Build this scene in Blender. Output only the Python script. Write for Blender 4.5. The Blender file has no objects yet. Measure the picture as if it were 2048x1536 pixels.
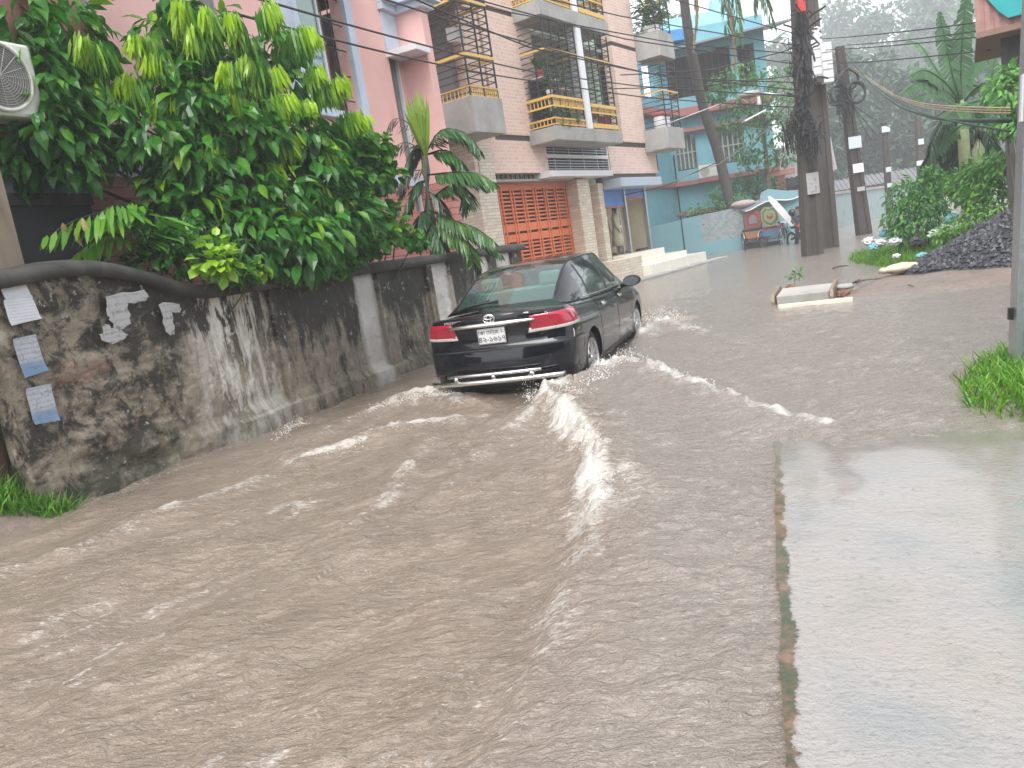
import bpy, bmesh, math, random
import numpy as np
from mathutils import Vector, Matrix

# ------------------------------------------------------------------ camera, sky, sun, exposure
S = bpy.context.scene
COL = S.collection
R_ = math.radians
CAM_H, PITCH, ROLL, FPX = 1.42, 0.166, -0.157, 1540.0      # metres, radians, radians, pixels of the 2048 px wide photo
_f = np.array([0, math.cos(PITCH), -math.sin(PITCH)])
_r0 = np.array([1.0, 0, 0])
_u0 = np.cross(_r0, _f)
_r = math.cos(ROLL) * _r0 + math.sin(ROLL) * _u0
_u = -math.sin(ROLL) * _r0 + math.cos(ROLL) * _u0
CAMP = np.array([0.0, 0.0, CAM_H])
cd = bpy.data.cameras.new('camera')
cam = bpy.data.objects.new('camera', cd)
COL.objects.link(cam)
cam.matrix_world = Matrix(((_r[0], _u[0], -_f[0], 0), (_r[1], _u[1], -_f[1], 0), (_r[2], _u[2], -_f[2], CAM_H), (0, 0, 0, 1)))
cd.sensor_fit = 'HORIZONTAL'
cd.sensor_width = 36
cd.lens = FPX / 2048 * 36
cd.clip_start = 0.05
cd.clip_end = 3000
S.camera = cam

SUN_EL, SUN_AZ = R_(58), R_(200)
W = bpy.data.worlds.new('World')
S.world = W
W.use_nodes = True
nt = W.node_tree
sky = nt.nodes.new('ShaderNodeTexSky')
sky.sky_type = 'NISHITA'
sky.sun_disc = False
sky.sun_elevation = SUN_EL
sky.sun_rotation = SUN_AZ
sky.air_density = 1.0
sky.dust_density = 1.5
sky.ozone_density = 1.0
hs = nt.nodes.new('ShaderNodeHueSaturation')                 # overcast: the blue is washed out of the sky
hs.inputs['Saturation'].default_value = 0.16
nt.links.new(sky.outputs[0], hs.inputs['Color'])
bg = nt.nodes['Background']
bg.inputs['Strength'].default_value = 0.10
nt.links.new(hs.outputs[0], bg.inputs['Color'])
sl = bpy.data.lights.new('sun', 'SUN')
sl.energy = 1.0
sl.angle = R_(40)
sl.color = (1.0, 0.97, 0.92)
so = bpy.data.objects.new('sun', sl)
COL.objects.link(so)
so.rotation_euler = (math.pi / 2 - SUN_EL, 0, math.pi - SUN_AZ + 0.0)
S.view_settings.view_transform = 'Standard'
S.view_settings.look = 'None'
S.view_settings.gamma = 1.0
S.view_settings.exposure = 2.02
S.render.engine = 'CYCLES'
S.cycles.max_bounces = 8
S.cycles.diffuse_bounces = 3
S.cycles.glossy_bounces = 4
S.cycles.transmission_bounces = 6
S.cycles.transparent_max_bounces = 12
S.cycles.volume_bounces = 1
S.cycles.use_denoising = True
S.cycles.caustics_reflective = False
S.cycles.caustics_refractive = False
HAZE = 0.0029
rng = np.random.default_rng(7)
random.seed(7)

# ------------------------------------------------------------------ pixels of the photo -> points of the street
def ray(px, py):
    a = np.array([(px - 1024) / FPX, (768 - py) / FPX, 1.0])
    return a[0] * _r + a[1] * _u + a[2] * _f
def atz(px, py, z=0.0):
    d = ray(px, py)
    return CAMP + d * ((z - CAM_H) / d[2])
def atD(px, py, D):
    d = ray(px, py)
    return CAMP + d * (D / math.hypot(d[0], d[1]))

# ------------------------------------------------------------------ numpy noise
_perm = rng.permutation(256)
_perm = np.concatenate([_perm, _perm])
_grad = rng.uniform(-1, 1, 256)
def vnoise(x, y):
    xi = np.floor(x).astype(int); yi = np.floor(y).astype(int)
    xf = x - xi; yf = y - yi
    u = xf * xf * (3 - 2 * xf); v = yf * yf * (3 - 2 * yf)
    def g(a, b):
        return _grad[_perm[(_perm[a & 255] + b) & 255]]
    return (g(xi, yi) * (1 - u) + g(xi + 1, yi) * u) * (1 - v) + (g(xi, yi + 1) * (1 - u) + g(xi + 1, yi + 1) * u) * v
def fbm(x, y, o=4):
    s = 0; a = 1.0; t = 0
    for k in range(o):
        s = s + a * vnoise(x * 2 ** k + 17.3 * k, y * 2 ** k - 9.1 * k); t += a; a *= 0.5
    return s / t
def smooth(e0, e1, x):
    t = np.clip((x - e0) / (e1 - e0), 0, 1)
    return t * t * (3 - 2 * t)

# ------------------------------------------------------------------ object helpers
def tag(o, label=None, cat=None, group=None, kind=None):
    if label: o['label'] = label
    if cat: o['category'] = cat
    if group: o['group'] = group
    if kind: o['kind'] = kind
    return o
def empty(name, label, cat, loc=(0, 0, 0), rz=0.0, group=None):
    o = bpy.data.objects.new(name, None)
    o.empty_display_size = 0.2
    COL.objects.link(o)
    o.location = loc
    o.rotation_euler = (0, 0, rz)
    return tag(o, label, cat, group)
def copy_tree(o, parent=None):
    c = o.copy(); COL.objects.link(c)
    if parent is not None: c.parent = parent
    for ch in list(o.children): copy_tree(ch, c)
    return c
def rot(a):
    c, s = math.cos(a), math.sin(a)
    return np.array([[c, -s, 0], [s, c, 0], [0, 0, 1]])

class MB:
    """collects shapes and links them as ONE mesh object"""
    def __init__(s):
        s.v = []; s.f = []; s.m = []; s.n = 0
    def add(s, verts, faces, mi=0):
        s.v.extend([tuple(map(float, p)) for p in verts])
        s.f.extend([tuple(int(i) + s.n for i in f) for f in faces]); s.m.extend([mi] * len(faces))
        s.n = len(s.v)
        return s
    def box(s, x0, x1, y0, y1, z0, z1, mi=0):
        P = [(x0, y0, z0), (x1, y0, z0), (x1, y1, z0), (x0, y1, z0), (x0, y0, z1), (x1, y0, z1), (x1, y1, z1), (x0, y1, z1)]
        return s.add(P, [(0, 3, 2, 1), (4, 5, 6, 7), (0, 1, 5, 4), (1, 2, 6, 5), (2, 3, 7, 6), (3, 0, 4, 7)], mi)
    def obox(s, c, d, sx, sy, sz, mi=0, up=(0, 0, 1)):
        """box centred at c, its x axis along d"""
        d = np.array(d, float); d /= np.linalg.norm(d); up = np.array(up, float)
        y = np.cross(up, d); y /= np.linalg.norm(y); z = np.cross(d, y); c = np.array(c, float)
        P = [c + d * a * sx / 2 + y * b * sy / 2 + z * e * sz / 2 for e in (-1, 1) for a, b in ((-1, -1), (1, -1), (1, 1), (-1, 1))]
        return s.add(P, [(0, 3, 2, 1), (4, 5, 6, 7), (0, 1, 5, 4), (1, 2, 6, 5), (2, 3, 7, 6), (3, 0, 4, 7)], mi)
    def tube(s, pts, rad, n=8, caps=True, mi=0):
        pts = np.array(pts, float); k = len(pts)
        rad = [rad] * k if np.isscalar(rad) else rad
        T = np.gradient(pts, axis=0) if k > 2 else np.array([pts[1] - pts[0]] * 2)
        ref = np.array([0, 0, 1.0]); V = []
        for i in range(k):
            t = T[i] / (np.linalg.norm(T[i]) + 1e-9)
            a = np.cross(t, ref)
            if np.linalg.norm(a) < 0.05: a = np.cross(t, [1, 0, 0])
            a /= np.linalg.norm(a); b = np.cross(a, t)
            for j in range(n):
                w = 2 * math.pi * j / n
                V.append(pts[i] + rad[i] * (a * math.cos(w) + b * math.sin(w)))
        F = [(i * n + j, i * n + (j + 1) % n, (i + 1) * n + (j + 1) % n, (i + 1) * n + j) for i in range(k - 1) for j in range(n)]
        if caps:
            F.append(tuple(range(n))[::-1]); F.append(tuple((k - 1) * n + j for j in range(n)))
        return s.add(V, F, mi)
    def rings(s, rings, closed=True, caps=True, mi=0):
        n = len(rings[0]); k = len(rings)
        V = [p for r in rings for p in r]; m = n if closed else n - 1
        F = [(i * n + j, i * n + (j + 1) % n, (i + 1) * n + (j + 1) % n, (i + 1) * n + j) for i in range(k - 1) for j in range(m)]
        if caps and closed:
            F.append(tuple(range(n))[::-1]); F.append(tuple((k - 1) * n + j for j in range(n)))
        return s.add(V, F, mi)
    def prism(s, poly, o, ax, ay, n, h, mi=0):
        """polygon (2D points) in the frame o, ax, ay, pushed by h along n"""
        o, ax, ay, n = (np.array(q, float) for q in (o, ax, ay, n)); k = len(poly)
        a = [o + ax * p[0] + ay * p[1] for p in poly]; b = [q + n * h for q in a]
        return s.add(a + b, [tuple(range(k))[::-1], tuple(range(k, 2 * k))] + [(i, (i + 1) % k, k + (i + 1) % k, k + i) for i in range(k)], mi)
    def ball(s, c, r, n=10, m=7, mi=0):
        rx, ry, rz = (r, r, r) if np.isscalar(r) else r
        rg = [[(c[0] + rx * math.sin(t) * math.cos(2 * math.pi * j / n), c[1] + ry * math.sin(t) * math.sin(2 * math.pi * j / n), c[2] - rz * math.cos(t)) for j in range(n)] for t in np.linspace(0.08, math.pi - 0.08, m)]
        return s.rings(rg, mi=mi)
    def wall(s, u0, u1, z0, z1, v0, v1, holes=(), mi=0):
        """wall slab with real openings (ua, ub, za, zb)"""
        zs = sorted({z0, z1, *[h[2] for h in holes], *[h[3] for h in holes]}); zs = [z for z in zs if z0 <= z <= z1]
        for a, b in zip(zs[:-1], zs[1:]):
            cut = sorted((max(h[0], u0), min(h[1], u1)) for h in holes if h[2] <= a + 1e-6 and h[3] >= b - 1e-6)
            x = u0
            for p, q in cut:
                if p > x + 1e-4: s.box(x, p, v0, v1, a, b, mi)
                x = max(x, q)
            if u1 > x + 1e-4: s.box(x, u1, v0, v1, a, b, mi)
        return s
    def build(s, name, mat, parent=None, smooth=False, loc=None, rz=None, bevel=0, sub=0):
        me = bpy.data.meshes.new(name)
        me.from_pydata(s.v, [], s.f)
        mats = mat if isinstance(mat, (list, tuple)) else [mat]
        for q in mats: me.materials.append(q)
        if len(mats) > 1: me.polygons.foreach_set('material_index', s.m)
        if smooth: me.polygons.foreach_set('use_smooth', [True] * len(s.f))
        me.update()
        o = bpy.data.objects.new(name, me); COL.objects.link(o)
        if parent is not None: o.parent = parent
        if loc is not None: o.location = loc
        if rz is not None: o.rotation_euler = (0, 0, rz)
        if bevel:
            b = o.modifiers.new('b', 'BEVEL'); b.width = bevel; b.segments = 2; b.limit_method = 'ANGLE'
        if sub:
            b = o.modifiers.new('s', 'SUBSURF'); b.levels = sub; b.render_levels = sub
        return o

def mesh_np(name, V, F, mat, parent=None, smooth=True, attrs=None):
    """one mesh from numpy arrays; F is (n, 3 or 4)"""
    me = bpy.data.meshes.new(name)
    V = np.asarray(V, np.float32); F = np.asarray(F, np.int32); k = F.shape[1]
    me.vertices.add(len(V)); me.vertices.foreach_set('co', V.ravel())
    me.loops.add(F.size); me.loops.foreach_set('vertex_index', F.ravel())
    me.polygons.add(len(F)); me.polygons.foreach_set('loop_start', np.arange(0, F.size, k, dtype=np.int32))
    me.polygons.foreach_set('use_smooth', np.full(len(F), smooth))
    for kx, a in (attrs or {}).items():
        at = me.attributes.new(kx, 'FLOAT', 'POINT'); at.data.foreach_set('value', np.asarray(a, np.float32))
    me.update(calc_edges=True)
    for q in (mat if isinstance(mat, (list, tuple)) else [mat]): me.materials.append(q)
    o = bpy.data.objects.new(name, me); COL.objects.link(o)
    if parent is not None: o.parent = parent
    return o
def grid_faces(nr, nc):
    i = np.arange(nr - 1)[:, None] * nc + np.arange(nc - 1)[None, :]
    return np.stack([i, i + 1, i + nc + 1, i + nc], -1).reshape(-1, 4)

# ------------------------------------------------------------------ materials
class N:
    """tiny node-graph helper"""
    def __init__(s, name):
        s.m = bpy.data.materials.new(name); s.m.use_nodes = True
        s.t = s.m.node_tree; s.p = s.t.nodes['Principled BSDF']; s.out = s.t.nodes['Material Output']
    def n(s, ty, **kw):
        nd = s.t.nodes.new('ShaderNode' + ty)
        for k, v in kw.items(): setattr(nd, k, v)
        return nd
    def l(s, a, b): s.t.links.new(a, b)
    def setv(s, sock, v):
        if hasattr(v, 'is_output') or isinstance(v, bpy.types.NodeSocket): s.l(v, sock)
        else:
            if isinstance(v, (tuple, list)) and len(v) == 3 and sock.type == 'RGBA': v = (*v, 1)
            sock.default_value = v
    def coord(s, kind='Object', scale=(1, 1, 1), rotz=0.0):
        c = s.n('TexCoord'); mp = s.n('Mapping'); s.l(c.outputs[kind], mp.inputs[0])
        mp.inputs['Scale'].default_value = scale; mp.inputs['Rotation'].default_value = (0, 0, rotz)
        return mp.outputs[0]
    def facade(s, su=1.0, sz=1.0):
        """(x + y, z) of the object as a flat coordinate"""
        c = s.n('TexCoord'); x = s.n('SeparateXYZ'); s.l(c.outputs['Object'], x.inputs[0])
        a = s.math('ADD', x.outputs[0], x.outputs[1]); cb = s.n('CombineXYZ')
        s.l(s.math('MULTIPLY', a, su), cb.inputs[0]); s.l(s.math('MULTIPLY', x.outputs[2], sz), cb.inputs[1])
        return cb.outputs[0]
    def noise(s, vec, scale, detail=4, rough=0.6, dist=0.0):
        nd = s.n('TexNoise'); s.l(vec, nd.inputs['Vector'])
        nd.inputs['Scale'].default_value = scale; nd.inputs['Detail'].default_value = detail
        nd.inputs['Roughness'].default_value = rough; nd.inputs['Distortion'].default_value = dist
        return nd.outputs['Fac']
    def math(s, op, a, b=0.5, c=None):
        nd = s.n('Math', operation=op); s.setv(nd.inputs[0], a); s.setv(nd.inputs[1], b)
        if c is not None: s.setv(nd.inputs[2], c)
        return nd.outputs[0]
    def ramp(s, fac, stops):
        nd = s.n('ValToRGB'); s.l(fac, nd.inputs[0]); e = nd.color_ramp.elements
        while len(e) < len(stops): e.new(0.5)
        for q, (p, c) in zip(e, stops):
            q.position = p; q.color = (*c, 1) if not np.isscalar(c) else (c, c, c, 1)
        return nd.outputs[0]
    def mix(s, fac, a, b):
        nd = s.n('Mix', data_type='RGBA'); s.setv(nd.inputs[0], fac); s.setv(nd.inputs[6], a); s.setv(nd.inputs[7], b)
        return nd.outputs[2]
    def bump(s, h, st=0.3, dist=0.01, prev=None):
        nd = s.n('Bump'); nd.inputs['Strength'].default_value = st; nd.inputs['Distance'].default_value = dist
        s.l(h, nd.inputs['Height'])
        if prev is not None: s.l(prev, nd.inputs['Normal'])
        return nd.outputs[0]
    def set(s, color=None, rough=None, normal=None, metal=None, **kw):
        if color is not None: s.setv(s.p.inputs['Base Color'], color)
        if rough is not None: s.setv(s.p.inputs['Roughness'], rough)
        if normal is not None: s.l(normal, s.p.inputs['Normal'])
        if metal is not None: s.setv(s.p.inputs['Metallic'], metal)
        for k, v in kw.items(): s.setv(s.p.inputs[k.replace('_', ' ')], v)
        return s.m
def sc(c, k): return tuple(min(1.0, x * k) for x in c)

_M = {}
def plain(name, c, rough=0.6, var=0.18, scale=6.0, bump=0.15, bscale=60.0, metal=0.0, **kw):
    """painted / concrete / plastic surface with uneven tone and a fine grain"""
    if name in _M: return _M[name]
    g = N(name); v = g.coord()
    f = g.noise(v, scale, 5, 0.65)
    col = g.ramp(f, [(0.25, sc(c, 1 - var)), (0.75, sc(c, 1 + var))])
    fine = g.noise(v, bscale, 3)
    m = g.set(col, g.ramp(f, [(0.3, min(1, rough * 0.85)), (0.7, min(1, rough * 1.15))]), g.bump(fine, bump, 0.004) if bump else None, metal, **kw)
    _M[name] = m
    return m
def stained(name, c, dark=(0.05, 0.05, 0.045), amount=0.5, rough=0.75, streak=(1.3, 0.25), bump=0.25, c2=None, wet=0.0):
    """plaster or concrete with rain streaks running down"""
    if name in _M: return _M[name]
    g = N(name); fv = g.facade(*streak); v = g.coord()
    st = g.noise(fv, 3.0, 6, 0.65, 0.6); bl = g.noise(v, 1.7, 5, 0.6); fine = g.noise(v, 45, 4, 0.7)
    base = g.mix(g.ramp(bl, [(0.35, 0.0), (0.65, 1.0)]), c, c2 or sc(c, 0.75))
    k = g.math('MULTIPLY', g.ramp(g.math('ADD', g.math('MULTIPLY', st, 0.65), g.math('MULTIPLY', bl, 0.35)), [(0.62 - amount * 0.35, 0.0), (0.80 - amount * 0.3, 1.0)]), min(1.0, 0.55 + amount * 0.5))
    col = g.mix(k, base, dark)
    m = g.set(col, rough - wet, g.bump(fine, bump, 0.006))
    _M[name] = m
    return m
def leafmat(name, dark, mid, young, trans=0.28, rough=0.35):
    """leaf colour from each leaf's age, a little light passing through"""
    g = N(name); a = g.n('Attribute'); a.attribute_name = 'age'
    v = g.coord(); nz = g.noise(v, 9.0, 3)
    f = g.math('ADD', a.outputs['Fac'], g.math('MULTIPLY', g.math('SUBTRACT', nz, 0.5), 0.25))
    col = g.ramp(f, [(0.0, dark), (0.45, mid), (1.0, young)])
    g.set(col, rough)
    g.p.inputs['Specular IOR Level'].default_value = 0.5
    tr = g.n('BsdfTranslucent'); g.l(col, tr.inputs[0])
    mx = g.n('MixShader'); mx.inputs[0].default_value = trans
    g.l(g.p.outputs[0], mx.inputs[1]); g.l(tr.outputs[0], mx.inputs[2]); g.l(mx.outputs[0], g.out.inputs[0])
    return g.m
# ------------------------------------------------------------------ the setting: ground, flood water, pavement
def inside_dist(X, Y, poly):
    """distance into a polygon (negative outside)"""
    poly = np.array(poly, float); d = np.full(X.shape, 1e9); ins = np.zeros(X.shape, bool)
    for a, b in zip(poly, np.roll(poly, -1, 0)):
        e = b - a; t = np.clip(((X - a[0]) * e[0] + (Y - a[1]) * e[1]) / (e @ e), 0, 1)
        d = np.minimum(d, np.hypot(X - a[0] - t * e[0], Y - a[1] - t * e[1]))
        c = ((a[1] > Y) != (b[1] > Y)) & (X < (b[0] - a[0]) * (Y - a[1]) / (b[1] - a[1] + 1e-12) + a[0])
        ins ^= c
    return np.where(ins, d, -d)
WALL_O, WALL_YAW = np.array([-3.75, 5.65, 0.0]), 0.41
WD = np.array([math.sin(WALL_YAW), math.cos(WALL_YAW), 0.0]); WN = np.array([-math.cos(WALL_YAW), math.sin(WALL_YAW), 0.0])
def wallp(u, v, z=0.0): return WALL_O + WD * u + WN * v + np.array([0, 0, z])
BANK = [(5.0, 11.35), (5.9, 12.6), (7.4, 14.6), (8.3, 17.2), (8.9, 19.4), (11.5, 20.8), (17, 22.5), (30, 26), (60, 30), (60, 4), (14, 6.5), (8.0, 9.6), (6.4, 10.6)]
_g = [wallp(0.3, 0.3), wallp(10.9, 0.3), wallp(11.5, 9), wallp(-6, 9), wallp(-6, -0.2), wallp(0.15, -0.1)]
GARDEN = [(p[0], p[1]) for p in _g]
VERGE = [(2.95, 4.75), (3.3, 5.7), (4.2, 6.4), (9, 5.5), (9, 1.5), (3.6, 3.1), (3.05, 4.1)]
def land(X, Y):
    z = np.full(X.shape, -0.22)
    d = inside_dist(X, Y, BANK)
    z = np.maximum(z, -0.22 + 0.27 * smooth(-0.9, 0.35, d) + 0.30 * smooth(0.4, 3.5, d) + 0.04 * fbm(X * 1.7, Y * 1.7) * smooth(-0.6, 0.2, d))
    d = inside_dist(X, Y, GARDEN)
    z = np.maximum(z, -0.22 + 0.42 * smooth(-0.5, 0.4, d))
    d = inside_dist(X, Y, VERGE)
    z = np.maximum(z, -0.22 + 0.26 * smooth(-0.35, 0.1, d) + 0.10 * smooth(0.0, 1.0, d))
    return z + 0.012 * fbm(X * 3, Y * 3)
na, nr = 300, 330
A = np.linspace(R_(-72), R_(72), na); Rr = np.concatenate([np.linspace(0.6, 30, 230), 30 * np.exp(np.linspace(0.02, math.log(9), 100))])
RR, AA = np.meshgrid(Rr, A, indexing='ij')
X, Y = RR * np.sin(AA), RR * np.cos(AA) - 0.3
Z = land(X, Y)
g = N('wet_soil'); v = g.coord(); n1 = g.noise(v, 0.9, 6, 0.65); n2 = g.noise(v, 14, 5, 0.7)
soil = g.mix(g.ramp(n1, [(0.4, 0.0), (0.62, 1.0)]), (0.20, 0.165, 0.14), (0.27, 0.205, 0.175))
M_SOIL = g.set(g.mix(g.ramp(n2, [(0.35, 0.0), (0.7, 0.7)]), soil, (0.12, 0.09, 0.075)), g.ramp(n1, [(0.35, 0.18), (0.6, 0.6)]), g.bump(n2, 0.5, 0.03))
tag(mesh_np('ground', np.stack([X, Y, Z], -1).reshape(-1, 3), grid_faces(nr, na), M_SOIL), kind='structure')

# --- car placement, needed by the wake
CAR_P, CAR_YAW = np.array([0.201, 8.793, -0.165]), 0.369
CH = np.array([math.sin(CAR_YAW), math.cos(CAR_YAW)]); CR = np.array([math.cos(CAR_YAW), -math.sin(CAR_YAW)])
def carxy(x, y): return CAR_P[:2] + CR * x + CH * y

na, nr = 620, 680
A = np.linspace(R_(-44), R_(46), na); Rr = np.concatenate([1.35 * np.exp(np.linspace(0, math.log(16 / 1.35), 560)), 16 * np.exp(np.linspace(0.01, math.log(10), 120))])
RR, AA = np.meshgrid(Rr, A, indexing='ij')
X, Y = RR * np.sin(AA), RR * np.cos(AA)
H = np.zeros_like(X); FOAM = np.zeros_like(X); MASK = np.zeros_like(X)
def ridge(px, hs, w_in, w_out, foam, fw, flip=1, z=0.06, fo=0.0):
    """a wave crest along a line of the street: gentle flank w_in on one side, steep flank w_out on the other"""
    global H, FOAM
    P = np.array([atz(a, b, z)[:2] for a, b in px]); best = np.full(X.shape, 1e9); D = np.zeros_like(X); HH = np.zeros_like(X); FF = np.zeros_like(X)
    wob = 0.07 * fbm(X * 2.3, Y * 2.3, 3)
    # smooth the crest line
    t = np.linspace(0, len(P) - 1, 4 * len(P)); i0 = np.clip(t.astype(int), 0, len(P) - 2); q = t - i0
    def cr(V):
        V = np.array(V, float); a = V[np.clip(i0 - 1, 0, len(V) - 1)]; b = V[i0]; c = V[i0 + 1]; d = V[np.clip(i0 + 2, 0, len(V) - 1)]
        k = q if V.ndim == 1 else q[:, None]
        return 0.5 * (2 * b + (c - a) * k + (2 * a - 5 * b + 4 * c - d) * k ** 2 + (3 * b - a - 3 * c + d) * k ** 3)
    P, hs, foam = cr(P), cr(hs), cr(foam)
    for i in range(len(P) - 1):
        a, b = P[i], P[i + 1]; e = b - a; L = e @ e
        tr = ((X - a[0]) * e[0] + (Y - a[1]) * e[1]) / L
        tt = np.clip(tr, 0, 1); dx, dy = X - a[0] - tt * e[0], Y - a[1] - tt * e[1]
        d = np.hypot(dx, dy); s = np.sign(e[0] * dy - e[1] * dx) * flip; m = d < best
        best = np.where(m, d, best); D = np.where(m, d * s, D)
        HH = np.where(m, hs[i] + (hs[i + 1] - hs[i]) * tt, HH); FF = np.where(m, foam[i] + (foam[i + 1] - foam[i]) * tt, FF)
    D = D + wob
    prof = np.where(D > 0, np.exp(-(D / w_in) ** 2 * 1.2), np.exp(-(D / w_out) ** 2 * 1.2))
    H = H + np.clip(HH, 0, None) * prof
    FOAM = np.maximum(FOAM, np.clip(FF, 0, 1.5) * np.maximum(np.exp(-((D - fo) / fw) ** 2), 0.42 * np.exp(-((D - fo - .5 * fw) / (2.8 * fw)) ** 2)))
# wake of the car
ridge([(1090, 772), (1150, 830), (1190, 895), (1210, 985), (1183, 1090), (1125, 1200), (1078, 1300), (1015, 1420), (930, 1536)],
      [.10, .15, .16, .14, .11, .09, .07, .055, .04], 0.75, 0.13, [1.2, 1.3, 1.3, 1.2, .5, .42, .4, .35, .3], 0.15, 1, 0.10, -0.05)
ridge([(1200, 742), (1250, 725), (1330, 745), (1450, 782), (1600, 825), (1700, 845)], [.12, .13, .11, .085, .06, .03], 0.55, 0.13, [1.5, 1.4, 1.1, .95, .85, .5], 0.10, -1, 0.08)
ridge([(1276, 668), (1318, 642), (1370, 655), (1450, 672), (1560, 705)], [.10, .11, .085, .06, .02], 0.6, 0.16, [1.5, 1.4, .8, .4, .2], 0.15, -1, 0.06)
ridge([(915, 782), (830, 782), (740, 812), (660, 850), (590, 893)], [.13, .14, .11, .08, .04], 0.16, 0.4, [.95, 1.0, .75, .5, .4], 0.14, 1, 0.08)
ridge([(910, 822), (830, 838), (710, 882), (600, 915), (480, 962), (300, 1030), (150, 1090), (0, 1132)], [.06, .075, .065, .055, .05, .05, .045, .045], 0.16, 0.35, [1.0, .98, .78, .64, .62, .58, .55, .5], 0.11, 1, 0.05)
ridge([(870, 870), (815, 940), (765, 1005), (690, 1060), (560, 1130)], [.03, .05, .045, .03, .02], 0.12, 0.3, [.55, .65, .55, .35, .2], 0.10, 1, 0.03)
ridge([(1130, 780), (1090, 800), (1020, 850), (950, 905), (860, 985), (700, 1100)], [.10, .07, .05, .045, .04, .03], 0.10, 0.4, [1.3, .9, .55, .45, .4, .3], 0.09, 1, 0.06)
for px, h, f in (([(-60, 1300), (180, 1190), (420, 1110), (640, 1050)], .030, .42), ([(60, 1420), (300, 1290), (520, 1190), (760, 1090)], .032, .45),
                 ([(-40, 1536), (230, 1400), (520, 1290), (800, 1180)], .03, .38), ([(380, 1536), (640, 1380), (900, 1240)], .028, .34), ([(-60, 1215), (200, 1120), (470, 1030)], .025, .36),
                 ([(560, 1460), (760, 1340), (1010, 1190)], .022, .32)):
    ridge(px, [0, h, h, 0.3 * h][:len(px)], 0.14, 0.3, [f * .3, f * .55, f * .55, f * .3][:len(px)], 0.13, 1, 0.0)  # thin froth plus wave-top reflection, both painted as foam
# trough behind and under the car, still water nearer the wall
lx = (X - CAR_P[0]) * CR[0] + (Y - CAR_P[1]) * CR[1]; ly = (X - CAR_P[0]) * CH[0] + (Y - CAR_P[1]) * CH[1]
H -= 0.10 * np.exp(-((lx + 0.15) / 0.75) ** 2 - ((ly + 1.15) / 0.8) ** 2)
H -= 0.05 * np.exp(-((lx + 1.7) / 0.5) ** 2 - ((ly + 1.6) / 2.5) ** 2)
under = smooth(0.95, 0.7, np.abs(lx)) * smooth(-0.9, -0.5, ly) * smooth(4.0, 3.6, ly)
H = H * (1 - under) - 0.02 * under
# chop: streaked along the wake on the road, small ripples on the open water
E1 = atz(700, 1120)[:2] - atz(250, 1300)[:2]; E1 /= np.linalg.norm(E1); E2 = np.array([-E1[1], E1[0]])
a1, a2 = X * E1[0] + Y * E1[1], X * E2[0] + Y * E2[1]
side = inside_dist(X, Y, [tuple(atz(a, b)[:2]) for a, b in ((905, 700), (1150, 800), (1230, 985), (1130, 1230), (1000, 1500), (900, 1700), (-700, 1700), (-500, 1010), (100, 1005), (500, 880))])
rough = smooth(-0.5, 0.3, side); near = np.exp(-RR / 14)
wx, wy = 0.25 * fbm(X * 1.3, Y * 1.3, 2), 0.25 * fbm(X * 1.3 + 40, Y * 1.3, 2)
H += rough * (0.062 * fbm((a1 + wx) * 1.1, (a2 + wy) * 2.8, 4) + 0.013 * fbm((a1 + wx) * 5, (a2 + wy) * 13, 3) + near * 0.008 * fbm((a1 + wx) * 11, (a2 + wy) * 20, 3))
right = 1 - rough
H += right * near * (0.020 * fbm((X + wx) * 2.1, (Y + wy) * 2.6, 4) + 0.014 * fbm((a1 + wx) * 5, (a2 + wy) * 8.0, 3) + 0.020 * fbm((a1 + wx) * 10, (a2 + wy) * 13.0, 3))
H += (0.006 * fbm(X * 1.1, Y * 1.6, 3) + 0.008 * fbm(X * 3.1, Y * 4.6, 3)) * smooth(6, 14, RR)
H += (0.065 * fbm(X * 6, Y * 6, 4) + 0.03 * fbm(X * 19, Y * 19, 2)) * np.clip(FOAM, 0, 1.3) ** 1.5 * np.clip(H * 14, 0.15, 1)
FOAM = FOAM * (0.72 + 0.75 * fbm(X * 5, Y * 5, 3))
bub = fbm((a1 + wx) * 6, (a2 + wy) * 15, 4)
FOAM = np.maximum(FOAM, rough * 0.36 * smooth(0.0, 0.45, bub) * (0.5 + 0.9 * smooth(-0.2, 0.3, fbm(X * 1.2, Y * 1.2, 3))))
FOAM = np.maximum(FOAM, right * near * 0.14)  # low foam level lightens open water in place of reflections off wavelets
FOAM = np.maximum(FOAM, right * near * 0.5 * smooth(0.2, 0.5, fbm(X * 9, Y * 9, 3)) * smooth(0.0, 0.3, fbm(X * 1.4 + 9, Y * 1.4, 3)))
FOAM = np.maximum(FOAM, 0.35 * smooth(0.14, 0.04, np.abs((X - WALL_O[0]) * WN[0] + (Y - WALL_O[1]) * WN[1] + 0.1)) * ((X - WALL_O[0]) * WD[0] + (Y - WALL_O[1]) * WD[1] > 0))
g = N('muddy_water'); v = g.coord()
at = g.n('Attribute'); at.attribute_name = 'foam'; ar = g.n('Attribute'); ar.attribute_name = 'rough'
ang = math.atan2(E1[1], E1[0])
vs = g.coord('Object', (1, 2.6, 1), -ang)
d1 = g.noise(vs, 9, 5, 0.65, 0.8); d2 = g.noise(vs, 30, 4, 0.65, 0.5); d3 = g.noise(v, 3.0, 4, 0.6)
vf = g.coord('Object', (1, 2.2, 1), -ang)
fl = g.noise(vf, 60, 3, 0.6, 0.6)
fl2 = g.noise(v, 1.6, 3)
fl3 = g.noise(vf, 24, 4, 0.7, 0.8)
foam_glint = g.math('MULTIPLY', g.math('MAXIMUM', g.ramp(fl, [(0.61, 0.0), (0.71, 0.9)]), g.ramp(fl3, [(0.60, 0.0), (0.76, 0.75)])), g.ramp(fl2, [(0.38, 0.25), (0.62, 1.0)]))  # foam bits and wavelet glints painted together as pale flecks
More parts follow.
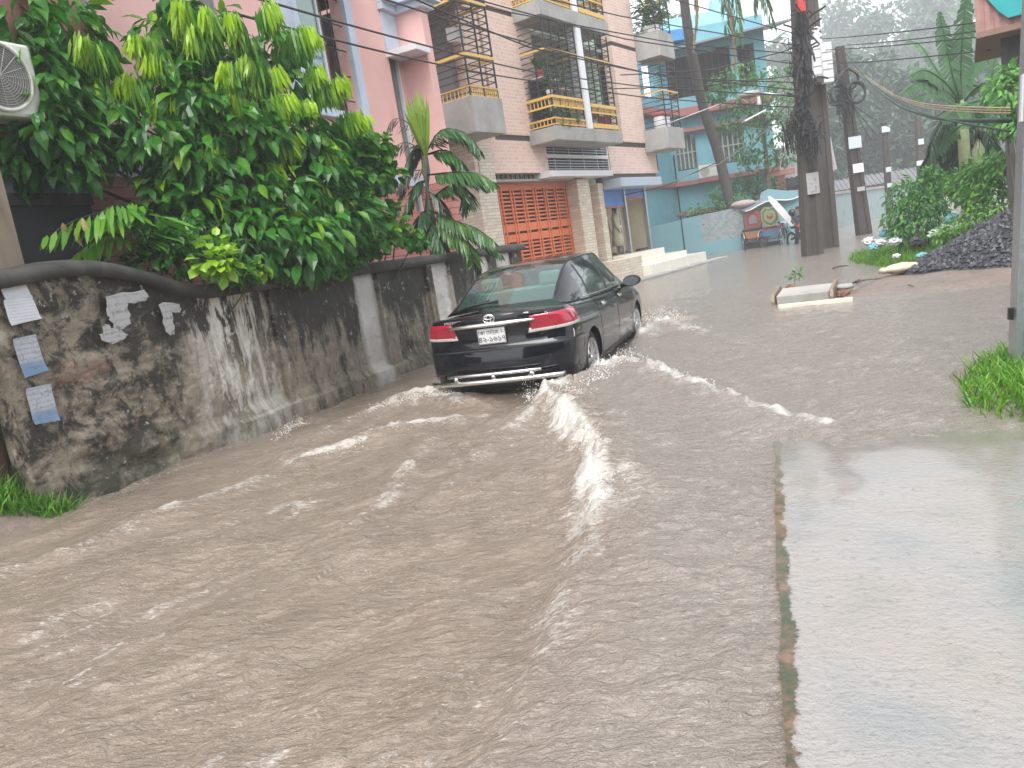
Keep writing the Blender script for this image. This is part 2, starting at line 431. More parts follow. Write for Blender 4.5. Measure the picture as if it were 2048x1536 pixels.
d4 = g.noise(v, 17, 4, 0.7, 0.4)
fsum = g.math('ADD', at.outputs['Fac'], g.math('ADD', g.math('MULTIPLY', g.math('SUBTRACT', d2, 0.5), 1.3), g.math('MULTIPLY', g.math('SUBTRACT', d4, 0.5), 1.0)))
fm = g.math('MAXIMUM', g.math('MULTIPLY', g.ramp(fsum, [(0.34, 0.0), (0.95, 1.0)]), 0.92), g.math('MULTIPLY', foam_glint, g.math('ADD', g.math('MULTIPLY', ar.outputs['Fac'], 0.30), 0.45)))
mud = g.mix(g.ramp(d3, [(0.35, 0.0), (0.65, 1.0)]), (0.210, 0.158, 0.115), (0.265, 0.206, 0.157))
mud = g.mix(g.math('MULTIPLY', g.ramp(d1, [(0.45, 0.0), (0.7, 1.0)]), 0.35), mud, (0.37, 0.305, 0.25))
mud = g.mix(g.math('MULTIPLY', g.math('SUBTRACT', 1.0, ar.outputs['Fac']), 0.55), mud, (0.275, 0.24, 0.215))
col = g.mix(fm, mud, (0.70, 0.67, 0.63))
b1 = g.bump(d1, 0.75, 0.05); b2 = g.bump(d2, 0.75, 0.016, b1)
M_WATER = g.set(col, g.math('ADD', g.math('MULTIPLY', fm, 0.5), g.math('SUBTRACT', 0.25, g.math('MULTIPLY', ar.outputs['Fac'], 0.15))), b2, IOR=1.52, Coat_Weight=g.math('SUBTRACT', 1.0, g.math('MULTIPLY', ar.outputs['Fac'], 0.35)), Coat_IOR=1.7, Coat_Roughness=0.14)
g.l(b2, g.p.inputs['Coat Normal'])
M_FOAM = plain('foam', (0.72, 0.69, 0.65), 0.5, 0.08, 20, 0.3, 80)
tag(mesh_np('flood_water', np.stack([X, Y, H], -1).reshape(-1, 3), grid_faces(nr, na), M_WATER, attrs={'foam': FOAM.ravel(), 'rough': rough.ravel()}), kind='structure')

# --- spray thrown up by the wheels and along the breaking crests: uncountable drops
SPV, SPF = [], []; spn = 0
oct_v = np.array([(1, 0, 0), (-1, 0, 0), (0, 1, 0), (0, -1, 0), (0, 0, 1), (0, 0, -1)], float); oct_f = np.array([(0, 2, 4), (2, 1, 4), (1, 3, 4), (3, 0, 4), (2, 0, 5), (1, 2, 5), (3, 1, 5), (0, 3, 5)])
def spray(n, px, z0, spread, up, size, lean=(0, 0)):
    global spn
    P = np.array([atz(a, b, z0) for a, b in px])
    for _ in range(int(n * 2.2)):
        t = rng.uniform(0, len(P) - 1); i = min(int(t), len(P) - 2); c = P[i] + (P[i + 1] - P[i]) * (t - i) if len(P) > 1 else P[0]
        hgt = abs(rng.normal(0, up * .8)); c = c + np.array([rng.normal(0, spread) + lean[0] * hgt, rng.normal(0, spread) + lean[1] * hgt, hgt - 0.02])
        r = size * 0.55 * rng.uniform(0.25, 1.0) ** 1.5 * (1 - 0.5 * min(1, hgt / (3 * up + 1e-6)))
        q = oct_v * r * rng.uniform(0.6, 1.5, 3) + rng.normal(0, 0.15 * r, (6, 3))
        SPV.append(q + c); SPF.append(oct_f + spn); spn += 6
spray(420, [(1284, 652), (1300, 636), (1330, 636), (1350, 646)], 0.06, 0.09, 0.13, 0.020, (0.6, 0.1))
spray(160, [(1350, 650), (1400, 662)], 0.06, 0.08, 0.05, 0.014)
spray(420, [(1180, 770), (1200, 745), (1235, 722), (1265, 726)], 0.09, 0.09, 0.09, 0.020, (0.4, -0.1))
spray(300, [(1265, 726), (1330, 745), (1420, 772)], 0.10, 0.05, 0.035, 0.014)
spray(300, [(1062, 796), (1090, 790), (1130, 785), (1160, 790)], 0.10, 0.08, 0.07, 0.016)
spray(60, [(1058, 792), (1060, 800)], 0.12, 0.03, 0.12, 0.011)
spray(420, [(1165, 830), (1195, 895), (1212, 985)], 0.13, 0.04, 0.03, 0.013)
spray(220, [(905, 785), (830, 790), (740, 815)], 0.10, 0.05, 0.03, 0.014)
spray(160, [(560, 872), (585, 850), (600, 846)], 0.05, 0.06, 0.05, 0.014)
spray(120, [(840, 840), (720, 880), (600, 915)], 0.05, 0.06, 0.02, 0.011)
tag(mesh_np('water_spray', np.concatenate(SPV), np.concatenate(SPF), M_FOAM), kind='stuff')

# --- wet concrete pavement the photographer stands on (its top just clears the flood)
P0 = np.array([1.69, 5.0, 0.0]); PYAW = 0.342
pe = np.array([-math.sin(PYAW), -math.cos(PYAW)]); pxx = np.array([math.cos(PYAW), -math.sin(PYAW)])
nu, nv = 150, 170
uu, vv = np.meshgrid(np.linspace(0, 5.5, nu), np.linspace(0, 7.5, nv), indexing='ij')
edge = 0.018 * fbm(vv * 3.0, vv * 0 + 3.3, 4)
xx = uu + edge * np.exp(-uu * 4)
zz = 0.050 - 0.030 * smooth(1.2, 0.0, vv) - 0.06 * smooth(0.07, 0.0, vv + 0.03 * fbm(uu * 3, uu * 0 + 1.0)) - 0.03 * smooth(0.8, 0.1, vv) * smooth(0.15, 0.8, uu) + 0.006 * fbm(uu * 1.5, vv * 1.5) + 0.0025 * fbm(uu * 9, vv * 9) - 0.020 * np.exp(-((uu - 1.5 - 0.4 * vv * 0.3) / 0.5) ** 2) * 0.5
top = np.stack([xx, -vv, zz], -1).reshape(-1, 3)
sd = np.stack([xx[0], -vv[0], np.full(nv, -0.3)], -1); t0 = np.stack([xx[0], -vv[0], zz[0]], -1)
V = np.concatenate([top, t0, sd]); n0 = nu * nv; k = np.arange(nv - 1)
F = np.concatenate([grid_faces(nu, nv), np.stack([n0 + k, n0 + k + 1, n0 + nv + k + 1, n0 + nv + k], -1)])
g = N('wet_concrete'); v = g.coord(); x = g.n('SeparateXYZ'); g.l(v, x.inputs[0])
n1 = g.noise(v, 1.5, 5, 0.6); n2 = g.noise(v, 22, 5, 0.7); n3 = g.noise(g.coord('Object', (0.6, 2.4, 1), 0.35), 7, 6, 0.7, 1.2)
c = g.ramp(n1, [(0.34, (0.27, 0.275, 0.275)), (0.47, (0.325, 0.31, 0.295)), (0.58, (0.335, 0.305, 0.282)), (0.68, (0.30, 0.285, 0.26))])
c = g.mix(g.ramp(n2, [(0.58, 0.0), (0.72, 0.6)]), c, (0.14, 0.12, 0.10))
c = g.mix(g.ramp(n3, [(0.58, 0.0), (0.72, 0.45)]), c, (0.24, 0.215, 0.175))
em = g.math('SUBTRACT', g.math('ADD', x.outputs[0], g.math('MULTIPLY', g.noise(v, 7, 6, 0.75), -0.14)), -0.052)
mossk = g.ramp(em, [(0.0, 1.0), (0.014, 1.0), (0.022, 0.0)])
moss = g.ramp(g.noise(v, 11, 4), [(0.38, (0.030, 0.050, 0.012)), (0.5, (0.085, 0.062, 0.030)), (0.66, (0.20, 0.115, 0.07))])
c = g.mix(mossk, c, moss)
n4 = g.noise(g.coord('Object', (1.0, 3.2, 1), 0.25), 9, 5, 0.65, 1.0); n5 = g.noise(v, 34, 4, 0.7)
farm = g.ramp(g.math('MULTIPLY', g.math('ADD', x.outputs[1], g.math('MULTIPLY', n1, 1.2)), -0.4), [(-0.0, 1.0), (0.35, 0.0)])
c = g.mix(g.math('MULTIPLY', farm, 0.75), c, (0.25, 0.215, 0.185))
bb = g.bump(n4, 0.30, 0.03); bb = g.bump(n5, 0.9, 0.014, bb)
M_WETC = g.set(c, g.math('ADD', g.math('MULTIPLY', mossk, 0.5), 0.16), bb, Coat_Weight=0.7, Coat_Roughness=0.10)
o = mesh_np('pavement', V, F, M_WETC); o.location = P0; o.rotation_euler = (0, 0, -PYAW)
tag(o, kind='structure')
# ------------------------------------------------------------------ materials of the buildings
M_CONC = stained('grey_cement', (0.40, 0.40, 0.385), (0.16, 0.155, 0.14), 0.22, 0.75, bump=0.2)
M_CONCD = stained('mossy_concrete', (0.078, 0.074, 0.066), (0.020, 0.021, 0.019), 0.66, 0.65, bump=0.6)
M_BLACK = plain('black_iron', (0.025, 0.026, 0.028), 0.5, 0.2, metal=0.3)
M_YEL = plain('yellow_paint', (0.72, 0.46, 0.12), 0.5, 0.1)
M_WHITE = plain('white_paint', (0.78, 0.79, 0.82), 0.5, 0.05)
M_STEEL = plain('galvanised_steel', (0.42, 0.46, 0.49), 0.38, 0.14, 30, 0.1, 120, metal=0.75)
M_CHROME = plain('chrome', (0.78, 0.79, 0.80), 0.16, 0.04, metal=1.0)
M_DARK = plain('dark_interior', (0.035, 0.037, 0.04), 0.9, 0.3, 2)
M_ORANGE = plain('orange_gate_paint', (0.74, 0.19, 0.07), 0.45, 0.1)
M_GREENROOM = plain('green_interior', (0.66, 0.80, 0.68), 0.8, 0.1, 1.5)
M_BLUESHUT = plain('blue_shutter_paint', (0.05, 0.20, 0.58), 0.5, 0.12)
M_CREAM = plain('cream_plaster', (0.72, 0.66, 0.50), 0.6, 0.06)
M_RED = plain('red_oxide', (0.42, 0.10, 0.085), 0.65, 0.15)
M_PLASTICW = plain('white_plastic', (0.74, 0.73, 0.69), 0.45, 0.06)
def tiles(name, ca, cb, joint, w, h, rough=0.4, bump=0.5, off=0.5, jw=0.006, dirt=0.2):
    g = N(name); fv = g.facade(); b = g.n('TexBrick'); g.l(fv, b.inputs['Vector'])
    b.offset = off; b.inputs['Color1'].default_value = (*ca, 1); b.inputs['Color2'].default_value = (*cb, 1); b.inputs['Mortar'].default_value = (*joint, 1)
    b.inputs['Scale'].default_value = 1.0; b.inputs['Mortar Size'].default_value = jw; b.inputs['Brick Width'].default_value = w; b.inputs['Row Height'].default_value = h
    b.inputs['Mortar Smooth'].default_value = 0.3
    n1 = g.noise(fv, 38, 4, 0.7); n2 = g.noise(g.facade(1.2, 0.25), 2.0, 5)
    c = g.mix(g.ramp(n1, [(0.40, 0.0), (0.62, 0.55)]), b.outputs['Color'], sc(ca, 1.35))
    c = g.mix(g.math('MULTIPLY', g.ramp(n2, [(0.52, 0.0), (0.8, 1.0)]), dirt), c, (0.20, 0.16, 0.13))
    h_ = g.math('ADD', g.math('MULTIPLY', b.outputs['Fac'], -1.0), g.math('MULTIPLY', n1, 0.7))
    return g.set(c, rough, g.bump(h_, bump, 0.012))
M_TILE = tiles('pink_beige_tile', (0.74, 0.545, 0.465), (0.60, 0.41, 0.335), (0.80, 0.70, 0.64), 0.17, 0.095, jw=0.010)
M_STONE = tiles('cream_split_stone', (0.74, 0.69, 0.58), (0.55, 0.46, 0.36), (0.42, 0.35, 0.28), 0.30, 0.085, 0.7, 0.9, 0.37, 0.008)
M_PINKTILE = tiles('salmon_groove_tile', (0.50, 0.215, 0.185), (0.46, 0.19, 0.165), (0.20, 0.07, 0.06), 3.0, 0.13, 0.6, 0.6, 0.5, 0.012)
M_PINK = stained('pink_paint', (0.84, 0.52, 0.48), (0.45, 0.26, 0.23), 0.10, 0.7, bump=0.08, c2=(0.80, 0.47, 0.43))
M_PALEBLUE = stained('pale_blue_paint', (0.60, 0.68, 0.80), (0.35, 0.38, 0.42), 0.05, 0.6, bump=0.08)
M_CYAN = stained('turquoise_paint', (0.15, 0.37, 0.445), (0.06, 0.14, 0.165), 0.18, 0.7, bump=0.12, c2=(0.185, 0.43, 0.51))
M_BRICK = tiles('red_brick', (0.30, 0.10, 0.06), (0.22, 0.075, 0.05), (0.16, 0.12, 0.10), 0.24, 0.075, 0.8, 0.9, 0.5, 0.012, 0.5)
def glassmat(name, tint, clear=0.5, rough=0.04):
    """window glass: part sees through, part reflects"""
    g = N(name); g.set(tint, rough); g.p.inputs['Specular IOR Level'].default_value = 0.8
    tr = g.n('BsdfTransparent'); tr.inputs[0].default_value = (*sc(tint, 2.2), 1)
    gl = g.n('BsdfGlossy'); gl.inputs[0].default_value = (0.9, 0.9, 0.9, 1); gl.inputs[1].default_value = rough
    fr = g.n('Fresnel'); fr.inputs[0].default_value = 1.5
    mx = g.n('MixShader'); mx.inputs[0].default_value = 1 - clear; g.l(tr.outputs[0], mx.inputs[1]); g.l(g.p.outputs[0], mx.inputs[2])
    m2 = g.n('MixShader'); g.l(g.math('ADD', fr.outputs[0], 0.07), m2.inputs[0]); g.l(mx.outputs[0], m2.inputs[1]); g.l(gl.outputs[0], m2.inputs[2])
    g.l(m2.outputs[0], g.out.inputs[0]); return g.m
M_GREENGLASS = glassmat('green_window_glass', (0.10, 0.26, 0.23), 0.12, 0.08)
M_GREYGLASS = glassmat('grey_window_glass', (0.16, 0.19, 0.20), 0.25, 0.08)

# ------------------------------------------------------------------ mouldy boundary wall along the lane
TH = math.pi / 2 - WALL_YAW
wall = empty('boundary_wall', 'mould streaked plaster boundary wall with curved grey coping beside the black car', 'wall', WALL_O, TH)
def wtop(u): return 1.45 + 0.34 * smooth(2.35, 0.9, u) - 0.05 * smooth(0.8, 0.1, u)
nu, nz = 520, 190
uu, tt = np.meshgrid(np.linspace(0.13, 10.9, nu), np.linspace(0, 1, nz), indexing='ij')
zz = -0.35 + tt * (wtop(uu) + 0.35)
vv = 0.018 * fbm(uu * 2, zz * 2, 4) + 0.014 * fbm(uu * 8, zz * 9, 4)
brk = smooth(2.3, 0.9, uu) * smooth(1.75, 1.3, zz) * smooth(0.42, 0.55, uu)
vv += brk * 0.050 * (fbm(uu * 1.6, zz * 6.5, 5)) + brk * 0.018
vv -= 0.05 * smooth(0.30, 0.14, zz + 0.05 * fbm(uu * 1.5, uu * 0 + 2, 3)) * smooth(0.5, 0.8, uu)
hole = np.exp(-((uu - 1.25) / 0.28) ** 2 - ((zz - 0.12) / 0.10) ** 2); vv += 0.09 * hole * (1 + fbm(uu * 8, zz * 8, 2))
g = N('mouldy_plaster'); v = g.coord(); x = g.n('SeparateXYZ'); g.l(v, x.inputs[0]); u_, z_ = x.outputs[0], x.outputs[2]
cb = g.n('CombineXYZ'); g.l(g.math('MULTIPLY', u_, 2.4), cb.inputs[0]); g.l(g.math('MULTIPLY', z_, 0.62), cb.inputs[1])
st = g.noise(cb.outputs[0], 2.6, 7, 0.68, 0.4); bl = g.noise(v, 1.4, 6, 0.65); fi = g.noise(v, 26, 5, 0.75); sp = g.noise(v, 9, 5, 0.7)
def band(a, b, s=0.06):
    return g.math('MULTIPLY', g.ramp(g.math('MULTIPLY', g.math('SUBTRACT', u_, a - s), 1 / (2 * s)), [(0, 0.0), (1, 1.0)]), g.ramp(g.math('MULTIPLY', g.math('SUBTRACT', u_, b - s), 1 / (2 * s)), [(0, 1.0), (1, 0.0)]))
pal = g.math('MULTIPLY', band(2.0, 3.05, 0.3), g.ramp(st, [(0.45, 0.0), (0.58, 1.0)]))
for a, b in ((4.85, 5.3), (6.95, 7.5), (8.55, 9.1), (9.6, 10.2)): pal = g.math('MAXIMUM', pal, band(a, b, 0.07))
nob0 = g.ramp(g.math('MULTIPLY', u_, 0.5), [(0.55, 0.0), (1.05, 1.0)])
mo = g.noise(v, 4.5, 7, 0.72, 0.5)
stm = g.math('ADD', g.math('MULTIPLY', st, nob0), g.math('MULTIPLY', mo, g.math('SUBTRACT', 1.0, nob0)))
drk = g.math('ADD', g.math('MULTIPLY', stm, 0.50), g.math('ADD', g.math('MULTIPLY', bl, 0.32), g.math('MULTIPLY', mo, 0.18)))
topd = g.math('MULTIPLY', g.ramp(g.math('MULTIPLY', z_, 0.6), [(0.35, 0.0), (0.86, 0.15)]), 1.0)
nobrk = g.ramp(g.math('MULTIPLY', u_, 0.5), [(0.35, 0.0), (0.95, 1.0)])
dk = g.math('ADD', drk, g.math('MULTIPLY', g.math('SUBTRACT', topd, 0.02), nobrk))
dk = g.math('ADD', g.math('SUBTRACT', dk, g.math('MULTIPLY', pal, 0.30)), 0.02)
plas = g.ramp(sp, [(0.3, (0.20, 0.165, 0.125)), (0.55, (0.32, 0.275, 0.215)), (0.75, (0.48, 0.44, 0.38))])
plas = g.mix(g.math('MULTIPLY', pal, g.ramp(bl, [(0.35, 0.55), (0.6, 1.0)])), plas, (0.80, 0.78, 0.75))
mould = g.ramp(fi, [(0.35, (0.008, 0.008, 0.007)), (0.7, (0.048, 0.043, 0.034))])
c = g.mix(g.ramp(dk, [(0.485, 0.0), (0.565, 0.95)]), plas, mould)
chip = g.math('MULTIPLY', g.ramp(sp, [(0.60, 0.0), (0.64, 0.8)]), g.ramp(bl, [(0.46, 0.0), (0.54, 1.0)]))
c = g.mix(chip, c, (0.55, 0.53, 0.49))
redk = g.math('MULTIPLY', g.math('MULTIPLY', band(0.48, 0.95, 0.1), g.ramp(g.math('ABSOLUTE', g.math('SUBTRACT', z_, 1.02)), [(0.03, 1.0), (0.12, 0.0)])), g.ramp(sp, [(0.45, 0.0), (0.6, 0.8)]))
c = g.mix(redk, c, (0.33, 0.10, 0.075))
grn = g.math('MULTIPLY', g.ramp(z_, [(0.10, 1.0), (0.45, 0.0)]), g.ramp(bl, [(0.4, 0.0), (0.6, 0.7)]))
c = g.mix(grn, c, (0.075, 0.08, 0.045))
bb = g.bump(sp, 0.7, 0.03); bb = g.bump(fi, 0.9, 0.016, bb)
M_MOULD = g.set(c, g.ramp(fi, [(0.3, 0.45), (0.7, 0.8)]), bb)
V = np.stack([uu, vv, zz], -1).reshape(-1, 3); n0 = nu * nz
eu = [np.stack([uu[i], np.full(nz, 0.24), zz[i]], -1) for i in (0, -1)]; k = np.arange(nz - 1)
V = np.concatenate([V, eu[0], eu[1]])
F = np.concatenate([grid_faces(nu, nz), np.stack([k, n0 + k, n0 + k + 1, k + 1], -1), np.stack([n0 - nz + k, n0 + nz + k, n0 + nz + k + 1, n0 - nz + k + 1], -1)])
mesh_np('plaster_face', V, F, M_MOULD, wall)
us = np.concatenate([np.linspace(-0.75, 2.6, 50), np.linspace(2.7, 10.95, 70)]); rg = []
for u in us:
    h = wtop(u) + 0.010 * float(fbm(np.array([u * 2.0]), np.array([0.5]))[0]); j = 0.02 * float(fbm(np.array([u * 3.0]), np.array([4.5]))[0])
    if u < 0.1: h -= 0.10 * min(1, (0.1 - u) / 0.8)
    rg.append([(u, -0.085 + j, h), (u, -0.095 + j, h + 0.06), (u, -0.07, h + 0.115), (u, 0.12, h + 0.15), (u, 0.33, h + 0.11), (u, 0.335, h)])
MB().rings(rg).build('coping', M_CONCD, wall, True)
for a, b in ((3.12, 3.22), (5.33, 5.62), (6.75, 6.92), (7.52, 7.74), (9.15, 9.4), (10.25, 10.5)):
    m = MB(); rg = []
    for z in np.linspace(-0.3, wtop(np.array([(a + b) / 2]))[0] - 0.02, 12):
        q = 0.008 * random.uniform(-1, 1); rg.append([(a + q, -0.055, z), (b + q, -0.055, z), (b, 0.03, z), (a, 0.03, z)])
    m.rings(rg).build('pilaster', M_MOULD, wall)
m = MB(); rg = []
for u in np.linspace(2.3, 10.9, 150):
    q = 0.05 * float(fbm(np.array([u * 2.2]), np.array([8.8]), 5)[0]); w2 = 0.04 * float(fbm(np.array([u * 5.0]), np.array([3.8]), 4)[0]); rg.append([(u, -0.12 + w2, -0.35), (u, -0.105 + w2, 0.05 + w2), (u, -0.09 + q * .6, 0.155 + q * .5), (u, -0.03, 0.20 + q * .4), (u, 0.02, 0.205 + q * .4), (u, 0.02, -0.35)])
m.rings(rg).build('plinth', M_MOULD, wall)
def paper(name, base, ink, rows, inkw=0.45, torn=0.0, blue=None):
    g = N(name); v = g.coord('Generated'); x = g.n('SeparateXYZ'); g.l(v, x.inputs[0])
    rw = g.math('FRACT', g.math('MULTIPLY', x.outputs[2], rows)); nz = g.noise(g.coord('Generated', (1, 1, 0.01)), 22, 3); nz2 = g.noise(v, 5, 5, 0.7)
    ln = g.math('MULTIPLY', g.ramp(rw, [(0.35, 0.0), (0.42, 1.0), (0.62, 1.0), (0.7, 0.0)]), g.ramp(nz, [(0.40, inkw), (0.55, 0.1)]))
    mg = g.math('MULTIPLY', g.ramp(x.outputs[0], [(0.06, 0.0), (0.09, 1.0), (0.88, 1.0), (0.93, 0.0)]), ln)
    c = g.mix(mg, base, ink)
    if blue: c = g.mix(g.ramp(g.math('ADD', x.outputs[2], g.math('MULTIPLY', g.math('SUBTRACT', nz2, 0.5), 0.6)), [(0.28, 0.9), (0.42, 0.15)]), c, blue)
    c = g.mix(g.ramp(nz2, [(0.52, 0.0), (0.66, torn)]), c, (0.20, 0.19, 0.17))
    return g.set(c, 0.8)
M_P1 = paper('white_paper', (0.66, 0.69, 0.74), (0.15, 0.16, 0.2), 9)
M_P0 = paper('blank_paper', (0.72, 0.75, 0.80), (0.6, 0.6, 0.65), 2, 0.1)
M_P2 = paper('worn_paper', (0.50, 0.52, 0.55), (0.10, 0.12, 0.18), 8, 0.6, 0.75, (0.16, 0.28, 0.47))
M_P3 = paper('torn_paper', (0.42, 0.42, 0.43), (0.16, 0.16, 0.2), 5, 0.4, 0.95)
def poster(corners, mat, label, v=-0.03, parent=wall):
    m = MB(); a, b, c_, d = [np.array((p[0], v, p[1])) for p in corners]; n = 7; P = []
    for i in range(n):
        for j in range(n):
            s, t = i / (n - 1), j / (n - 1); q = (a * (1 - s) + b * s) * (1 - t) + (d * (1 - s) + c_ * s) * t
            P.append(q + np.array([0, -0.008 * random.random() - (0.012 if (i in (0, n - 1) and j in (0, n - 1)) else 0), 0]))
    m.add(P, [tuple(q) for q in grid_faces(n, n)]); o = m.build('poster', mat, parent, True); o['label'] = label
    return o
poster([(0.21, 1.80), (0.41, 1.80), (0.44, 1.66), (0.23, 1.66)], M_P0, 'blank white paper slip under the coping', -0.035)
poster([(0.20, 1.665), (0.43, 1.675), (0.46, 1.49), (0.21, 1.47)], M_P1, 'white printed notice with lines of small text', -0.05)
poster([(0.20, 1.37), (0.39, 1.38), (0.42, 1.09), (0.22, 1.07)], M_P2, 'tattered blue and white notice, upper of two')
poster([(0.20, 0.99), (0.41, 0.985), (0.41, 0.69), (0.20, 0.71)], M_P2, 'tattered blue and white notice, lower of two')
def scrap(pts, label, n=5):
    P = []
    for a, b_ in zip(pts, pts[1:] + pts[:1]):
        for k in range(n): t = k / n; P.append((a[0] + (b_[0] - a[0]) * t + random.uniform(-.02, .02), a[1] + (b_[1] - a[1]) * t + random.uniform(-.02, .02)))
    o = MB().prism(P, (0, -0.062, 0), (1, 0, 0), (0, 0, 1), (0, -1, 0), 0.003).build('poster', M_P3, wall); o['label'] = label
scrap([(1.08, 1.60), (1.48, 1.605), (1.50, 1.53), (1.27, 1.50), (1.26, 1.33), (1.12, 1.30), (1.05, 1.40)], 'torn remains of a poster')
scrap([(0.98, 1.36), (1.12, 1.33), (1.20, 1.24), (1.02, 1.20), (0.92, 1.28)], 'small ragged scrap of old poster')
scrap([(1.60, 1.46), (1.86, 1.45), (1.83, 1.37), (1.74, 1.36), (1.72, 1.18), (1.60, 1.20)], 'ragged grey scrap of old poster')

# gate post, steel edge and brick wall at the mouth of the gateway
def wloc(u, v, z=0.0): return wallp(u, v, z)
gp = empty('gate_pillar', 'tall brown cement gate pillar behind the near end of the mouldy wall', 'pillar', wloc(0.0, 0.45), TH)
rg = [[(-0.30, -.12, z), (0.72, -.12, z), (0.72, 0.4, z), (-0.30, 0.4, z)] for z in np.linspace(0, 4.2, 8)]
MB().rings(rg).build('shaft', stained('brown_cement', (0.24, 0.175, 0.12), (0.10, 0.08, 0.06), 0.35, 0.8, bump=0.3, c2=(0.34, 0.28, 0.22)), gp)
poster([(0.22, 2.86), (0.62, 2.86), (0.62, 2.40), (0.22, 2.40)], M_P3, 'faded poster on the pillar', -0.135, gp)
bw = empty('brick_wall', 'dark red brick wall with rusty steel jamb, left of the mouldy wall', 'wall', wloc(0.0, 0.32), TH)
MB().box(-3.2, -0.06, 0.25, 0.5, -0.3, 1.50).build('brickwork', M_BRICK, bw)
MB().box(-0.06, 0.115, -0.06, 0.02, -0.3, 1.62).build('jamb', plain('rusty_steel', (0.075, 0.035, 0.025), 0.7, 0.35, 12, 0.5), bw)
MB().box(-3.2, -0.1, 0.2, 0.55, -0.3, 0.22).build('footing', M_CONCD, bw)

# ------------------------------------------------------------------ pink house behind the garden
PYW = 0.435; THP = math.pi / 2 - PYW; PKO = atD(700, 500, 13.4) * np.array([1, 1, 0]); s_ = 13.4 / 13.0
pk = empty('pink_house', 'pink painted house with pale blue trim behind the garden tree', 'house', PKO, THP)
holes = [(-0.30 * s_, 1.05 * s_, 4.05 * s_, 6.6), (2.37, 2.79, 2.5, 5.28 * s_)]
MB().wall(-7.5, 2.825, 3.0, 10.5, 0, 0.25, holes).build('wall', M_PINK, pk)
MB().wall(-7.5, 2.825, -0.2, 2.98, -0.04, 0.25, [(2.37, 2.79, 2.5, 3.0)]).build('lower_wall', M_PINKTILE, pk)
MB().box(-7.5, 2.82, -0.07, 0.0, 2.98, 3.16).build('string_course', M_PALEBLUE, pk)
MB().box(2.83, 3.10, -0.59, 6.0, 3.0, 10.5).build('projecting_bay', M_PINK, pk)
MB().box(2.828, 3.12, -0.62, 6.0, -0.2, 3.0).build('projecting_bay_base', M_PINKTILE, pk)
m = MB()
for k, (z, d) in enumerate(((6.02 * s_, 0.10), (6.14 * s_, 0.22), (6.26 * s_, 0.14))):
    m.box(2.27, 2.83 - d - .004, -d - 0.02, 0, z, z + 0.115); m.box(2.83 - d, 3.10 + d, -0.59 - d, 2, z + 0.002, z + 0.117)
m.build('cornice', M_PALEBLUE, pk)
MB().box(2.32, 2.825, -0.03, 0.0, 5.34 * s_, 6.01 * s_).build('blue_panel', M_PALEBLUE, pk)
m = MB(); m.box(1.42 * s_, 2.5 * s_, -0.62, 0, 5.22 * s_, 5.30 * s_); m.box(1.40 * s_, 2.52 * s_, -0.66, -0.6, 5.20 * s_, 5.33 * s_)
MB().box(2.30, 2.826, -0.66, 0.0, 5.20 * s_, 5.31 * s_).build('window_hood', M_WHITE, pk)
w = MB().box(2.375, 2.785, 0.10, 0.13, 2.5, 5.28 * s_).build('window', M_GREYGLASS, pk)
MB().box(2.74, 2.79, 0.04, 0.10, 2.5, 5.28 * s_).build('frame', M_WHITE, w)
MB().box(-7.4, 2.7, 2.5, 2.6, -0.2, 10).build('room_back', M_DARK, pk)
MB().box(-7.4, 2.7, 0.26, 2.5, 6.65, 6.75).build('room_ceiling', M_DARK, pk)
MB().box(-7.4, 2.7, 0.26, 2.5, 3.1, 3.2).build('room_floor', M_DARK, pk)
# big window: pale blue reveals, green sliding glass, open half with grille
wz0, wz1 = 4.05 * s_, 6.6
m = MB(); m.box(-0.42, -0.28, -0.06, 0.2, wz0 - 0.06, wz1); m.box(1.045 * s_, 1.25 * s_, -0.06, 0.02, wz0 - 0.3, 10.4); m.box(-0.75, -0.42, -0.05, 0.02, wz0 - 0.1, 10.4); m.box(-0.42, 1.09, -0.12, 0.18, wz0 - 0.12, wz0 - 0.002)
wf = m.build('window', M_PALEBLUE, pk)
MB().box(-0.08, 0.44, 0.12, 0.14, wz0, wz1).build('glass', M_GREENGLASS, wf)
m = MB()
for u in (-0.12, 0.44): m.box(u, u + 0.05, 0.09, 0.17, wz0, wz1)
m.build('sash_frame', M_WHITE, wf)
m = MB(); m.box(0.80, 0.84, 0.3, 0.34, wz0, wz1); m.box(0.84, 1.05, 1.2, 1.25, wz0, wz1 - 0.3)
m.build('wooden_post', plain('brown_wood', (0.30, 0.19, 0.10), 0.7, 0.2), wf)
m = MB()
for z in np.arange(wz0 + 0.25, wz1, 0.42): m.tube([(0.5, 0.06, z), (1.06, 0.06, z)], 0.012, 6)
for u in (0.52, 0.72): m.tube([(u, 0.065, wz0), (u, 0.065, wz1)], 0.012, 6)
m.build('grille', M_BLACK, wf)
m = MB(); m.box(-0.9, 1.35, -0.5, 0, 6.62, 6.72); m.box(-0.92, 1.37, -0.53, -0.46, 6.60, 6.78)
m.build('window_hood', M_WHITE, pk)
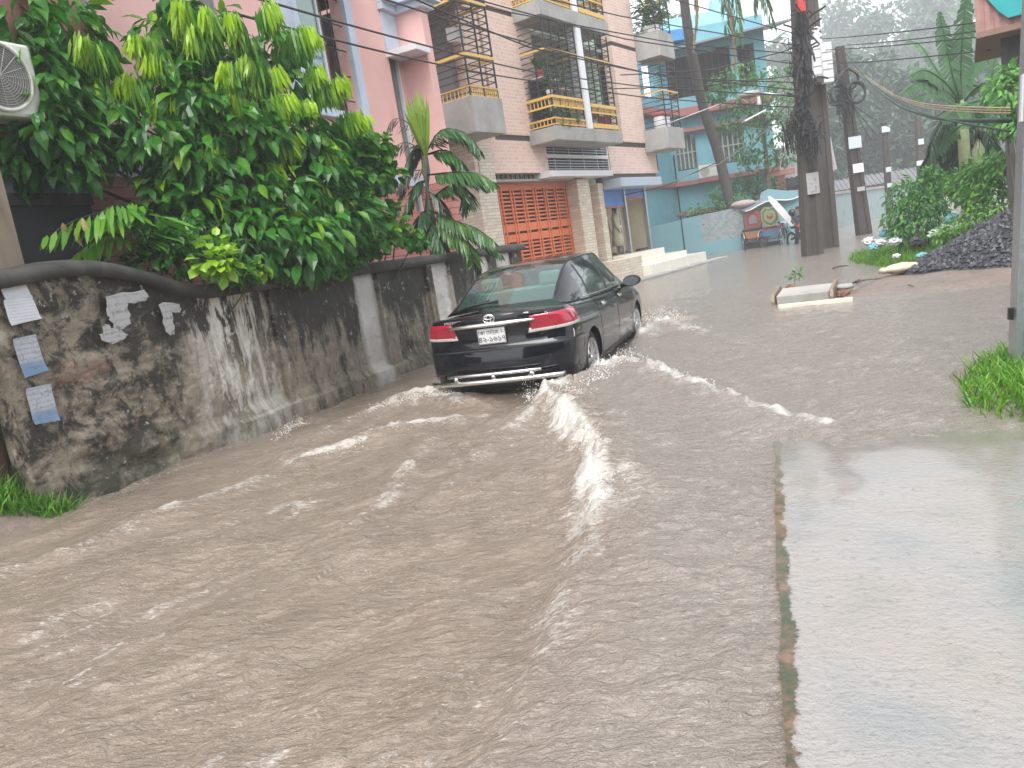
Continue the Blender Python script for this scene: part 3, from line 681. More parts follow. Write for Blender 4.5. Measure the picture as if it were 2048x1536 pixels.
# grey pipe, upper white column and the blue-grey tin panel on the left
MB().tube([(-2.35, -0.12, 3.2), (-2.35, -0.12, 10)], 0.09, 10).build('downpipe', M_CONC, pk, True)
MB().tube([(-4.35, -0.16, 4.6), (-4.35, -0.16, 10)], 0.06, 10).build('white_pipe', M_WHITE, pk, True)
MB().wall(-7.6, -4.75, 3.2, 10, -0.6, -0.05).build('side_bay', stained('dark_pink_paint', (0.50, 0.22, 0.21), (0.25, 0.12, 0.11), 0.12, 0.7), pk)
shed = empty('tin_panel_fence', 'blue grey sheet metal panel between gate pillar and pink house', 'fence', atD(192, 440, 9.25) * np.array([1, 1, 0]), THP)
m = MB().box(-1.7, 0.0, 0, 0.03, 2.70, 3.48); m.build('sheet', plain('blue_grey_sheet', (0.20, 0.245, 0.33), 0.35, 0.12, 1.5, 0.05), shed)
MB().box(-1.7, 0.0, -0.03, 0.05, 2.58, 2.698).build('rail', M_CONCD, shed)
MB().box(-1.7, -.02, 0.0, 0.05, 0.0, 2.578).build('dark_base', M_DARK, shed)
MB().box(-1.7, -0.35, -0.05, 0.06, 3.482, 3.85).build('dark_cap', M_DARK, shed)

# air conditioner outdoor unit, upper left
aco = atD(18, 150, 8.3)
ac = empty('ac_outdoor_unit', 'white air conditioner outdoor unit among the leaves at top left', 'air conditioner', aco, THP)
MB().box(-0.62, 0.27, 0, 0.32, -0.36, 0.30).build('casing', M_PLASTICW, ac, bevel=0.03)
MB().rings([[(-0.10 + r * math.cos(t), y, -0.02 + r * math.sin(t)) for t in np.linspace(0, 2 * math.pi, 33)[:-1]] for r, y in ((0.31, -0.002), (0.31, -0.028), (0.28, -0.03), (0.275, -0.004))], caps=False).build('fan_ring', M_PLASTICW, ac, True)
m = MB()
for r in np.arange(0.03, 0.28, 0.022): m.tube([(-0.10 + r * math.cos(t), -0.022, -0.02 + r * math.sin(t)) for t in np.linspace(0, 2 * math.pi, 25)], 0.003, 4, False)
for t in np.linspace(0, 2 * math.pi, 17)[:-1]: m.tube([(-0.1, -0.024, -0.02), (-0.10 + 0.28 * math.cos(t), -0.024, -0.02 + 0.28 * math.sin(t))], 0.003, 4)
m.build('fan_grille', plain('grey_plastic', (0.42, 0.42, 0.40), 0.5), ac)
MB().prism([(0.275 * math.cos(t), 0.275 * math.sin(t)) for t in np.linspace(0, 2 * math.pi, 32)[:-1]], (-0.1, -0.001, -0.02), (1, 0, 0), (0, 0, 1), (0, -1, 0), 0.004).build('fan_shade', plain('grey_recess', (0.20, 0.20, 0.19), 0.7), ac)
for x in (-.55, .18): MB().box(x, x + .05, 0, 1.1, -.42, -.362).build('bracket', M_BLACK, ac)
# ------------------------------------------------------------------ beige tiled apartment house across the end of the lane
BYAW = 0.626; THB = math.pi / 2 - BYAW; BO = np.array([2.546, 23.865, 0.0])
BD = np.array([math.sin(BYAW), math.cos(BYAW), 0.0]); BN = np.array([-math.cos(BYAW), math.sin(BYAW), 0.0])
def bp(u, v, z=0.0): return BO + BD * u + BN * v + np.array([0, 0, z])
bh = empty('apartment_house', 'beige tiled apartment house with caged balconies above an orange gate', 'building', BO, THB)
FL = (4.40, 7.68, 10.96)                                   # floor levels
m = MB()
m.wall(-3.62, -0.85, 3.55, 4.42, 0, 0.3); m.wall(3.12, 6.98, 3.50, 4.40, 0, 0.3)
for f0, f1 in ((4.56, 7.72), (7.86, 11.0)):
    m.wall(-3.32, -0.90, f0, f1, -0.05, 0.3); m.wall(4.25, 6.15, f0, f1, -0.05, 0.3)
m.box(-3.3, 6.2, 0.0, 0.3, 11.0, 13.5)
m.build('wall', M_TILE, bh)
for a, b in ((4.42, 4.555), (7.725, 7.855)):
    for p_, q_ in ((-3.5, -.92), (4.27, 6.5)): MB().box(p_, q_, 0.02, 0.3, a, b).build('recess_band', plain('dark_band', (0.10, 0.085, 0.08), 0.8), bh)
m = MB(); m.box(-4.45, -4.25, 0.25, 9, 0, 11); m.box(6.75, 6.95, 0.3, 9, 4.5, 11); m.box(-4.25, 6.9, 8.8, 9, 0, 11)
m.build('side_wall', plain('grey_side_plaster', (0.205, 0.20, 0.215), 0.8, 0.12), bh)
m = MB()
for z in FL: m.box(-4.44, 6.94, 0.3, 8.8, z - 0.12, z)
m.build('floor_slab', M_CONC, bh)
MB().box(-4.24, 6.74, 2.2, 2.35, 0.5, 11).build('room_back', M_GREENROOM, bh)
for a in (-2.2, 3.9): MB().box(a, a + 0.12, 0.4, 2.2, 4.4, 11).build('room_partition', M_GREENROOM, bh)
# ground floor: stone pillars
for a, b, v0, z1, lb in ((-4.46, -3.66, 0.0, 4.35, 'left gate pillar'), (0.70, 1.46, 0.0, 3.34, 'pillar right of the gate'), (2.06, 2.38, 0.02, 3.2, 'narrow pillar beside the shop')):
    o = MB().box(a, b, v0, v0 + 0.75, -0.2, z1).build('stone_pillar', M_STONE, bh); o['label'] = lb
MB().box(-4.30, -3.64, -0.02, 0.3, 3.3, 4.4).build('pillar_cap', M_STONE, bh)
MB().box(-1.33, 2.56, -0.34, 0.3, 3.385, 3.555).build('lintel_slab', M_WHITE, bh)
m = MB(); m.box(-3.65, 0.70, 0.10, 0.4, 3.34, 3.40); m.box(-3.64, -0.86, 0.28, 0.30, 3.40, 3.55)
m.build('gate_head', M_CONC, bh)
m = MB()
for u in np.arange(-3.5, -0.9, 0.23): m.box(u, u + 0.02, 0.2, 0.24, 3.40, 3.55)
m.build('head_bars', M_BLACK, bh)
MB().box(1.46, 2.06, 0.3, 0.5, 3.25, 3.5).build('door_head', M_CONC, bh)
# louvred opening
m = MB(); m.wall(-0.85, 3.12, 3.56, 4.40, 0.28, 0.30)
lv = m.build('louvre', M_DARK, bh)
m = MB(); m.box(-0.84, 3.1, 0.02, 0.1, 3.985, 4.09); m.box(3.04, 3.1, 0.02, 0.1, 3.56, 4.38)
m.build('cross_beam', M_WHITE, lv)
m = MB()
for z in (3.66, 3.74, 3.82, 3.90, 4.16, 4.24, 4.32): m.box(-0.84, 3.04, 0.06, 0.085, z, z + 0.02)
for u in (-0.3, 0.6, 1.5, 2.4): m.box(u, u + 0.025, 0.085, 0.10, 3.57, 4.38)
m.build('slats', M_STEEL, lv)
# balconies
def planter(name, u0, u1, v0, v1, z0, z1, t=0.1):
    m = MB(); m.box(u0, u1, v0, v0 + t, z0, z1); m.box(u0, u0 + t, v0 + t, v1, z0, z1); m.box(u1 - t, u1, v0 + t, v1, z0, z1); m.box(u0 + t, u1 - t, v0 + t, v1, z0, z0 + 0.1)
    return m.build(name, M_CONC, bh, bevel=0.012)
def cage(parent, u0, u1, v0, v1, z0, z1, mid, du=0.72, gap=0.30, rails=()):
    """black square-bar cage round a balcony, mid = heights of the yellow rails"""
    m = MB()
    for u in np.arange(u0, u1 + 0.01, (u1 - u0) / max(1, round((u1 - u0) / du))): m.box(u - 0.017, u + 0.017, v0 - 0.017, v0 + 0.017, z0, z1)
    for z in np.arange(z0 + gap * 0.5, z1, gap):
        m.box(u0, u1, v0 - 0.01, v0 + 0.01, z - 0.01, z + 0.01)
        for u in (u0, u1): m.box(u - 0.01, u + 0.01, v0, v1, z - 0.01, z + 0.01)
    m.build('cage', M_BLACK, parent)
    for z, h in mid:
        m = MB(); m.box(u0 - 0.02, u1 + 0.02, v0 - 0.03, v0 + 0.025, z, z + h); m.box(u0 - 0.03, u0 + 0.02, v0 + 0.026, v1, z, z + h); m.box(u1 - 0.02, u1 + 0.03, v0 + 0.026, v1, z, z + h)
        m.build('yellow_rail', M_YEL, parent)
    for za, zb in rails:
        m = MB()
        for u in np.arange(u0, u1, 0.085): m.box(u - 0.012, u + 0.012, v0 - 0.012, v0 + 0.012, za, zb)
        for v_ in np.arange(v0 + 0.1, v1, 0.12):
            m.box(u0 - 0.012, u0 + 0.012, v_ - 0.012, v_ + 0.012, za, zb); m.box(u1 - 0.012, u1 + 0.012, v_ - 0.012, v_ + 0.012, za, zb)
        for z in (za, zb): m.box(u0 - .012, u1 + .012, v0 - .015, v0 + .015, z - .012, z + .012); m.box(u0 - .015, u0 + .015, v0 + .016, v1, z - .012, z + .012); m.box(u1 - .015, u1 + .015, v0 + .016, v1, z - .012, z + .012)
        m.build('yellow_baluster', M_YEL, parent)
for k, dz in enumerate((0.0, 3.28)):
    b = planter('balcony', -1.70, 2.34, -0.92, 0.0, 4.28 + dz, 4.66 + dz)
    cage(b, -1.62, 0.12, -0.86, 0.0, 4.67 + dz, 7.5 + dz, ((6.68 + dz, 0.05), (5.42 + dz, 0.07), (5.18 + dz, 0.04), (4.86 + dz, 0.04), (4.70 + dz, 0.035)), 0.45, 0.155, ((5.22 + dz, 5.42 + dz), (4.72 + dz, 4.86 + dz)))
    cage(b, 0.62, 2.22, -0.86, 0.0, 4.67 + dz, 7.5 + dz, ((6.68 + dz, 0.05), (5.30 + dz, 0.10), (5.12 + dz, 0.04), (4.70 + dz, 0.13)), 0.45, 0.155, ((5.14 + dz, 5.3 + dz),))
    MB().box(0.24, 0.52, -0.90, -0.6, 4.662 + dz, 7.555 + dz).build('column', M_WHITE, b)
    b2 = planter('corner_balcony', -5.42, -4.16, -0.92, 1.6, 4.35 + dz, 5.19 + dz)
    cage(b2, -5.36, -4.22, -0.86, 1.5, 5.2 + dz, 7.55 + dz, ((6.10 + dz, 0.07), (7.35 + dz, 0.06), (5.4 + dz, 0.03)), 0.55, 0.155, ((5.2 + dz, 5.4 + dz),))
    MB().box(-4.24, -3.36, 0.0, 0.25, 4.4 + dz, 7.6 + dz).build('corner_pier', M_TILE, bh)
    b3 = planter('end_balcony', 4.05 + (0.2 if k else 0) + 2.0, 7.6, -0.92, 0.0, 4.22 + dz - 0.1 * k, 4.97 + dz)
    cage(b3, 6.2, 7.5, -0.86, 0.0, 4.98 + dz, 7.3 + dz, ((6.2 + dz, 0.05),), 0.6, 0.17)
MB().box(-5.4, -4.25, -0.9, 8.0, 7.58, 7.70).build('corner_slab', M_CONC, bh)
MB().box(-4.9, -4.46, 1.4, 8.0, 4.3, 11).build('corner_wall', stained('pale_grey_paint', (0.44, 0.45, 0.44), (0.2, 0.2, 0.2), 0.15), bh)
# wide orange sliding gate
gt = empty('sliding_gate', 'wide orange slatted steel gate between stone pillars', 'gate', bp(0, 0.42), THB)
m = MB(); m.box(-3.64, 0.69, 0, 0.04, 3.18, 3.34); m.box(-3.64, 0.69, 0, 0.04, 2.0, 2.22); m.box(-3.64, 0.69, 0, 0.04, 1.72, 1.93)
m.build('sheet_band', M_ORANGE, gt)
m = MB()
for z in np.arange(2.30, 3.17, 0.108): m.box(-3.62, 0.67, 0.01, 0.03, z - 0.024, z + 0.024)
for z in np.arange(0.35, 1.72, 0.108): m.box(-3.62, 0.67, 0.01, 0.03, z - 0.024, z + 0.024)
m.build('slat', M_ORANGE, gt)
m = MB()
for u in np.linspace(-3.55, 0.62, 8):
    for d in (-0.07, 0.07): m.box(u + d - 0.025, u + d + 0.025, -0.02, 0.01, 0.25, 3.2)
m.build('upright', M_ORANGE, gt)
MB().box(-3.64, 0.69, 0.9, 0.95, 0.0, 3.4).build('backing', plain('dark_red_shade', (0.16, 0.045, 0.03), 0.8), gt)
# narrow side door
dr = empty('side_door', 'narrow orange red steel door between two stone pillars', 'door', bp(0, 0.46), THB)
MB().box(1.47, 2.05, 0, 0.04, 0.5, 3.24).build('leaf', M_ORANGE, dr)
m = MB()
for z in np.arange(0.7, 3.1, 0.115): m.box(1.62, 1.95, -0.012, 0.0, z, z + 0.03)
m.build('slot', plain('dark_red_shade', (0.16, 0.045, 0.03), 0.8), dr)
MB().box(1.9, 1.96, -0.05, -0.012, 1.9, 2.0).build('handle', M_BLACK, dr)
# shop with half-raised blue shutters
sh = empty('corner_shop', 'open corner shop with half raised blue shutters and white steps', 'shop', bp(0, 0), THB)
MB().box(2.5, 5.75, -0.62, 0.05, 2.98, 3.27).build('awning_board', plain('grey_blue_board', (0.42, 0.50, 0.60), 0.45, 0.08, 2), sh, bevel=0.02)
m = MB(); m.box(2.40, 5.62, 2.6, 2.7, 0.8, 3.2); m.box(2.4, 2.48, 0.05, 2.6, 0.8, 3.2); m.box(4.35, 5.62, 1.0, 1.1, 0.86, 3.0); m.box(2.4, 5.6, 0.1, 2.6, 3.1, 3.2)
m.build('interior_wall', M_CREAM, sh)
MB().box(5.64, 5.74, 0.13, 2.65, 0.8, 3.1).build('end_wall', M_CREAM, sh)
MB().box(2.46, 6.9, 0.06, 0.28, 3.22, 3.498).build('lintel_band', plain('dark_band', (0.10, 0.085, 0.08), 0.8), bh)
MB().box(2.4, 5.62, 0.05, 2.65, 0.62, 0.80).build('shop_floor', plain('tan_tile', (0.42, 0.30, 0.24), 0.5), sh)
o = MB()
for z in np.arange(2.44, 2.98, 0.075): o.box(2.44, 3.86, 0.05, 0.085, z, z + 0.068)
o.build('shutter', M_BLUESHUT, sh)
o = MB()
for z in np.arange(2.68, 2.98, 0.075): o.box(3.99, 5.52, 0.05, 0.085, z, z + 0.068)
o.build('shutter', M_BLUESHUT, sh)
m = MB(); m.box(2.44, 3.86, 0.04, 0.1, 2.38, 2.435); m.box(3.99, 5.52, 0.04, 0.1, 2.62, 2.675)
m.build('shutter_foot', M_RED, sh)
for u in (3.87, 5.53): MB().box(u, u + .11, 0.0, 0.12, 0.8, 2.98).build('steel_post', M_STEEL, sh)
d = MB().box(4.05, 4.42, 0.55, 0.60, 0.82, 2.75).build('glass_door', M_GREYGLASS, sh)
m = MB(); m.box(4.0, 4.05, 0.53, 0.62, 0.8, 2.8); m.box(4.05, 4.42, 0.53, 0.62, 1.72, 1.80); m.box(4.42, 4.47, 0.53, 0.62, 0.8, 2.8)
m.build('frame', M_WHITE, d)
MB().box(4.86, 5.5, 0.12, 0.3, 0.80, 0.88).build('door_mat', M_DARK, sh)
m = MB()
M_MARB = plain('white_marble', (0.82, 0.79, 0.70), 0.25, 0.05, 2, 0.05)
m.box(2.5, 5.72, -0.42, 0.05, -0.3, 0.795); m.box(2.5, 6.72, -0.85, -0.42, -0.3, 0.55); m.box(2.5, 7.5, -1.28, -0.85, -0.3, 0.37); m.box(5.72, 6.72, -0.42, 0.05, -0.3, 0.55); m.box(6.72, 7.5, -0.85, 0.05, -0.3, 0.37)
m.build('steps', M_MARB, sh, bevel=0.008)
MB().box(-0.6, 8.6, -1.75, -1.28, -0.3, 0.05).build('apron', M_CONC, sh, bevel=0.02)
MB().box(0.9, 2.48, -1.0, 0.0, -0.3, 0.70).build('stone_block', M_STONE, sh)
# window grille strip at the right edge
MB().box(6.96, 7.0, -0.02, 0.6, 3.6, 4.2).build('edge_window', M_BLACK, bh)
# things on the balconies
M_LEAFB = leafmat('balcony_leaf', (0.02, 0.07, 0.02), (0.05, 0.17, 0.035), (0.16, 0.34, 0.06))
M_POT = [plain('terracotta', (0.40, 0.13, 0.08), 0.7), plain('white_pot', (0.7, 0.68, 0.64), 0.5), plain('red_pot', (0.45, 0.06, 0.06), 0.4)]
def pot_plant(u, v, z, h, r, mat, label, n=60, spiky=False, lm=None, group='potted plants on the caged balcony'):
    t = empty('potted_plant', label, 'potted plant', bp(u, v, z), THB, group)
    MB().rings([[(q * math.cos(a), q * math.sin(a), zz_) for a in np.linspace(0, 2 * math.pi, 13)[:-1]] for q, zz_ in ((r * 0.7, 0), (r, h * 0.28), (r * 0.85, h * 0.26))]).build('pot', mat, t, True)
    m = MB()
    for _ in range(n):
        a = random.uniform(0, 2 * math.pi); l = h * (random.uniform(0.5, 0.8) if spiky else random.uniform(0.18, 0.3)); b = np.array([0, 0, h * 0.26]) if spiky else np.array([random.gauss(0, r * 0.7), random.gauss(0, r * 0.7), h * random.uniform(0.3, 0.95)])
        d = np.array([math.cos(a), math.sin(a), random.uniform(0.8, 2.5) if spiky else random.uniform(-0.5, 0.8)]); d /= np.linalg.norm(d); s = np.cross(d, [0, 0, 1]); s /= np.linalg.norm(s); w_ = l * (0.07 if spiky else 0.26)
        m.add([b, b + d * l * 0.5 + s * w_, b + d * l - np.array([0, 0, l * 0.2]), b + d * l * 0.5 - s * w_], [(0, 1, 2, 3)])
    o = m.build('foliage', lm or M_LEAFB, t); at = o.data.attributes.new('age', 'FLOAT', 'POINT'); at.data.foreach_set('value', np.repeat(rng.uniform(0.1, 0.9, len(m.v) // 4), 4).astype(np.float32))
    return t
sf = empty('plant_shelf', 'tiered white plant rack inside the caged balcony', 'plant rack', bp(0, 0), THB)
m = MB(); m.box(-1.45, -0.55, -0.55, -0.25, 6.02, 6.07); m.box(-0.75, 0.1, -0.55, -0.25, 5.78, 5.83); m.box(-1.45, -0.5, -0.75, -0.45, 5.48, 5.53)
m.build('shelf', M_WHITE, sf)
m = MB(); m.box(-1.46, -1.42, -0.4, -0.36, 4.4, 6.6); m.box(-0.02, 0.02, -0.4, -0.36, 4.4, 6.3); m.box(-1.5, -0.6, -0.15, -0.12, 4.5, 6.05)
m.build('rack_frame', M_DARK, sf)
k = 0
for u, v, z, h, r, mt, sp, lb in ((-1.25, -0.4, 6.07, 0.75, .10, 2, True, 'tall spiky plant in red pot on top of the balcony rack'), (-0.95, -0.4, 6.07, 0.35, .09, 2, False, 'small leafy plant in red pot on top shelf beside the spiky one'), (-0.5, -0.4, 5.83, 0.45, .09, 0, False, 'leafy plant in terracotta pot on the right shelf of the rack'), (-0.15, -0.4, 5.83, 0.35, .08, 2, True, 'small spiky plant at the right end of the rack shelf'),
                               (-1.25, -0.6, 5.53, 0.6, .10, 1, False, 'bushy plant in white pot on the low rack shelf'), (-0.85, -0.6, 5.53, 0.4, .10, 0, False, 'leafy plant in terracotta pot on the low rack shelf'), (-1.3, -0.7, 4.42, 0.85, .13, 0, False, 'bushy plant on the balcony floor at its left corner'),
                               (-0.85, -0.7, 4.42, 0.8, .13, 0, False, 'bushy plant on the balcony floor, second from the corner'), (-0.35, -0.7, 4.42, 0.85, .13, 1, True, 'spiky plant on the balcony floor beside the white column'), (1.1, -0.7, 5.0, 0.6, .10, 0, True, 'spiky plant right of the white balcony column')):
    pot_plant(u, v, z, h, r, M_POT[mt], lb, 45 if sp else 80, sp)
cl = MB()
rg = []
for i, u in enumerate(np.linspace(1.25, 2.0, 9)): rg.append([(u, -0.74 + 0.03 * math.sin(i * 2.1), 5.12), (u, -0.72 + 0.05 * math.sin(i * 2.1 + 1), 4.9), (u, -0.74 + 0.04 * math.sin(i * 1.7), 4.7)])
tag(cl.rings(rg, closed=False, caps=False).build('hanging_cloth', plain('crimson_cloth', (0.42, 0.02, 0.05), 0.8), None, True, loc=BO, rz=THB), 'crimson cloth hanging behind the right balcony rail', 'cloth')
for i, (u, lb) in enumerate(((6.45, 'white jar with red lid on end balcony, left one'), (6.95, 'white jar with red lid on end balcony, right one'))):
    j = empty('plastic_drum', lb, 'drum', bp(u, -0.5, 4.32), THB, 'white drums on the end balcony')
    MB().rings([[(q * math.cos(a), q * math.sin(a), zz_) for a in np.linspace(0, 2 * math.pi, 15)[:-1]] for q, zz_ in ((.19, 0), (.2, 1.05), (.16, 1.1))]).build('body', M_WHITE, j, True)
    MB().rings([[(q * math.cos(a), q * math.sin(a), zz_) for a in np.linspace(0, 2 * math.pi, 15)[:-1]] for q, zz_ in ((.22, 1.1), (.22, 1.2), (.12, 1.24))]).build('lid', M_RED, j, True)
pot_plant(6.7, -0.5, 8.15, 1.3, .3, M_POT[1], 'big leafy plant spilling over the upper end balcony', 160, False, group='plants on upper balconies')
pot_plant(-0.6, -0.6, 7.95, 0.8, .2, M_POT[0], 'green plant on the upper middle balcony', 90, False, group='plants on upper balconies')
lau = MB()
rg = [[(u, -0.3 + 0.04 * math.sin(u * 17), z + 0.03 * math.sin(u * 9)) for z in (6.95, 6.8, 6.62)] for u in np.linspace(-5.2, -4.5, 12)]
tag(lau.rings(rg, closed=False, caps=False).build('laundry', plain('white_laundry', (0.62, 0.6, 0.58), 0.9), None, True, loc=BO, rz=THB), 'pale laundry hung inside the caged corner balcony', 'laundry')

# ------------------------------------------------------------------ turquoise house and its yard wall
CP = atD(1358, 450, 40.2) * np.array([1, 1, 0])
RYAW = R_(-66)                                             # right wing runs across the view
tq = empty('turquoise_house', 'turquoise two storey house with red bands and a dark veranda', 'house', CP, 0)
ax = np.array([math.cos(R_(-16)), math.sin(R_(-16)), 0])
thq = R_(-9)
def qb(m): return m
wing = lambda: MB()
m = MB(); Lq = 4.9
m.wall(0, Lq, -0.3, 6.6, 0, 0.3, [(0.25, 1.25, 4.1, 5.75), (2.3, 3.5, 4.1, 5.75), (0.4, 2.2, 0.5, 1.9)])
m.wall(0, Lq, 6.95, 9.8, 0, 0.3, [(0.25, 3.3, 7.5, 9.5), (3.6, 4.4, 7.5, 9.4)]); m.box(0, Lq, 0.02, 0.3, 9.8, 10.6); m.box(Lq - 0.3, Lq, 0.3, 8, -0.3, 10.5); m.box(0, Lq, 7.7, 8, -0.3, 9.8)
o = m.build('wall', M_CYAN, tq); o.rotation_euler.z = thq
m = MB(); m.box(-0.1, Lq + 0.1, -0.5, 0.02, 6.6, 6.95); m.box(-0.1, Lq + 0.1, -0.35, 0.0, 3.35, 3.55); m.box(-0.1, Lq + 0.1, -0.3, 0, 5.85, 6.0); m.box(-0.1, 3.5, -0.1, 0, 1.95, 2.1)
o = m.build('red_band', plain('faded_red_band', (0.36, 0.13, 0.12), 0.7), tq); o.rotation_euler.z = thq
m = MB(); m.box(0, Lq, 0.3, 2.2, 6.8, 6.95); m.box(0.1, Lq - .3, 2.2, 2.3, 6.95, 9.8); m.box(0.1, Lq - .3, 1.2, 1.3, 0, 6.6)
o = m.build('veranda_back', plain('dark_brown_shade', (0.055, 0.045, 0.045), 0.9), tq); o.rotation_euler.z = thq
m = MB(); m.add([(-1.2, -1.1, 9.45), (Lq + 1.3, -1.1, 9.85), (Lq + 1.3, 4, 10.7), (-1.2, 4, 10.3), (-1.2, -1.1, 9.53), (Lq + 1.3, -1.1, 9.93), (Lq + 1.3, 4, 10.78), (-1.2, 4, 10.38)], [(0, 3, 2, 1), (4, 5, 6, 7), (0, 1, 5, 4), (1, 2, 6, 5), (2, 3, 7, 6), (3, 0, 4, 7)])
o = m.build('veranda_roof', plain('grey_tin_roof', (0.20, 0.21, 0.23), 0.5, 0.2), tq); o.rotation_euler.z = thq
m = MB(); m.box(0.6, 4.0, 3.0, 7.0, 10.3, 11.9); m.box(3.2, 4.6, 3.2, 4.8, 10.3, 12.6)
o = m.build('roof_room', plain('pale_turquoise', (0.30, 0.56, 0.63), 0.7, 0.08), tq); o.rotation_euler.z = thq
m = MB()
for u in np.arange(0.35, 3.3, 0.30): m.box(u, u + 0.03, 0.1, 0.13, 7.5, 9.5)
for u in np.arange(3.65, 4.4, 0.2): m.box(u, u + 0.03, 0.1, 0.13, 7.5, 9.4)
o = m.build('veranda_bars', plain('brown_bars', (0.10, 0.075, 0.075), 0.7), tq); o.rotation_euler.z = thq
for a, b in ((0.25, 1.25), (2.3, 3.5)):
    m = MB().box(a, b, 0.2, 0.22, 4.15, 5.75); o = m.build('window', M_GREYGLASS, tq); o.rotation_euler.z = thq
    m = MB()
    for u in np.linspace(a, b, 6): m.box(u - 0.03, u + 0.03, 0.1, 0.14, 4.15, 5.75)
    m.box(a - .05, b + .05, 0.08, 0.12, 4.9, 4.95); p = m.build('grille', plain('pale_green_bars', (0.35, 0.42, 0.36), 0.6), o)
wq = math.pi / 2 - 0.64
m = MB(); m.wall(-4.6, -0.001, -0.3, 6.6, 0, 0.3); m.wall(-4.6, -0.001, 6.95, 10.0, 0, 0.3, [(-2.2, -0.6, 7.6, 9.3)])
o = m.build('street_wing', M_CYAN, tq); o.rotation_euler.z = wq
for a_, b_, c_ in ((-.5, 6.6, 6.94), (-.2, 3.36, 3.54)): o = MB().box(-4.6, 0, a_, .02, b_, c_).build('street_band', plain('faded_red_band', (0.36, 0.13, 0.12), 0.7), tq); o.rotation_euler.z = wq
MB().tube([(-0.55, -0.25, -0.3), (-0.55, -0.25, 10.0)], 0.13, 12).build('corner_column', M_CYAN, tq, True)
MB().box(-3.6, 1.3, -0.6, 4.0, 10.05, 10.55).build('blue_canopy', plain('bright_blue_sheet', (0.05, 0.24, 0.55), 0.5), tq)
MB().tube([(0.12, -0.06, 0.3), (0.12, -0.06, 4.9)], 0.035, 8).build('drainpipe', M_BLACK, tq)
c0 = atD(1416, 342, 39.0)
a2 = empty('ac_outdoor_unit', 'small grey air conditioner on the turquoise house below its window', 'air conditioner', c0, thq)
MB().box(-0.42, 0.42, 0, 0.35, -0.28, 0.3).build('casing', M_PLASTICW, a2, bevel=0.02)
MB().prism([(0.22 * math.cos(t), 0.22 * math.sin(t)) for t in np.linspace(0, 6.28, 24)[:-1]], (-0.15, -0.001, 0), (1, 0, 0), (0, 0, 1), (0, -1, 0), 0.02).build('fan_grille', plain('grey_plastic', (0.3, 0.3, 0.3), 0.5), a2)
# yard wall
yw = empty('yard_wall', 'turquoise yard wall with a flaking grey patch behind the rickshaws', 'wall', (0, 0, 0))
ya = atz(1305, 531, 0.0); ya = np.array([7.35, 35.9, 0]); yb = np.array([13.8, 34.1, 0]); yd = (yb - ya) / np.linalg.norm(yb - ya); yl = float(np.linalg.norm(yb - ya))
thy = math.atan2(yd[1], yd[0]); yw.location = ya; yw.rotation_euler = (0, 0, thy)
g = N('flaking_turquoise'); v = g.coord(); x = g.n('SeparateXYZ'); g.l(v, x.inputs[0]); n1 = g.noise(v, 4, 6, 0.7); n2 = g.noise(v, 1.2, 4)
pk_ = g.math('MULTIPLY', g.ramp(x.outputs[0], [(0.0, 0.0), (0.02, 0.0), (0.03, 1.0)]), 1.0)
c = g.mix(g.ramp(n2, [(0.4, 0.0), (0.65, 0.5)]), (0.20, 0.39, 0.45), (0.26, 0.43, 0.48))
pm = g.math('MULTIPLY', g.ramp(g.math('SUBTRACT', x.outputs[0], 2.25), [(0.0, 0.0), (0.05, 1.0)]), g.ramp(g.math('SUBTRACT', 5.1, x.outputs[0]), [(0.0, 0.0), (0.05, 1.0)]))
pm = g.math('MULTIPLY', pm, g.math('MULTIPLY', g.ramp(g.math('ADD', x.outputs[2], g.math('MULTIPLY', n1, 0.5)), [(0.78, 0.0), (0.86, 1.0)]), g.ramp(n1, [(0.36, 0.0), (0.46, 0.85)])))
c = g.mix(pm, c, g.ramp(n1, [(0.4, (0.22, 0.23, 0.24)), (0.58, (0.42, 0.43, 0.44)), (0.64, (0.06, 0.06, 0.065))]))
M_FLAKE = g.set(c, 0.75, g.bump(n1, 0.3, 0.02))
m = MB()
uS = [0, 1.5, 1.52, 1.78, 1.8, 2.4, 3.2, 3.9, 4.3, 4.6, 4.9, 5.0, 5.3, yl]; zS = [1.62, 1.72, 1.75, 1.76, 1.76, 1.80, 1.83, 1.86, 1.95, 2.02, 2.04, 2.35, 2.45, 2.05]
m.rings([[(u, 0, -0.3), (u, 0, z), (u, 0.2, z), (u, 0.2, -0.3)] for u, z in zip(uS, zS)])
m.build('plaster', M_FLAKE, yw)
MB().box(1.5, 1.85, -0.05, -0.002, -0.3, 1.74).build('pier', M_FLAKE, yw)
MB().tube([(1.46, -0.05, -0.2), (1.46, -0.05, 1.74)], 0.02, 6).build('dark_joint', M_BLACK, yw)
tg = MB().ball((0, 0, 0), (0.55, 0.25, 0.17), 14, 8).build('rolled_sack', plain('pinkish_sack', (0.46, 0.36, 0.37), 0.9, 0.2, 8), None, True, loc=ya + yd * 4.2 + np.array([0, 0, 1.98]), rz=thy + 0.1)
tag(tg, 'pale pinkish rolled sack lying on top of the turquoise yard wall', 'sack')
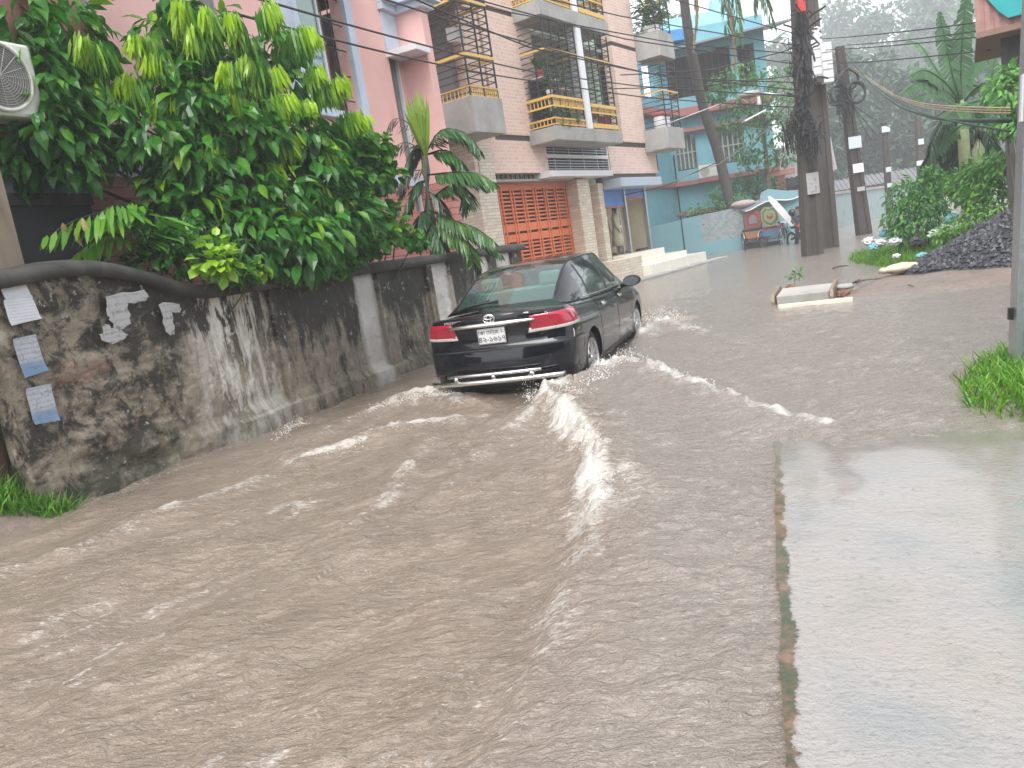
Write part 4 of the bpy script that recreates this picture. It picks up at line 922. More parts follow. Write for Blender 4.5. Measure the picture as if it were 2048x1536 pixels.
# ------------------------------------------------------------------ the black saloon car
g = N('black_car_paint'); v = g.coord(); n1 = g.noise(v, 60, 3, 0.6); n2 = g.noise(v, 3, 4); n3 = g.noise(g.coord('Object', (6, 6, 1.0)), 7, 4, 0.7)
drop = g.ramp(n1, [(0.60, 0.0), (0.72, 1.0)])
M_PAINT = g.set(g.mix(g.ramp(n3, [(0.5, 0.0), (0.8, 0.4)]), (0.003, 0.004, 0.008), (0.014, 0.014, 0.014)), g.ramp(n2, [(0.3, 0.10), (0.7, 0.22)]), g.bump(drop, 0.12, 0.003), Coat_Weight=0.85, Coat_Roughness=0.03, Specular_IOR_Level=0.1)
M_TRIM = plain('black_trim', (0.012, 0.012, 0.013), 0.5, 0.15)
M_TYRE = plain('tyre_rubber', (0.018, 0.018, 0.018), 0.75, 0.2, 20)
M_RIM = plain('alloy', (0.66, 0.67, 0.68), 0.28, 0.08, metal=0.85)
M_LAMPR = plain('red_lamp_lens', (0.38, 0.008, 0.03), 0.12, 0.15, 10, 0.05, 90, Coat_Weight=1.0)
M_LAMPW = plain('clear_lamp_lens', (0.62, 0.56, 0.52), 0.15, 0.15, 30, 0.05, 60, Coat_Weight=1.0)
M_CARGLASS = glassmat('car_glass', (0.16, 0.27, 0.25), 0.80, 0.03)
M_SEAT = plain('pale_seat_cover', (0.66, 0.72, 0.62), 0.85, 0.12, 10)
car = empty('saloon_car', 'black saloon car pushing a wake through the brown flood water', 'car', tuple(CAR_P), -CAR_YAW)
def lerp1(x, xs, ys): return float(np.interp(x, xs, ys))
def zsh(y): return lerp1(y, [-1.0, -0.6, 0.2, 1.2, 2.2, 2.8, 3.3, 3.62], [0.985, 0.985, 0.955, 0.925, 0.905, 0.90, 0.80, 0.66])
def Wv(v): return lerp1(v, [0, .05, .12, .3, .5, .62, .72, .85, .95, 1], [.74, .79, .815, .832, .845, .848, .845, .825, .795, .765])
def plan(y): return lerp1(y, [-1.0, -0.5, 0.3, 1.3, 2.6, 3.1, 3.62], [0.965, 0.985, 1.0, 1.0, 0.985, 0.96, 0.90])
def ytail(z): return lerp1(z, [.2, .27, .34, .45, .58, .635, .66, .70, .80, .88, .93, .97, 1.0], [-.80, -.90, -.955, -.975, -.968, -.955, -.925, -.895, -.893, -.905, -.93, -.925, -.88])
ROWS = np.array([0, .05, .12, .2, .3, .4, .5, .555, .585, .62, .68, .74, .80, .86, .90, .94, .975, 1.0])
TH_T = np.linspace(0, math.pi / 2, 15)
SIDE = [-.48, -.40, -.30, -.2, -.1, 0, .1, .2, .3, .42, .55, .7, .85, 1.0, 1.18, 1.36, 1.5, 1.7, 1.9, 2.1, 2.28, 2.4, 2.5, 2.6, 2.7, 2.8, 2.9, 3.0, 3.1]
NC = len(TH_T) + len(SIDE) + 10
def outline(i, v):
    """column i of the body outline at relative height v (right half)"""
    if i < len(TH_T):
        th = TH_T[i]; z0 = 0.2 + v * (zsh(-0.95) - 0.2); yt = ytail(z0); dep = -0.56 - yt
        y = yt + dep * (1 - max(0, math.cos(th)) ** (2 / 3.6)); x = Wv(v) * plan(y) * math.sin(th) ** (2 / 2.7)
        z = 0.2 + v * (zsh(y) - 0.2)
        return np.array([x, y, z])
    if i < len(TH_T) + len(SIDE):
        y = SIDE[i - len(TH_T)]; return np.array([Wv(v) * plan(y), y, 0.2 + v * (zsh(y) - 0.2)])
    th = (i - len(TH_T) - len(SIDE) + 1) / 10 * math.pi / 2; y = 3.1 + 0.52 * math.sin(th) ** (2 / 2.4)
    return np.array([Wv(v) * plan(y) * max(0, math.cos(th)) ** (2 / 2.8), y, 0.2 + v * (zsh(y) - 0.2)])
V = []; idx = {}
def vid(p):
    k = (round(p[0], 5), round(p[1], 5), round(p[2], 5))
    if k not in idx: idx[k] = len(V); V.append(k)
    return idx[k]
F = []
def addq(*ps):
    q = [vid(p) for p in ps]; o = []
    for a in q:
        if a not in o: o.append(a)
    if len(o) > 2: F.append(tuple(o))
flip = lambda p: np.array([-p[0], p[1], p[2]])
G = [[outline(i, v) for i in range(NC)] for v in ROWS]
for r in range(len(ROWS) - 1):
    for i in range(NC - 1):
        a, b, c, d = G[r][i], G[r][i + 1], G[r + 1][i + 1], G[r + 1][i]
        addq(a, b, c, d); addq(flip(b), flip(a), flip(d), flip(c))
SX = np.linspace(1, -1, 11)
for r, up in ((len(ROWS) - 1, 1), (0, -1)):
    def dk(i, s):
        p = G[r][i]; return np.array([p[0] * s, p[1], p[2] + (0.035 * (1 - abs(s) ** 2.2) * min(1, p[0] / 0.5) if up > 0 else 0)])
    for i in range(NC - 1):
        for a, b in zip(SX[:-1], SX[1:]):
            q = [dk(i, a), dk(i + 1, a), dk(i + 1, b), dk(i, b)]
            addq(*(q if up > 0 else q[::-1]))
me = bpy.data.meshes.new('body'); me.from_pydata(V, [], F); me.validate()
bm = bmesh.new(); bm.from_mesh(me); bmesh.ops.recalc_face_normals(bm, faces=bm.faces); bm.to_mesh(me); bm.free()
tmp = bpy.data.objects.new('body', me); COL.objects.link(tmp)
cut = MB()
for sx in (1, -1):
    for y0 in (0.0, 2.7):
        cut.rings([[(sx * x, y0 + .365 * math.cos(t), .30 + .365 * math.sin(t)) for t in np.linspace(0, 2 * math.pi, 41)[:-1]] for x in ((.52, 1.1) if sx > 0 else (1.1, .52))])
co = cut.build('cutter', M_TRIM)
bm = bmesh.new(); bm.from_mesh(co.data); bmesh.ops.recalc_face_normals(bm, faces=bm.faces); bm.to_mesh(co.data); bm.free()
bo = tmp.modifiers.new('b', 'BOOLEAN'); bo.operation = 'DIFFERENCE'; bo.object = co; bo.solver = 'EXACT'
dg = bpy.context.evaluated_depsgraph_get()
me2 = bpy.data.meshes.new_from_object(tmp.evaluated_get(dg))
bpy.data.objects.remove(tmp); bpy.data.objects.remove(co)
me2.materials.clear()
def region(c, n):
    x, y, z = c; ax_ = abs(x); v = (z - .2) / (zsh(y) - .2)
    sd = 'r' if x > 0 else 'l'
    if .10 < v < .985 and ax_ > .7 and abs(n[2]) < 0.9:
        if .42 < y < 1.36 and ax_ > .72: return ('door', sd + 'b')
        if 1.36 < y < 2.28 and ax_ > .72: return ('door', sd + 'f')
    if y < -.30 and z < .645 and n[1] < .9 and (ax_ > .7 or y < -.5) and abs(n[2]) < .8: return ('rear_bumper', '')
    if y < -.86 and z >= .645 and ax_ < .62 and v < .985: return ('boot_lid', '')
    return ('body', '')
bm = bmesh.new(); bm.from_mesh(me2); groups = {}
for f in bm.faces: groups.setdefault(region(f.calc_center_median(), f.normal), []).append([tuple(q.co) for q in f.verts])
bm.free()
CP_ = {}
for (nm, key), fs in groups.items():
    m = MB(); seen = {}
    for f in fs:
        q = []
        for p in f:
            k = tuple(round(t, 5) for t in p)
            if k not in seen: seen[k] = m.n; m.v.append(k); m.n += 1
            q.append(seen[k])
        m.f.append(tuple(q)); m.m.append(0)
    o = m.build(nm, M_PAINT, car, True); o.data.set_sharp_from_angle(angle=R_(38)); CP_[(nm, key)] = o
def col_of(y=None, x=None):
    """outline column (float) for a side position y, or for x across the tail"""
    if y is not None: return len(TH_T) + float(np.interp(y, SIDE, range(len(SIDE))))
    xs = [outline(i, 0.8)[0] for i in range(len(TH_T))]; return float(np.interp(abs(x), xs, range(len(TH_T))))
def surf(ci, z, off=0.0, left=False):
    """point on the bodywork at outline column ci and height z, lifted off it"""
    def at(c):
        i = int(min(NC - 2, max(0, math.floor(c)))); t = c - i
        p0 = outline(i, 0.5); zs_ = zsh(p0[1]); v = (z - .2) / (zs_ - .2); v = min(1, max(0, v))
        return outline(i, v) * (1 - t) + outline(i + 1, v) * t
    p = at(ci); d = at(min(NC - 1.01, ci + .05)) - at(max(0, ci - .05)); n = np.array([d[1], -d[0], 0]); n /= np.linalg.norm(n) + 1e-9
    p = p + n * off; p[2] = z
    return flip(p) if left else p
def patch(ci0, ci1, z0, z1, off, nu_=12, nz_=5, left=False, thick=0.012):
    """overlay patch on the bodywork; bounds may be functions (ci of z) or numbers"""
    P = []
    for b in np.linspace(0, 1, nz_):
        for a in np.linspace(0, 1, nu_):
            A_ = ci0(b) if callable(ci0) else ci0; B_ = ci1(b) if callable(ci1) else ci1; ci = A_ + (B_ - A_) * a
            za = z0(a) if callable(z0) else z0; zb = z1(a) if callable(z1) else z1; e = min(a, 1 - a, b, 1 - b)
            P.append(surf(ci, za + (zb - za) * b, off if e > 1e-6 else off - thick, left))
    return P, [tuple(q) if left else tuple(q[::-1]) for q in grid_faces(nz_, nu_)]
def overlay(name, mat, parent, specs, smooth_=True):
    m = MB()
    for sp_ in specs:
        for lf in sp_.pop('sides', (False,)): m.add(*patch(left=lf, **sp_))
    return m.build(name, mat, parent, smooth_)
# tail lamps
for lf in (False, True):
    cin, cout = col_of(x=0.445), col_of(y=-0.46); csp = col_of(x=0.655)
    zlo = lambda a: 0.765 + 0.020 * a; zhi = lambda a: 0.955 + 0.012 * a
    l = overlay('tail_lamp', M_LAMPR, car, [dict(ci0=lambda b: cin - 0.9 * (1 - b), ci1=cout, z0=zlo, z1=zhi, off=0.016, nu_=22, nz_=7, sides=(lf,), thick=0.022)])
    overlay('reversing_strip', M_LAMPW, l, [dict(ci0=lambda b: cin - 0.72 + 0.2 * b, ci1=cout - .15, z0=lambda a: 0.772 + .016 * a, z1=lambda a: 0.818 + .016 * a, off=0.020, nu_=18, nz_=3, sides=(lf,))])
    overlay('divider', M_TRIM, l, [dict(ci0=csp, ci1=csp + 0.14, z0=.775, z1=.955, off=.021, nu_=3, nz_=6, sides=(lf,))])
# boot details
BL = CP_[('boot_lid', '')]; BP = CP_[('rear_bumper', '')]
m = MB(); rg = []
for x in np.linspace(-0.50, 0.50, 25):
    p = surf(col_of(x=x), 0.915, 0.0, x < 0); h = 0.024 * (1 - 0.6 * (abs(x) / .5) ** 4)
    rg.append([(p[0], p[1] + .02, .905 - h), (p[0], p[1] - .022, .905 - h * .8), (p[0], p[1] - .032, .905 + h * .1), (p[0], p[1] - .014, .905 + h), (p[0], p[1] + .02, .905 + h)])
m.rings(rg).build('chrome_strip', M_CHROME, BL, True)
py_ = surf(0.3, 0.78, 0.012)[1]
pl = MB().box(-.150, .150, py_ - .012, py_, .710, .862).build('number_plate', plain('plate_white', (0.70, 0.71, 0.72), 0.35, 0.04), BL, bevel=0.006)
m = MB()
for a, b, c_, d in ((-.155, .155, .705, .710), (-.155, .155, .862, .867), (-.155, -.150, .705, .867), (.150, .155, .705, .867)): m.box(a, b, py_ - .016, py_ + .005, c_, d)
m.build('plate_frame', M_CHROME, pl)
def text(body, size, mat, parent, name, M4, ext=0.001, sx=1.0):
    cu = bpy.data.curves.new(name, 'FONT'); cu.body = body; cu.size = size; cu.extrude = ext; cu.align_x = 'CENTER'; cu.align_y = 'CENTER'
    t = bpy.data.objects.new(name, cu); COL.objects.link(t)
    d = bpy.context.evaluated_depsgraph_get(); me = bpy.data.meshes.new_from_object(t.evaluated_get(d))
    bpy.data.objects.remove(t); me.materials.clear(); me.materials.append(mat); me.transform(Matrix.Diagonal((sx, 1, 1, 1))); me.transform(M4)
    o = bpy.data.objects.new(name, me); COL.objects.link(o); o.parent = parent
    return o
M_INK = plain('black_ink', (0.012, 0.012, 0.015), 0.6, 0.1)
def back(x, y, z): return Matrix.Translation((x, y, z)) @ Matrix.Rotation(R_(90), 4, 'X')
text('ঢাকা েমট্রো-গ', 0.054, M_INK, pl, 'lettering', back(0, py_ - .0135, .824), sx=1.05)
text('৪২-১৬১৭', 0.080, M_INK, pl, 'lettering', back(0, py_ - .0135, .754), 0.002, 1.0)
ye = surf(0.1, 0.965, 0.0)[1] - 0.006
m = MB()
def ell(cx, cz, rx, rz, r): m.tube([(cx + rx * math.cos(t), ye, cz + rz * math.sin(t)) for t in np.linspace(0, 2 * math.pi, 33)], r, 6, False)
ell(0, .965, .062, .042, .0075); ell(0, .965, .022, .040, .006); ell(0, .979, .046, .019, .006)
m.build('emblem', M_CHROME, BL, True)
text('PREMIO', 0.044, plain('badge_pink', (0.55, 0.42, 0.45), 0.3, 0.05, metal=0.4), BL, 'badge', back(-.42, surf(col_of(x=.42), .975, 0.006)[1], .962), 0.003, 1.3)
p = surf(col_of(x=.40), .985, .004); MB().box(.37, .43, p[1] - .006, p[1] + .004, .962, .986).build('badge', M_CHROME, BL, bevel=0.004)
# seams
Sd = dict(nu_=2, nz_=14, thick=0.0)
sm = []
for y in (0.42, 1.36, 2.28): sm.append(dict(ci0=col_of(y=y) - .05, ci1=col_of(y=y) + .05, z0=.30, z1=zsh(y) - .02, off=.0025, sides=(False, True), nu_=2, nz_=14, thick=0))
sm.append(dict(ci0=col_of(y=.42), ci1=col_of(y=2.28), z0=.292, z1=.304, off=.003, sides=(False, True), nu_=20, nz_=2, thick=0))
sm.append(dict(ci0=col_of(y=-.40), ci1=col_of(y=-.39), z0=.48, z1=.66, off=.003, sides=(False, True), nu_=2, nz_=6, thick=0))
overlay('door_seam', M_TRIM, CP_[('body', '')], sm)
overlay('bumper_seam', M_TRIM, BP, [dict(ci0=0.0, ci1=col_of(y=-.40), z0=.645, z1=.656, off=.005, sides=(False, True), nu_=30, nz_=2, thick=0)])
for lf in (False, True): overlay('reflector', M_CHROME, BP, [dict(ci0=col_of(x=.80), ci1=col_of(x=.80) + .35, z0=.64, z1=.75, off=.008, nu_=3, nz_=6, sides=(lf,))])
overlay('rocker', M_TRIM, CP_[('body', '')], [dict(ci0=col_of(y=.42), ci1=col_of(y=2.3), z0=.205, z1=.285, off=.012, sides=(False, True), nu_=20, nz_=4)])
for key in ('rb', 'rf', 'lb', 'lf'):
    d = CP_[('door', key)]; y = 0.60 if key[1] == 'b' else 1.58
    ha = overlay('handle', M_CHROME, d, [dict(ci0=col_of(y=y), ci1=col_of(y=y + .19), z0=.83, z1=.872, off=.035, nu_=6, nz_=3, sides=(key[0] == 'l',), thick=.02)])
# greenhouse
ST = np.array([0, 1, 2, 3, 4, 5, 6, 7.])
BX = [.66, .715, .745, .755, .755, .745, .72, .68]; BY = [-.50, -.14, .30, .85, 1.36, 1.95, 2.35, 2.72]; BZ = [1.0, .985, .965, .95, .94, .93, .925, .92]
RX = [.585, .555, .535, .545, .55, .545, .555, .60]; RY = [-.475, -.10, .36, .90, 1.36, 1.72, 2.20, 2.66]; RZ = [1.03, 1.215, 1.385, 1.425, 1.432, 1.405, 1.20, .965]
CY = [-.545, -.13, .30, .88, 1.36, 1.80, 2.30, 2.80]; CZ = [1.035, 1.245, 1.425, 1.470, 1.478, 1.445, 1.22, .975]
def pch(ts, ys):
    """smooth interpolation through the stations"""
    ys = np.array(ys, float); m_ = np.gradient(ys); out = []
    for t in ts:
        i = int(min(len(ys) - 2, math.floor(t))); q = t - i
        out.append((2 * q ** 3 - 3 * q ** 2 + 1) * ys[i] + (q ** 3 - 2 * q ** 2 + q) * m_[i] + (-2 * q ** 3 + 3 * q ** 2) * ys[i + 1] + (q ** 3 - q ** 2) * m_[i + 1])
    return np.array(out)
ts = np.unique(np.round(np.concatenate([np.linspace(0, 7, 57), [0.12, 1.72, 2.12, 2.25, 3.72, 3.98, 5.62, 1.9, 5.1]]), 4)); nt_ = len(ts)
B_ = np.stack([pch(ts, BX), pch(ts, BY), pch(ts, BZ)], 1); Q_ = np.stack([pch(ts, RX), pch(ts, RY), pch(ts, RZ)], 1); C_ = np.stack([np.zeros(nt_), pch(ts, CY), pch(ts, CZ)], 1)
ss = [0, .07, .25, .5, .75, .90, 1.0]; cs = [0.035, 0.13, .25, .5, .75, 1.0]
rows = []
for i in range(nt_):
    r = []
    for s_i in ss:
        p = B_[i] * (1 - s_i) + Q_[i] * s_i; p = p + np.array([0.030 * math.sin(math.pi * s_i), 0, 0.0]); r.append(p)
    for c_i in cs:
        p = Q_[i] * (1 - c_i) + C_[i] * c_i; z = Q_[i][2] + (C_[i][2] - Q_[i][2]) * (1 - (1 - c_i) ** 2.1); p[2] = z
        y = Q_[i][1] + (C_[i][1] - Q_[i][1]) * (1 - (1 - c_i) ** 2.0); p[1] = y; r.append(p)
    rows.append(r)
ns = len(ss); nc_ = len(rows[0])
parts_ = {}
def kindg(i, j):
    t = (ts[i] + ts[i + 1]) / 2
    if j < ns - 1:
        if 1.72 < t < 5.62 and 1 <= j < ns - 2:
            if 3.72 < t < 3.98 or (2.12 < t < 2.25): return 'pillar_trim'
            if t < 2.12: return 'quarter_glass' if j < 4 else 'roof_pillar'
            return 'rear_window' if t < 3.72 else 'front_window'
        return 'roof_pillar'
    if 0.12 < t < 1.9 and j >= ns: return 'rear_windscreen'
    if 5.1 < t < 6.9 and j >= ns: return 'windscreen'
    return 'roof_pillar' if j == ns - 1 else 'roof'
for lf in (0, 1):
    for i in range(nt_ - 1):
        for j in range(nc_ - 1):
            q = [rows[i][j], rows[i + 1][j], rows[i + 1][j + 1], rows[i][j + 1]]
            k = kindg(i, j); kk = k if k in ('roof', 'rear_windscreen', 'windscreen', 'roof_pillar') else (k, lf)
            if lf: q = [flip(p) for p in q][::-1]
            parts_.setdefault(kk, []).append(q)
for kk, fs in parts_.items():
    m = MB(); seen = {}; nm = kk if isinstance(kk, str) else kk[0]
    for f in fs:
        q = []
        for p in f:
            k = tuple(round(float(t), 5) for t in p)
            if k not in seen: seen[k] = m.n; m.v.append(k); m.n += 1
            q.append(seen[k])
        q2 = []
        for a in q:
            if a not in q2: q2.append(a)
        if len(q2) > 2: m.f.append(tuple(q2)); m.m.append(0)
    par = car
    if not isinstance(kk, str) and nm in ('rear_window', 'quarter_glass'): par = CP_[('door', ('l' if kk[1] else 'r') + 'b')]
    if not isinstance(kk, str) and nm == 'front_window': par = CP_[('door', ('l' if kk[1] else 'r') + 'f')]
    o = m.build(nm, M_CARGLASS if ('window' in nm or 'screen' in nm or 'glass' in nm) else (M_TRIM if nm == 'pillar_trim' else M_PAINT), par, True)
    o.data.set_sharp_from_angle(angle=R_(40))
# chrome belt line and drip channels
m = MB()
for sx in (1, -1):
    ii = [i for i in range(nt_) if 1.7 <= ts[i] <= 5.7]; m.tube([(sx * (rows[i][1][0] + .004), rows[i][1][1], rows[i][1][2] - .004) for i in ii], .008, 5)
m.build('belt_moulding', M_CHROME, car, True)
m = MB()
for sx in (1, -1):
    ii = [i for i in range(nt_) if 0.3 <= ts[i] <= 6.6]; m.tube([(sx * (rows[i][ns - 1][0] + .002), rows[i][ns - 1][1], rows[i][ns - 1][2] + .002) for i in ii], .007, 5)
m.build('roof_channel', M_TRIM, car, True)
# rear wiper, mirrors
m = MB(); i0 = [i for i in range(nt_) if ts[i] >= 0.30][0]
pw = [np.array(rows[i0][ns + 3]) * np.array([s, 1, 1]) + np.array([0, -.02, .02]) for s in (-1.6, -1.2, -.6, -.2)]
m.tube([(-.52, -.475, 1.045), (-.40, -.46, 1.085), (-.2, -.46, 1.10), (-.05, -.465, 1.10)], [.01, .016, .016, .02], 6); m.tube([(-.50, -.47, 1.06), (-.15, -.44, 1.125)], .008, 5)
m.build('rear_wiper', M_TRIM, car, True)
for sx in (1, -1):
    w = MB().ball((sx * .925, 2.06, .985), (.125, .075, .075), 14, 9).build('door_mirror', M_PAINT, CP_[('door', 'rf' if sx > 0 else 'lf')], True)
    MB().tube([(sx * .76, 2.10, .93), (sx * .86, 2.08, .95)], .03, 8).build('mirror_stalk', M_TRIM, w, True)
    MB().prism([(.105 * math.cos(t), .06 * math.sin(t)) for t in np.linspace(0, 6.28, 20)[:-1]], (sx * .925, 1.982, .985), (1, 0, 0), (0, 0, 1), (0, 1, 0), .004).build('mirror_glass', M_GREYGLASS, w)
# steel guard bars on the bumper
yb0 = -1.055
gb = MB().tube([(-.74, -.93, .335)] + [(x, yb0 + .055 * (abs(x) / .70) ** 2.5, .335) for x in np.linspace(-.70, .70, 15)] + [(.735, -.955, .335)], .026, 12).build('guard_bar', M_CHROME, BP, True)
MB().tube([(x, yb0 - .005 + .03 * (abs(x) / .52) ** 2.5, .412) for x in np.linspace(-.52, .52, 13)], .017, 10).build('guard_bar', M_CHROME, BP, True)
m = MB()
for x in (-.42, 0, .42): m.tube([(x, yb0 + .01, .36), (x, yb0 + .01, .40)], .026, 10)
m.build('bar_bracket', M_CHROME, gb, True)
# wheels
def wheel(sx, y0):
    w = MB(); pr_ = [(.0, .225), (.0, .285), (-.01, .305), (-.035, .315), (-.16, .315), (-.185, .305), (-.195, .285), (-.195, .20)]
    w.rings([[(sx * (.80 + a), y0 + r * math.cos(t), .31 + r * math.sin(t)) for t in np.linspace(0, 2 * math.pi, 41)[:-1]] for a, r in pr_], caps=False)
    t_ = w.build('wheel', M_TYRE, car, True); m = MB()
    m.rings([[(sx * (.80 + a), y0 + r * math.cos(t), .31 + r * math.sin(t)) for t in np.linspace(0, 2 * math.pi, 41)[:-1]] for a, r in ((-.19, .21), (-.12, .19), (-.01, .212), (.006, .228), (-.002, .232))], caps=False)
    for k in range(10):
        t = 2 * math.pi * k / 10; d = np.array([0, math.cos(t), math.sin(t)]); e = np.array([0, -math.sin(t), math.cos(t)]); c = np.array([sx * .775, y0, .31])
        P = []
        for r, wd, xo in ((.035, .022, .012), (.12, .020, .018), (.212, .030, .008)):
            for q, dx in ((-1, 0), (1, 0), (1, -.03), (-1, -.03)): P.append(c + d * r + e * wd * q + np.array([sx * (xo + dx), 0, 0]))
        m.rings([P[0:4], P[4:8], P[8:12]])
    m.rings([[(sx * (.775 + a), y0 + r * math.cos(q), .31 + r * math.sin(q)) for q in np.linspace(0, 2 * math.pi, 17)[:-1]] for a, r in ((.0, .05), (.02, .045), (.028, .02))])
    m.build('rim', M_RIM, t_, False)
    MB().rings([[(sx * .70, y0 + r * math.cos(q), .31 + r * math.sin(q)) for q in np.linspace(0, 2 * math.pi, 25)[:-1]] for r in (.01, .15)], caps=False).build('brake_disc', plain('brake_iron', (0.2, 0.19, 0.18), 0.4, metal=0.8), t_)
for sx in (1, -1):
    for y0 in (0.0, 2.7): wheel(sx, y0)
    MB().box(sx * .80 - .11, sx * .80 + .01, -.40, -.385, .12, .34).build('mudflap', M_TRIM, car)
m = MB(); m.box(-.6, .6, -.75, -.45, .18, .30); m.tube([(.38, -.9, .23), (.38, -.6, .23)], .03, 8)
m.build('underside', M_TRIM, car)
# seats and headrests
for x, y, wd in ((-.36, 1.35, .5), (.36, 1.35, .5), (0, .35, 1.2)):
    m = MB(); m.rings([[(x - wd / 2, y + o, z), (x + wd / 2, y + o, z), (x + wd / 2, y + o + .14, z), (x - wd / 2, y + o + .14, z)] for z, o in ((.70, 0), (1.0, -.10), (1.16, -.16), (1.18, -.13))])
    s = m.build('seat', M_SEAT, car, True, bevel=0.03)
    for hx in ([x] if wd < 1 else [-.36, .36]): MB().box(hx - .13, hx + .13, y - .16, y - .06, 1.17, 1.33).build('headrest', M_SEAT, s, bevel=0.04)
# ------------------------------------------------------------------ vegetation
M_LEAF1 = leafmat('tree_leaf', (0.020, 0.088, 0.020), (0.055, 0.245, 0.022), (0.46, 0.70, 0.02), 0.38, 0.30)
M_LEAF2 = leafmat('broad_leaf', (0.022, 0.085, 0.020), (0.065, 0.26, 0.026), (0.34, 0.56, 0.03), 0.35, 0.30)
M_PALMF = leafmat('palm_leaf', (0.012, 0.042, 0.022), (0.05, 0.16, 0.035), (0.34, 0.48, 0.04), 0.28, 0.3)
M_DRYF = leafmat('withered_leaf', (0.05, 0.035, 0.03), (0.16, 0.11, 0.06), (0.55, 0.42, 0.20), 0.2, 0.5)
M_FAR = leafmat('haze_paled_leaf', (0.045, 0.095, 0.065), (0.08, 0.155, 0.095), (0.15, 0.25, 0.13), 0.25, 0.6)  # greens paled so the colour carries part of the rain haze
M_BUSH = leafmat('bush_leaf', (0.045, 0.14, 0.055), (0.10, 0.31, 0.075), (0.25, 0.52, 0.08), 0.3, 0.4)
M_BANANA = leafmat('banana_leaf', (0.035, 0.095, 0.05), (0.075, 0.19, 0.075), (0.15, 0.32, 0.09), 0.3, 0.45)
M_GRASS = leafmat('grass_blade', (0.03, 0.10, 0.015), (0.085, 0.27, 0.02), (0.24, 0.46, 0.05), 0.3, 0.45)
M_BARK = plain('bark', (0.13, 0.105, 0.08), 0.85, 0.35, 9, 0.6, 40)
M_PBARK = plain('palm_bark', (0.105, 0.095, 0.085), 0.85, 0.3, 12, 0.7, 30)
TPL = {
    'ovate': (np.array([(0, 0, 0), (.3, -.42, .06), (.3, 0, 0), (.3, .42, .06), (.65, -.45, .03), (.65, 0, -.04), (.65, .45, .03), (1, 0, -.2)]), [(0, 1, 2), (0, 2, 3), (1, 4, 5), (1, 5, 2), (2, 5, 6), (2, 6, 3), (4, 7, 5), (5, 7, 6)]),
    'round': (np.array([(0, 0, 0), (.18, -.50, .08), (.3, 0, 0), (.18, .50, .08), (.62, -.52, .05), (.62, 0, -.03), (.62, .52, .05), (1, 0, -.12)]), [(0, 1, 2), (0, 2, 3), (1, 4, 5), (1, 5, 2), (2, 5, 6), (2, 6, 3), (4, 7, 5), (5, 7, 6)]),
    'blade': (np.array([(0, 0, 0), (.30, -.5, .02), (.30, .5, .02), (.72, -.42, -.02), (.72, .42, -.02), (1, 0, -.08)]), [(0, 1, 2), (1, 3, 4), (1, 4, 2), (3, 5, 4)]),
    'quad': (np.array([(0, 0, 0), (.5, -.5, .05), (1, 0, -.08), (.5, .5, .05)]), [(0, 1, 2), (0, 2, 3)]),
    'grass': (np.array([(0, -.5, 0), (0, .5, 0), (.55, -.35, .06), (.55, .35, .06), (1, 0, -.15)]), [(0, 1, 3), (0, 3, 2), (2, 3, 4)]),
}
def unit(a): return a / (np.linalg.norm(a, axis=-1, keepdims=True) + 1e-9)
class Leaves:
    def __init__(s, kind='ovate'): s.k = kind; s.P = []; s.D = []; s.U = []; s.L = []; s.W = []; s.A = []
    def add(s, P, D, U, L, Wd, A):
        P = np.atleast_2d(P); n = len(P); b = lambda a: np.broadcast_to(np.asarray(a, float), (n,)) if np.ndim(a) < 2 and not (np.ndim(a) == 1 and len(a) == 3 and n != 3) else a
        s.P.append(P); s.D.append(np.broadcast_to(np.asarray(D, float), (n, 3))); s.U.append(np.broadcast_to(np.asarray(U, float), (n, 3)))
        s.L.append(np.broadcast_to(np.asarray(L, float), (n,))); s.W.append(np.broadcast_to(np.asarray(Wd, float), (n,))); s.A.append(np.broadcast_to(np.asarray(A, float), (n,)))
    def build(s, name, mat, parent=None):
        P, D, U = np.concatenate(s.P), unit(np.concatenate(s.D)), np.concatenate(s.U); L, Wd, A_ = np.concatenate(s.L), np.concatenate(s.W), np.concatenate(s.A)
        S_ = unit(np.cross(D, U)); Nn = np.cross(S_, D); t, f = TPL[s.k]; k = len(t)
        V = P[:, None] + D[:, None] * (t[None, :, 0:1] * L[:, None, None]) + S_[:, None] * (t[None, :, 1:2] * Wd[:, None, None]) + Nn[:, None] * (t[None, :, 2:3] * L[:, None, None])
        F_ = (np.arange(len(P)) * k)[:, None, None] + np.array(f)[None]
        return mesh_np(name, V.reshape(-1, 3), F_.reshape(-1, 3), mat, parent, False, {'age': np.repeat(A_, k)})
def rv(n, s=1.0): return rng.normal(0, s, (n, 3))
def cluster(lv, c, r, n, L, wr, age, droop=0.5, flat=0.75):
    """twigs with leaves round a point"""
    d = unit(rv(n)) * np.array([1, 1, flat]); rad = r * rng.uniform(0.35, 1.0, (n, 1)) ** 0.7; p = c + d * rad
    dirs = d + np.array([0, 0, -droop]) + rv(n, 0.45); l = L * rng.uniform(0.7, 1.25, n)
    lv.add(p, dirs, np.array([0, 0, 1.0]) + rv(n, 0.35), l, l * wr, np.clip(age + rng.normal(0, 0.12, n) + 0.10 * (d[:, 2]), 0, 1))
def limb(mb, a, b, r0, r1, bend=0.12, n=6):
    a, b = np.array(a, float), np.array(b, float); L_ = np.linalg.norm(b - a); o = rv(1, bend * L_)[0] * np.array([1, 1, .5]); t = np.linspace(0, 1, n)[:, None]
    mb.tube(a + (b - a) * t + o * (4 * t * (1 - t)) * 0.6 + np.array([0, 0, 0.10 * L_]) * (t * (1 - t)) * 2, list(np.linspace(r0, r1, n)), 7)

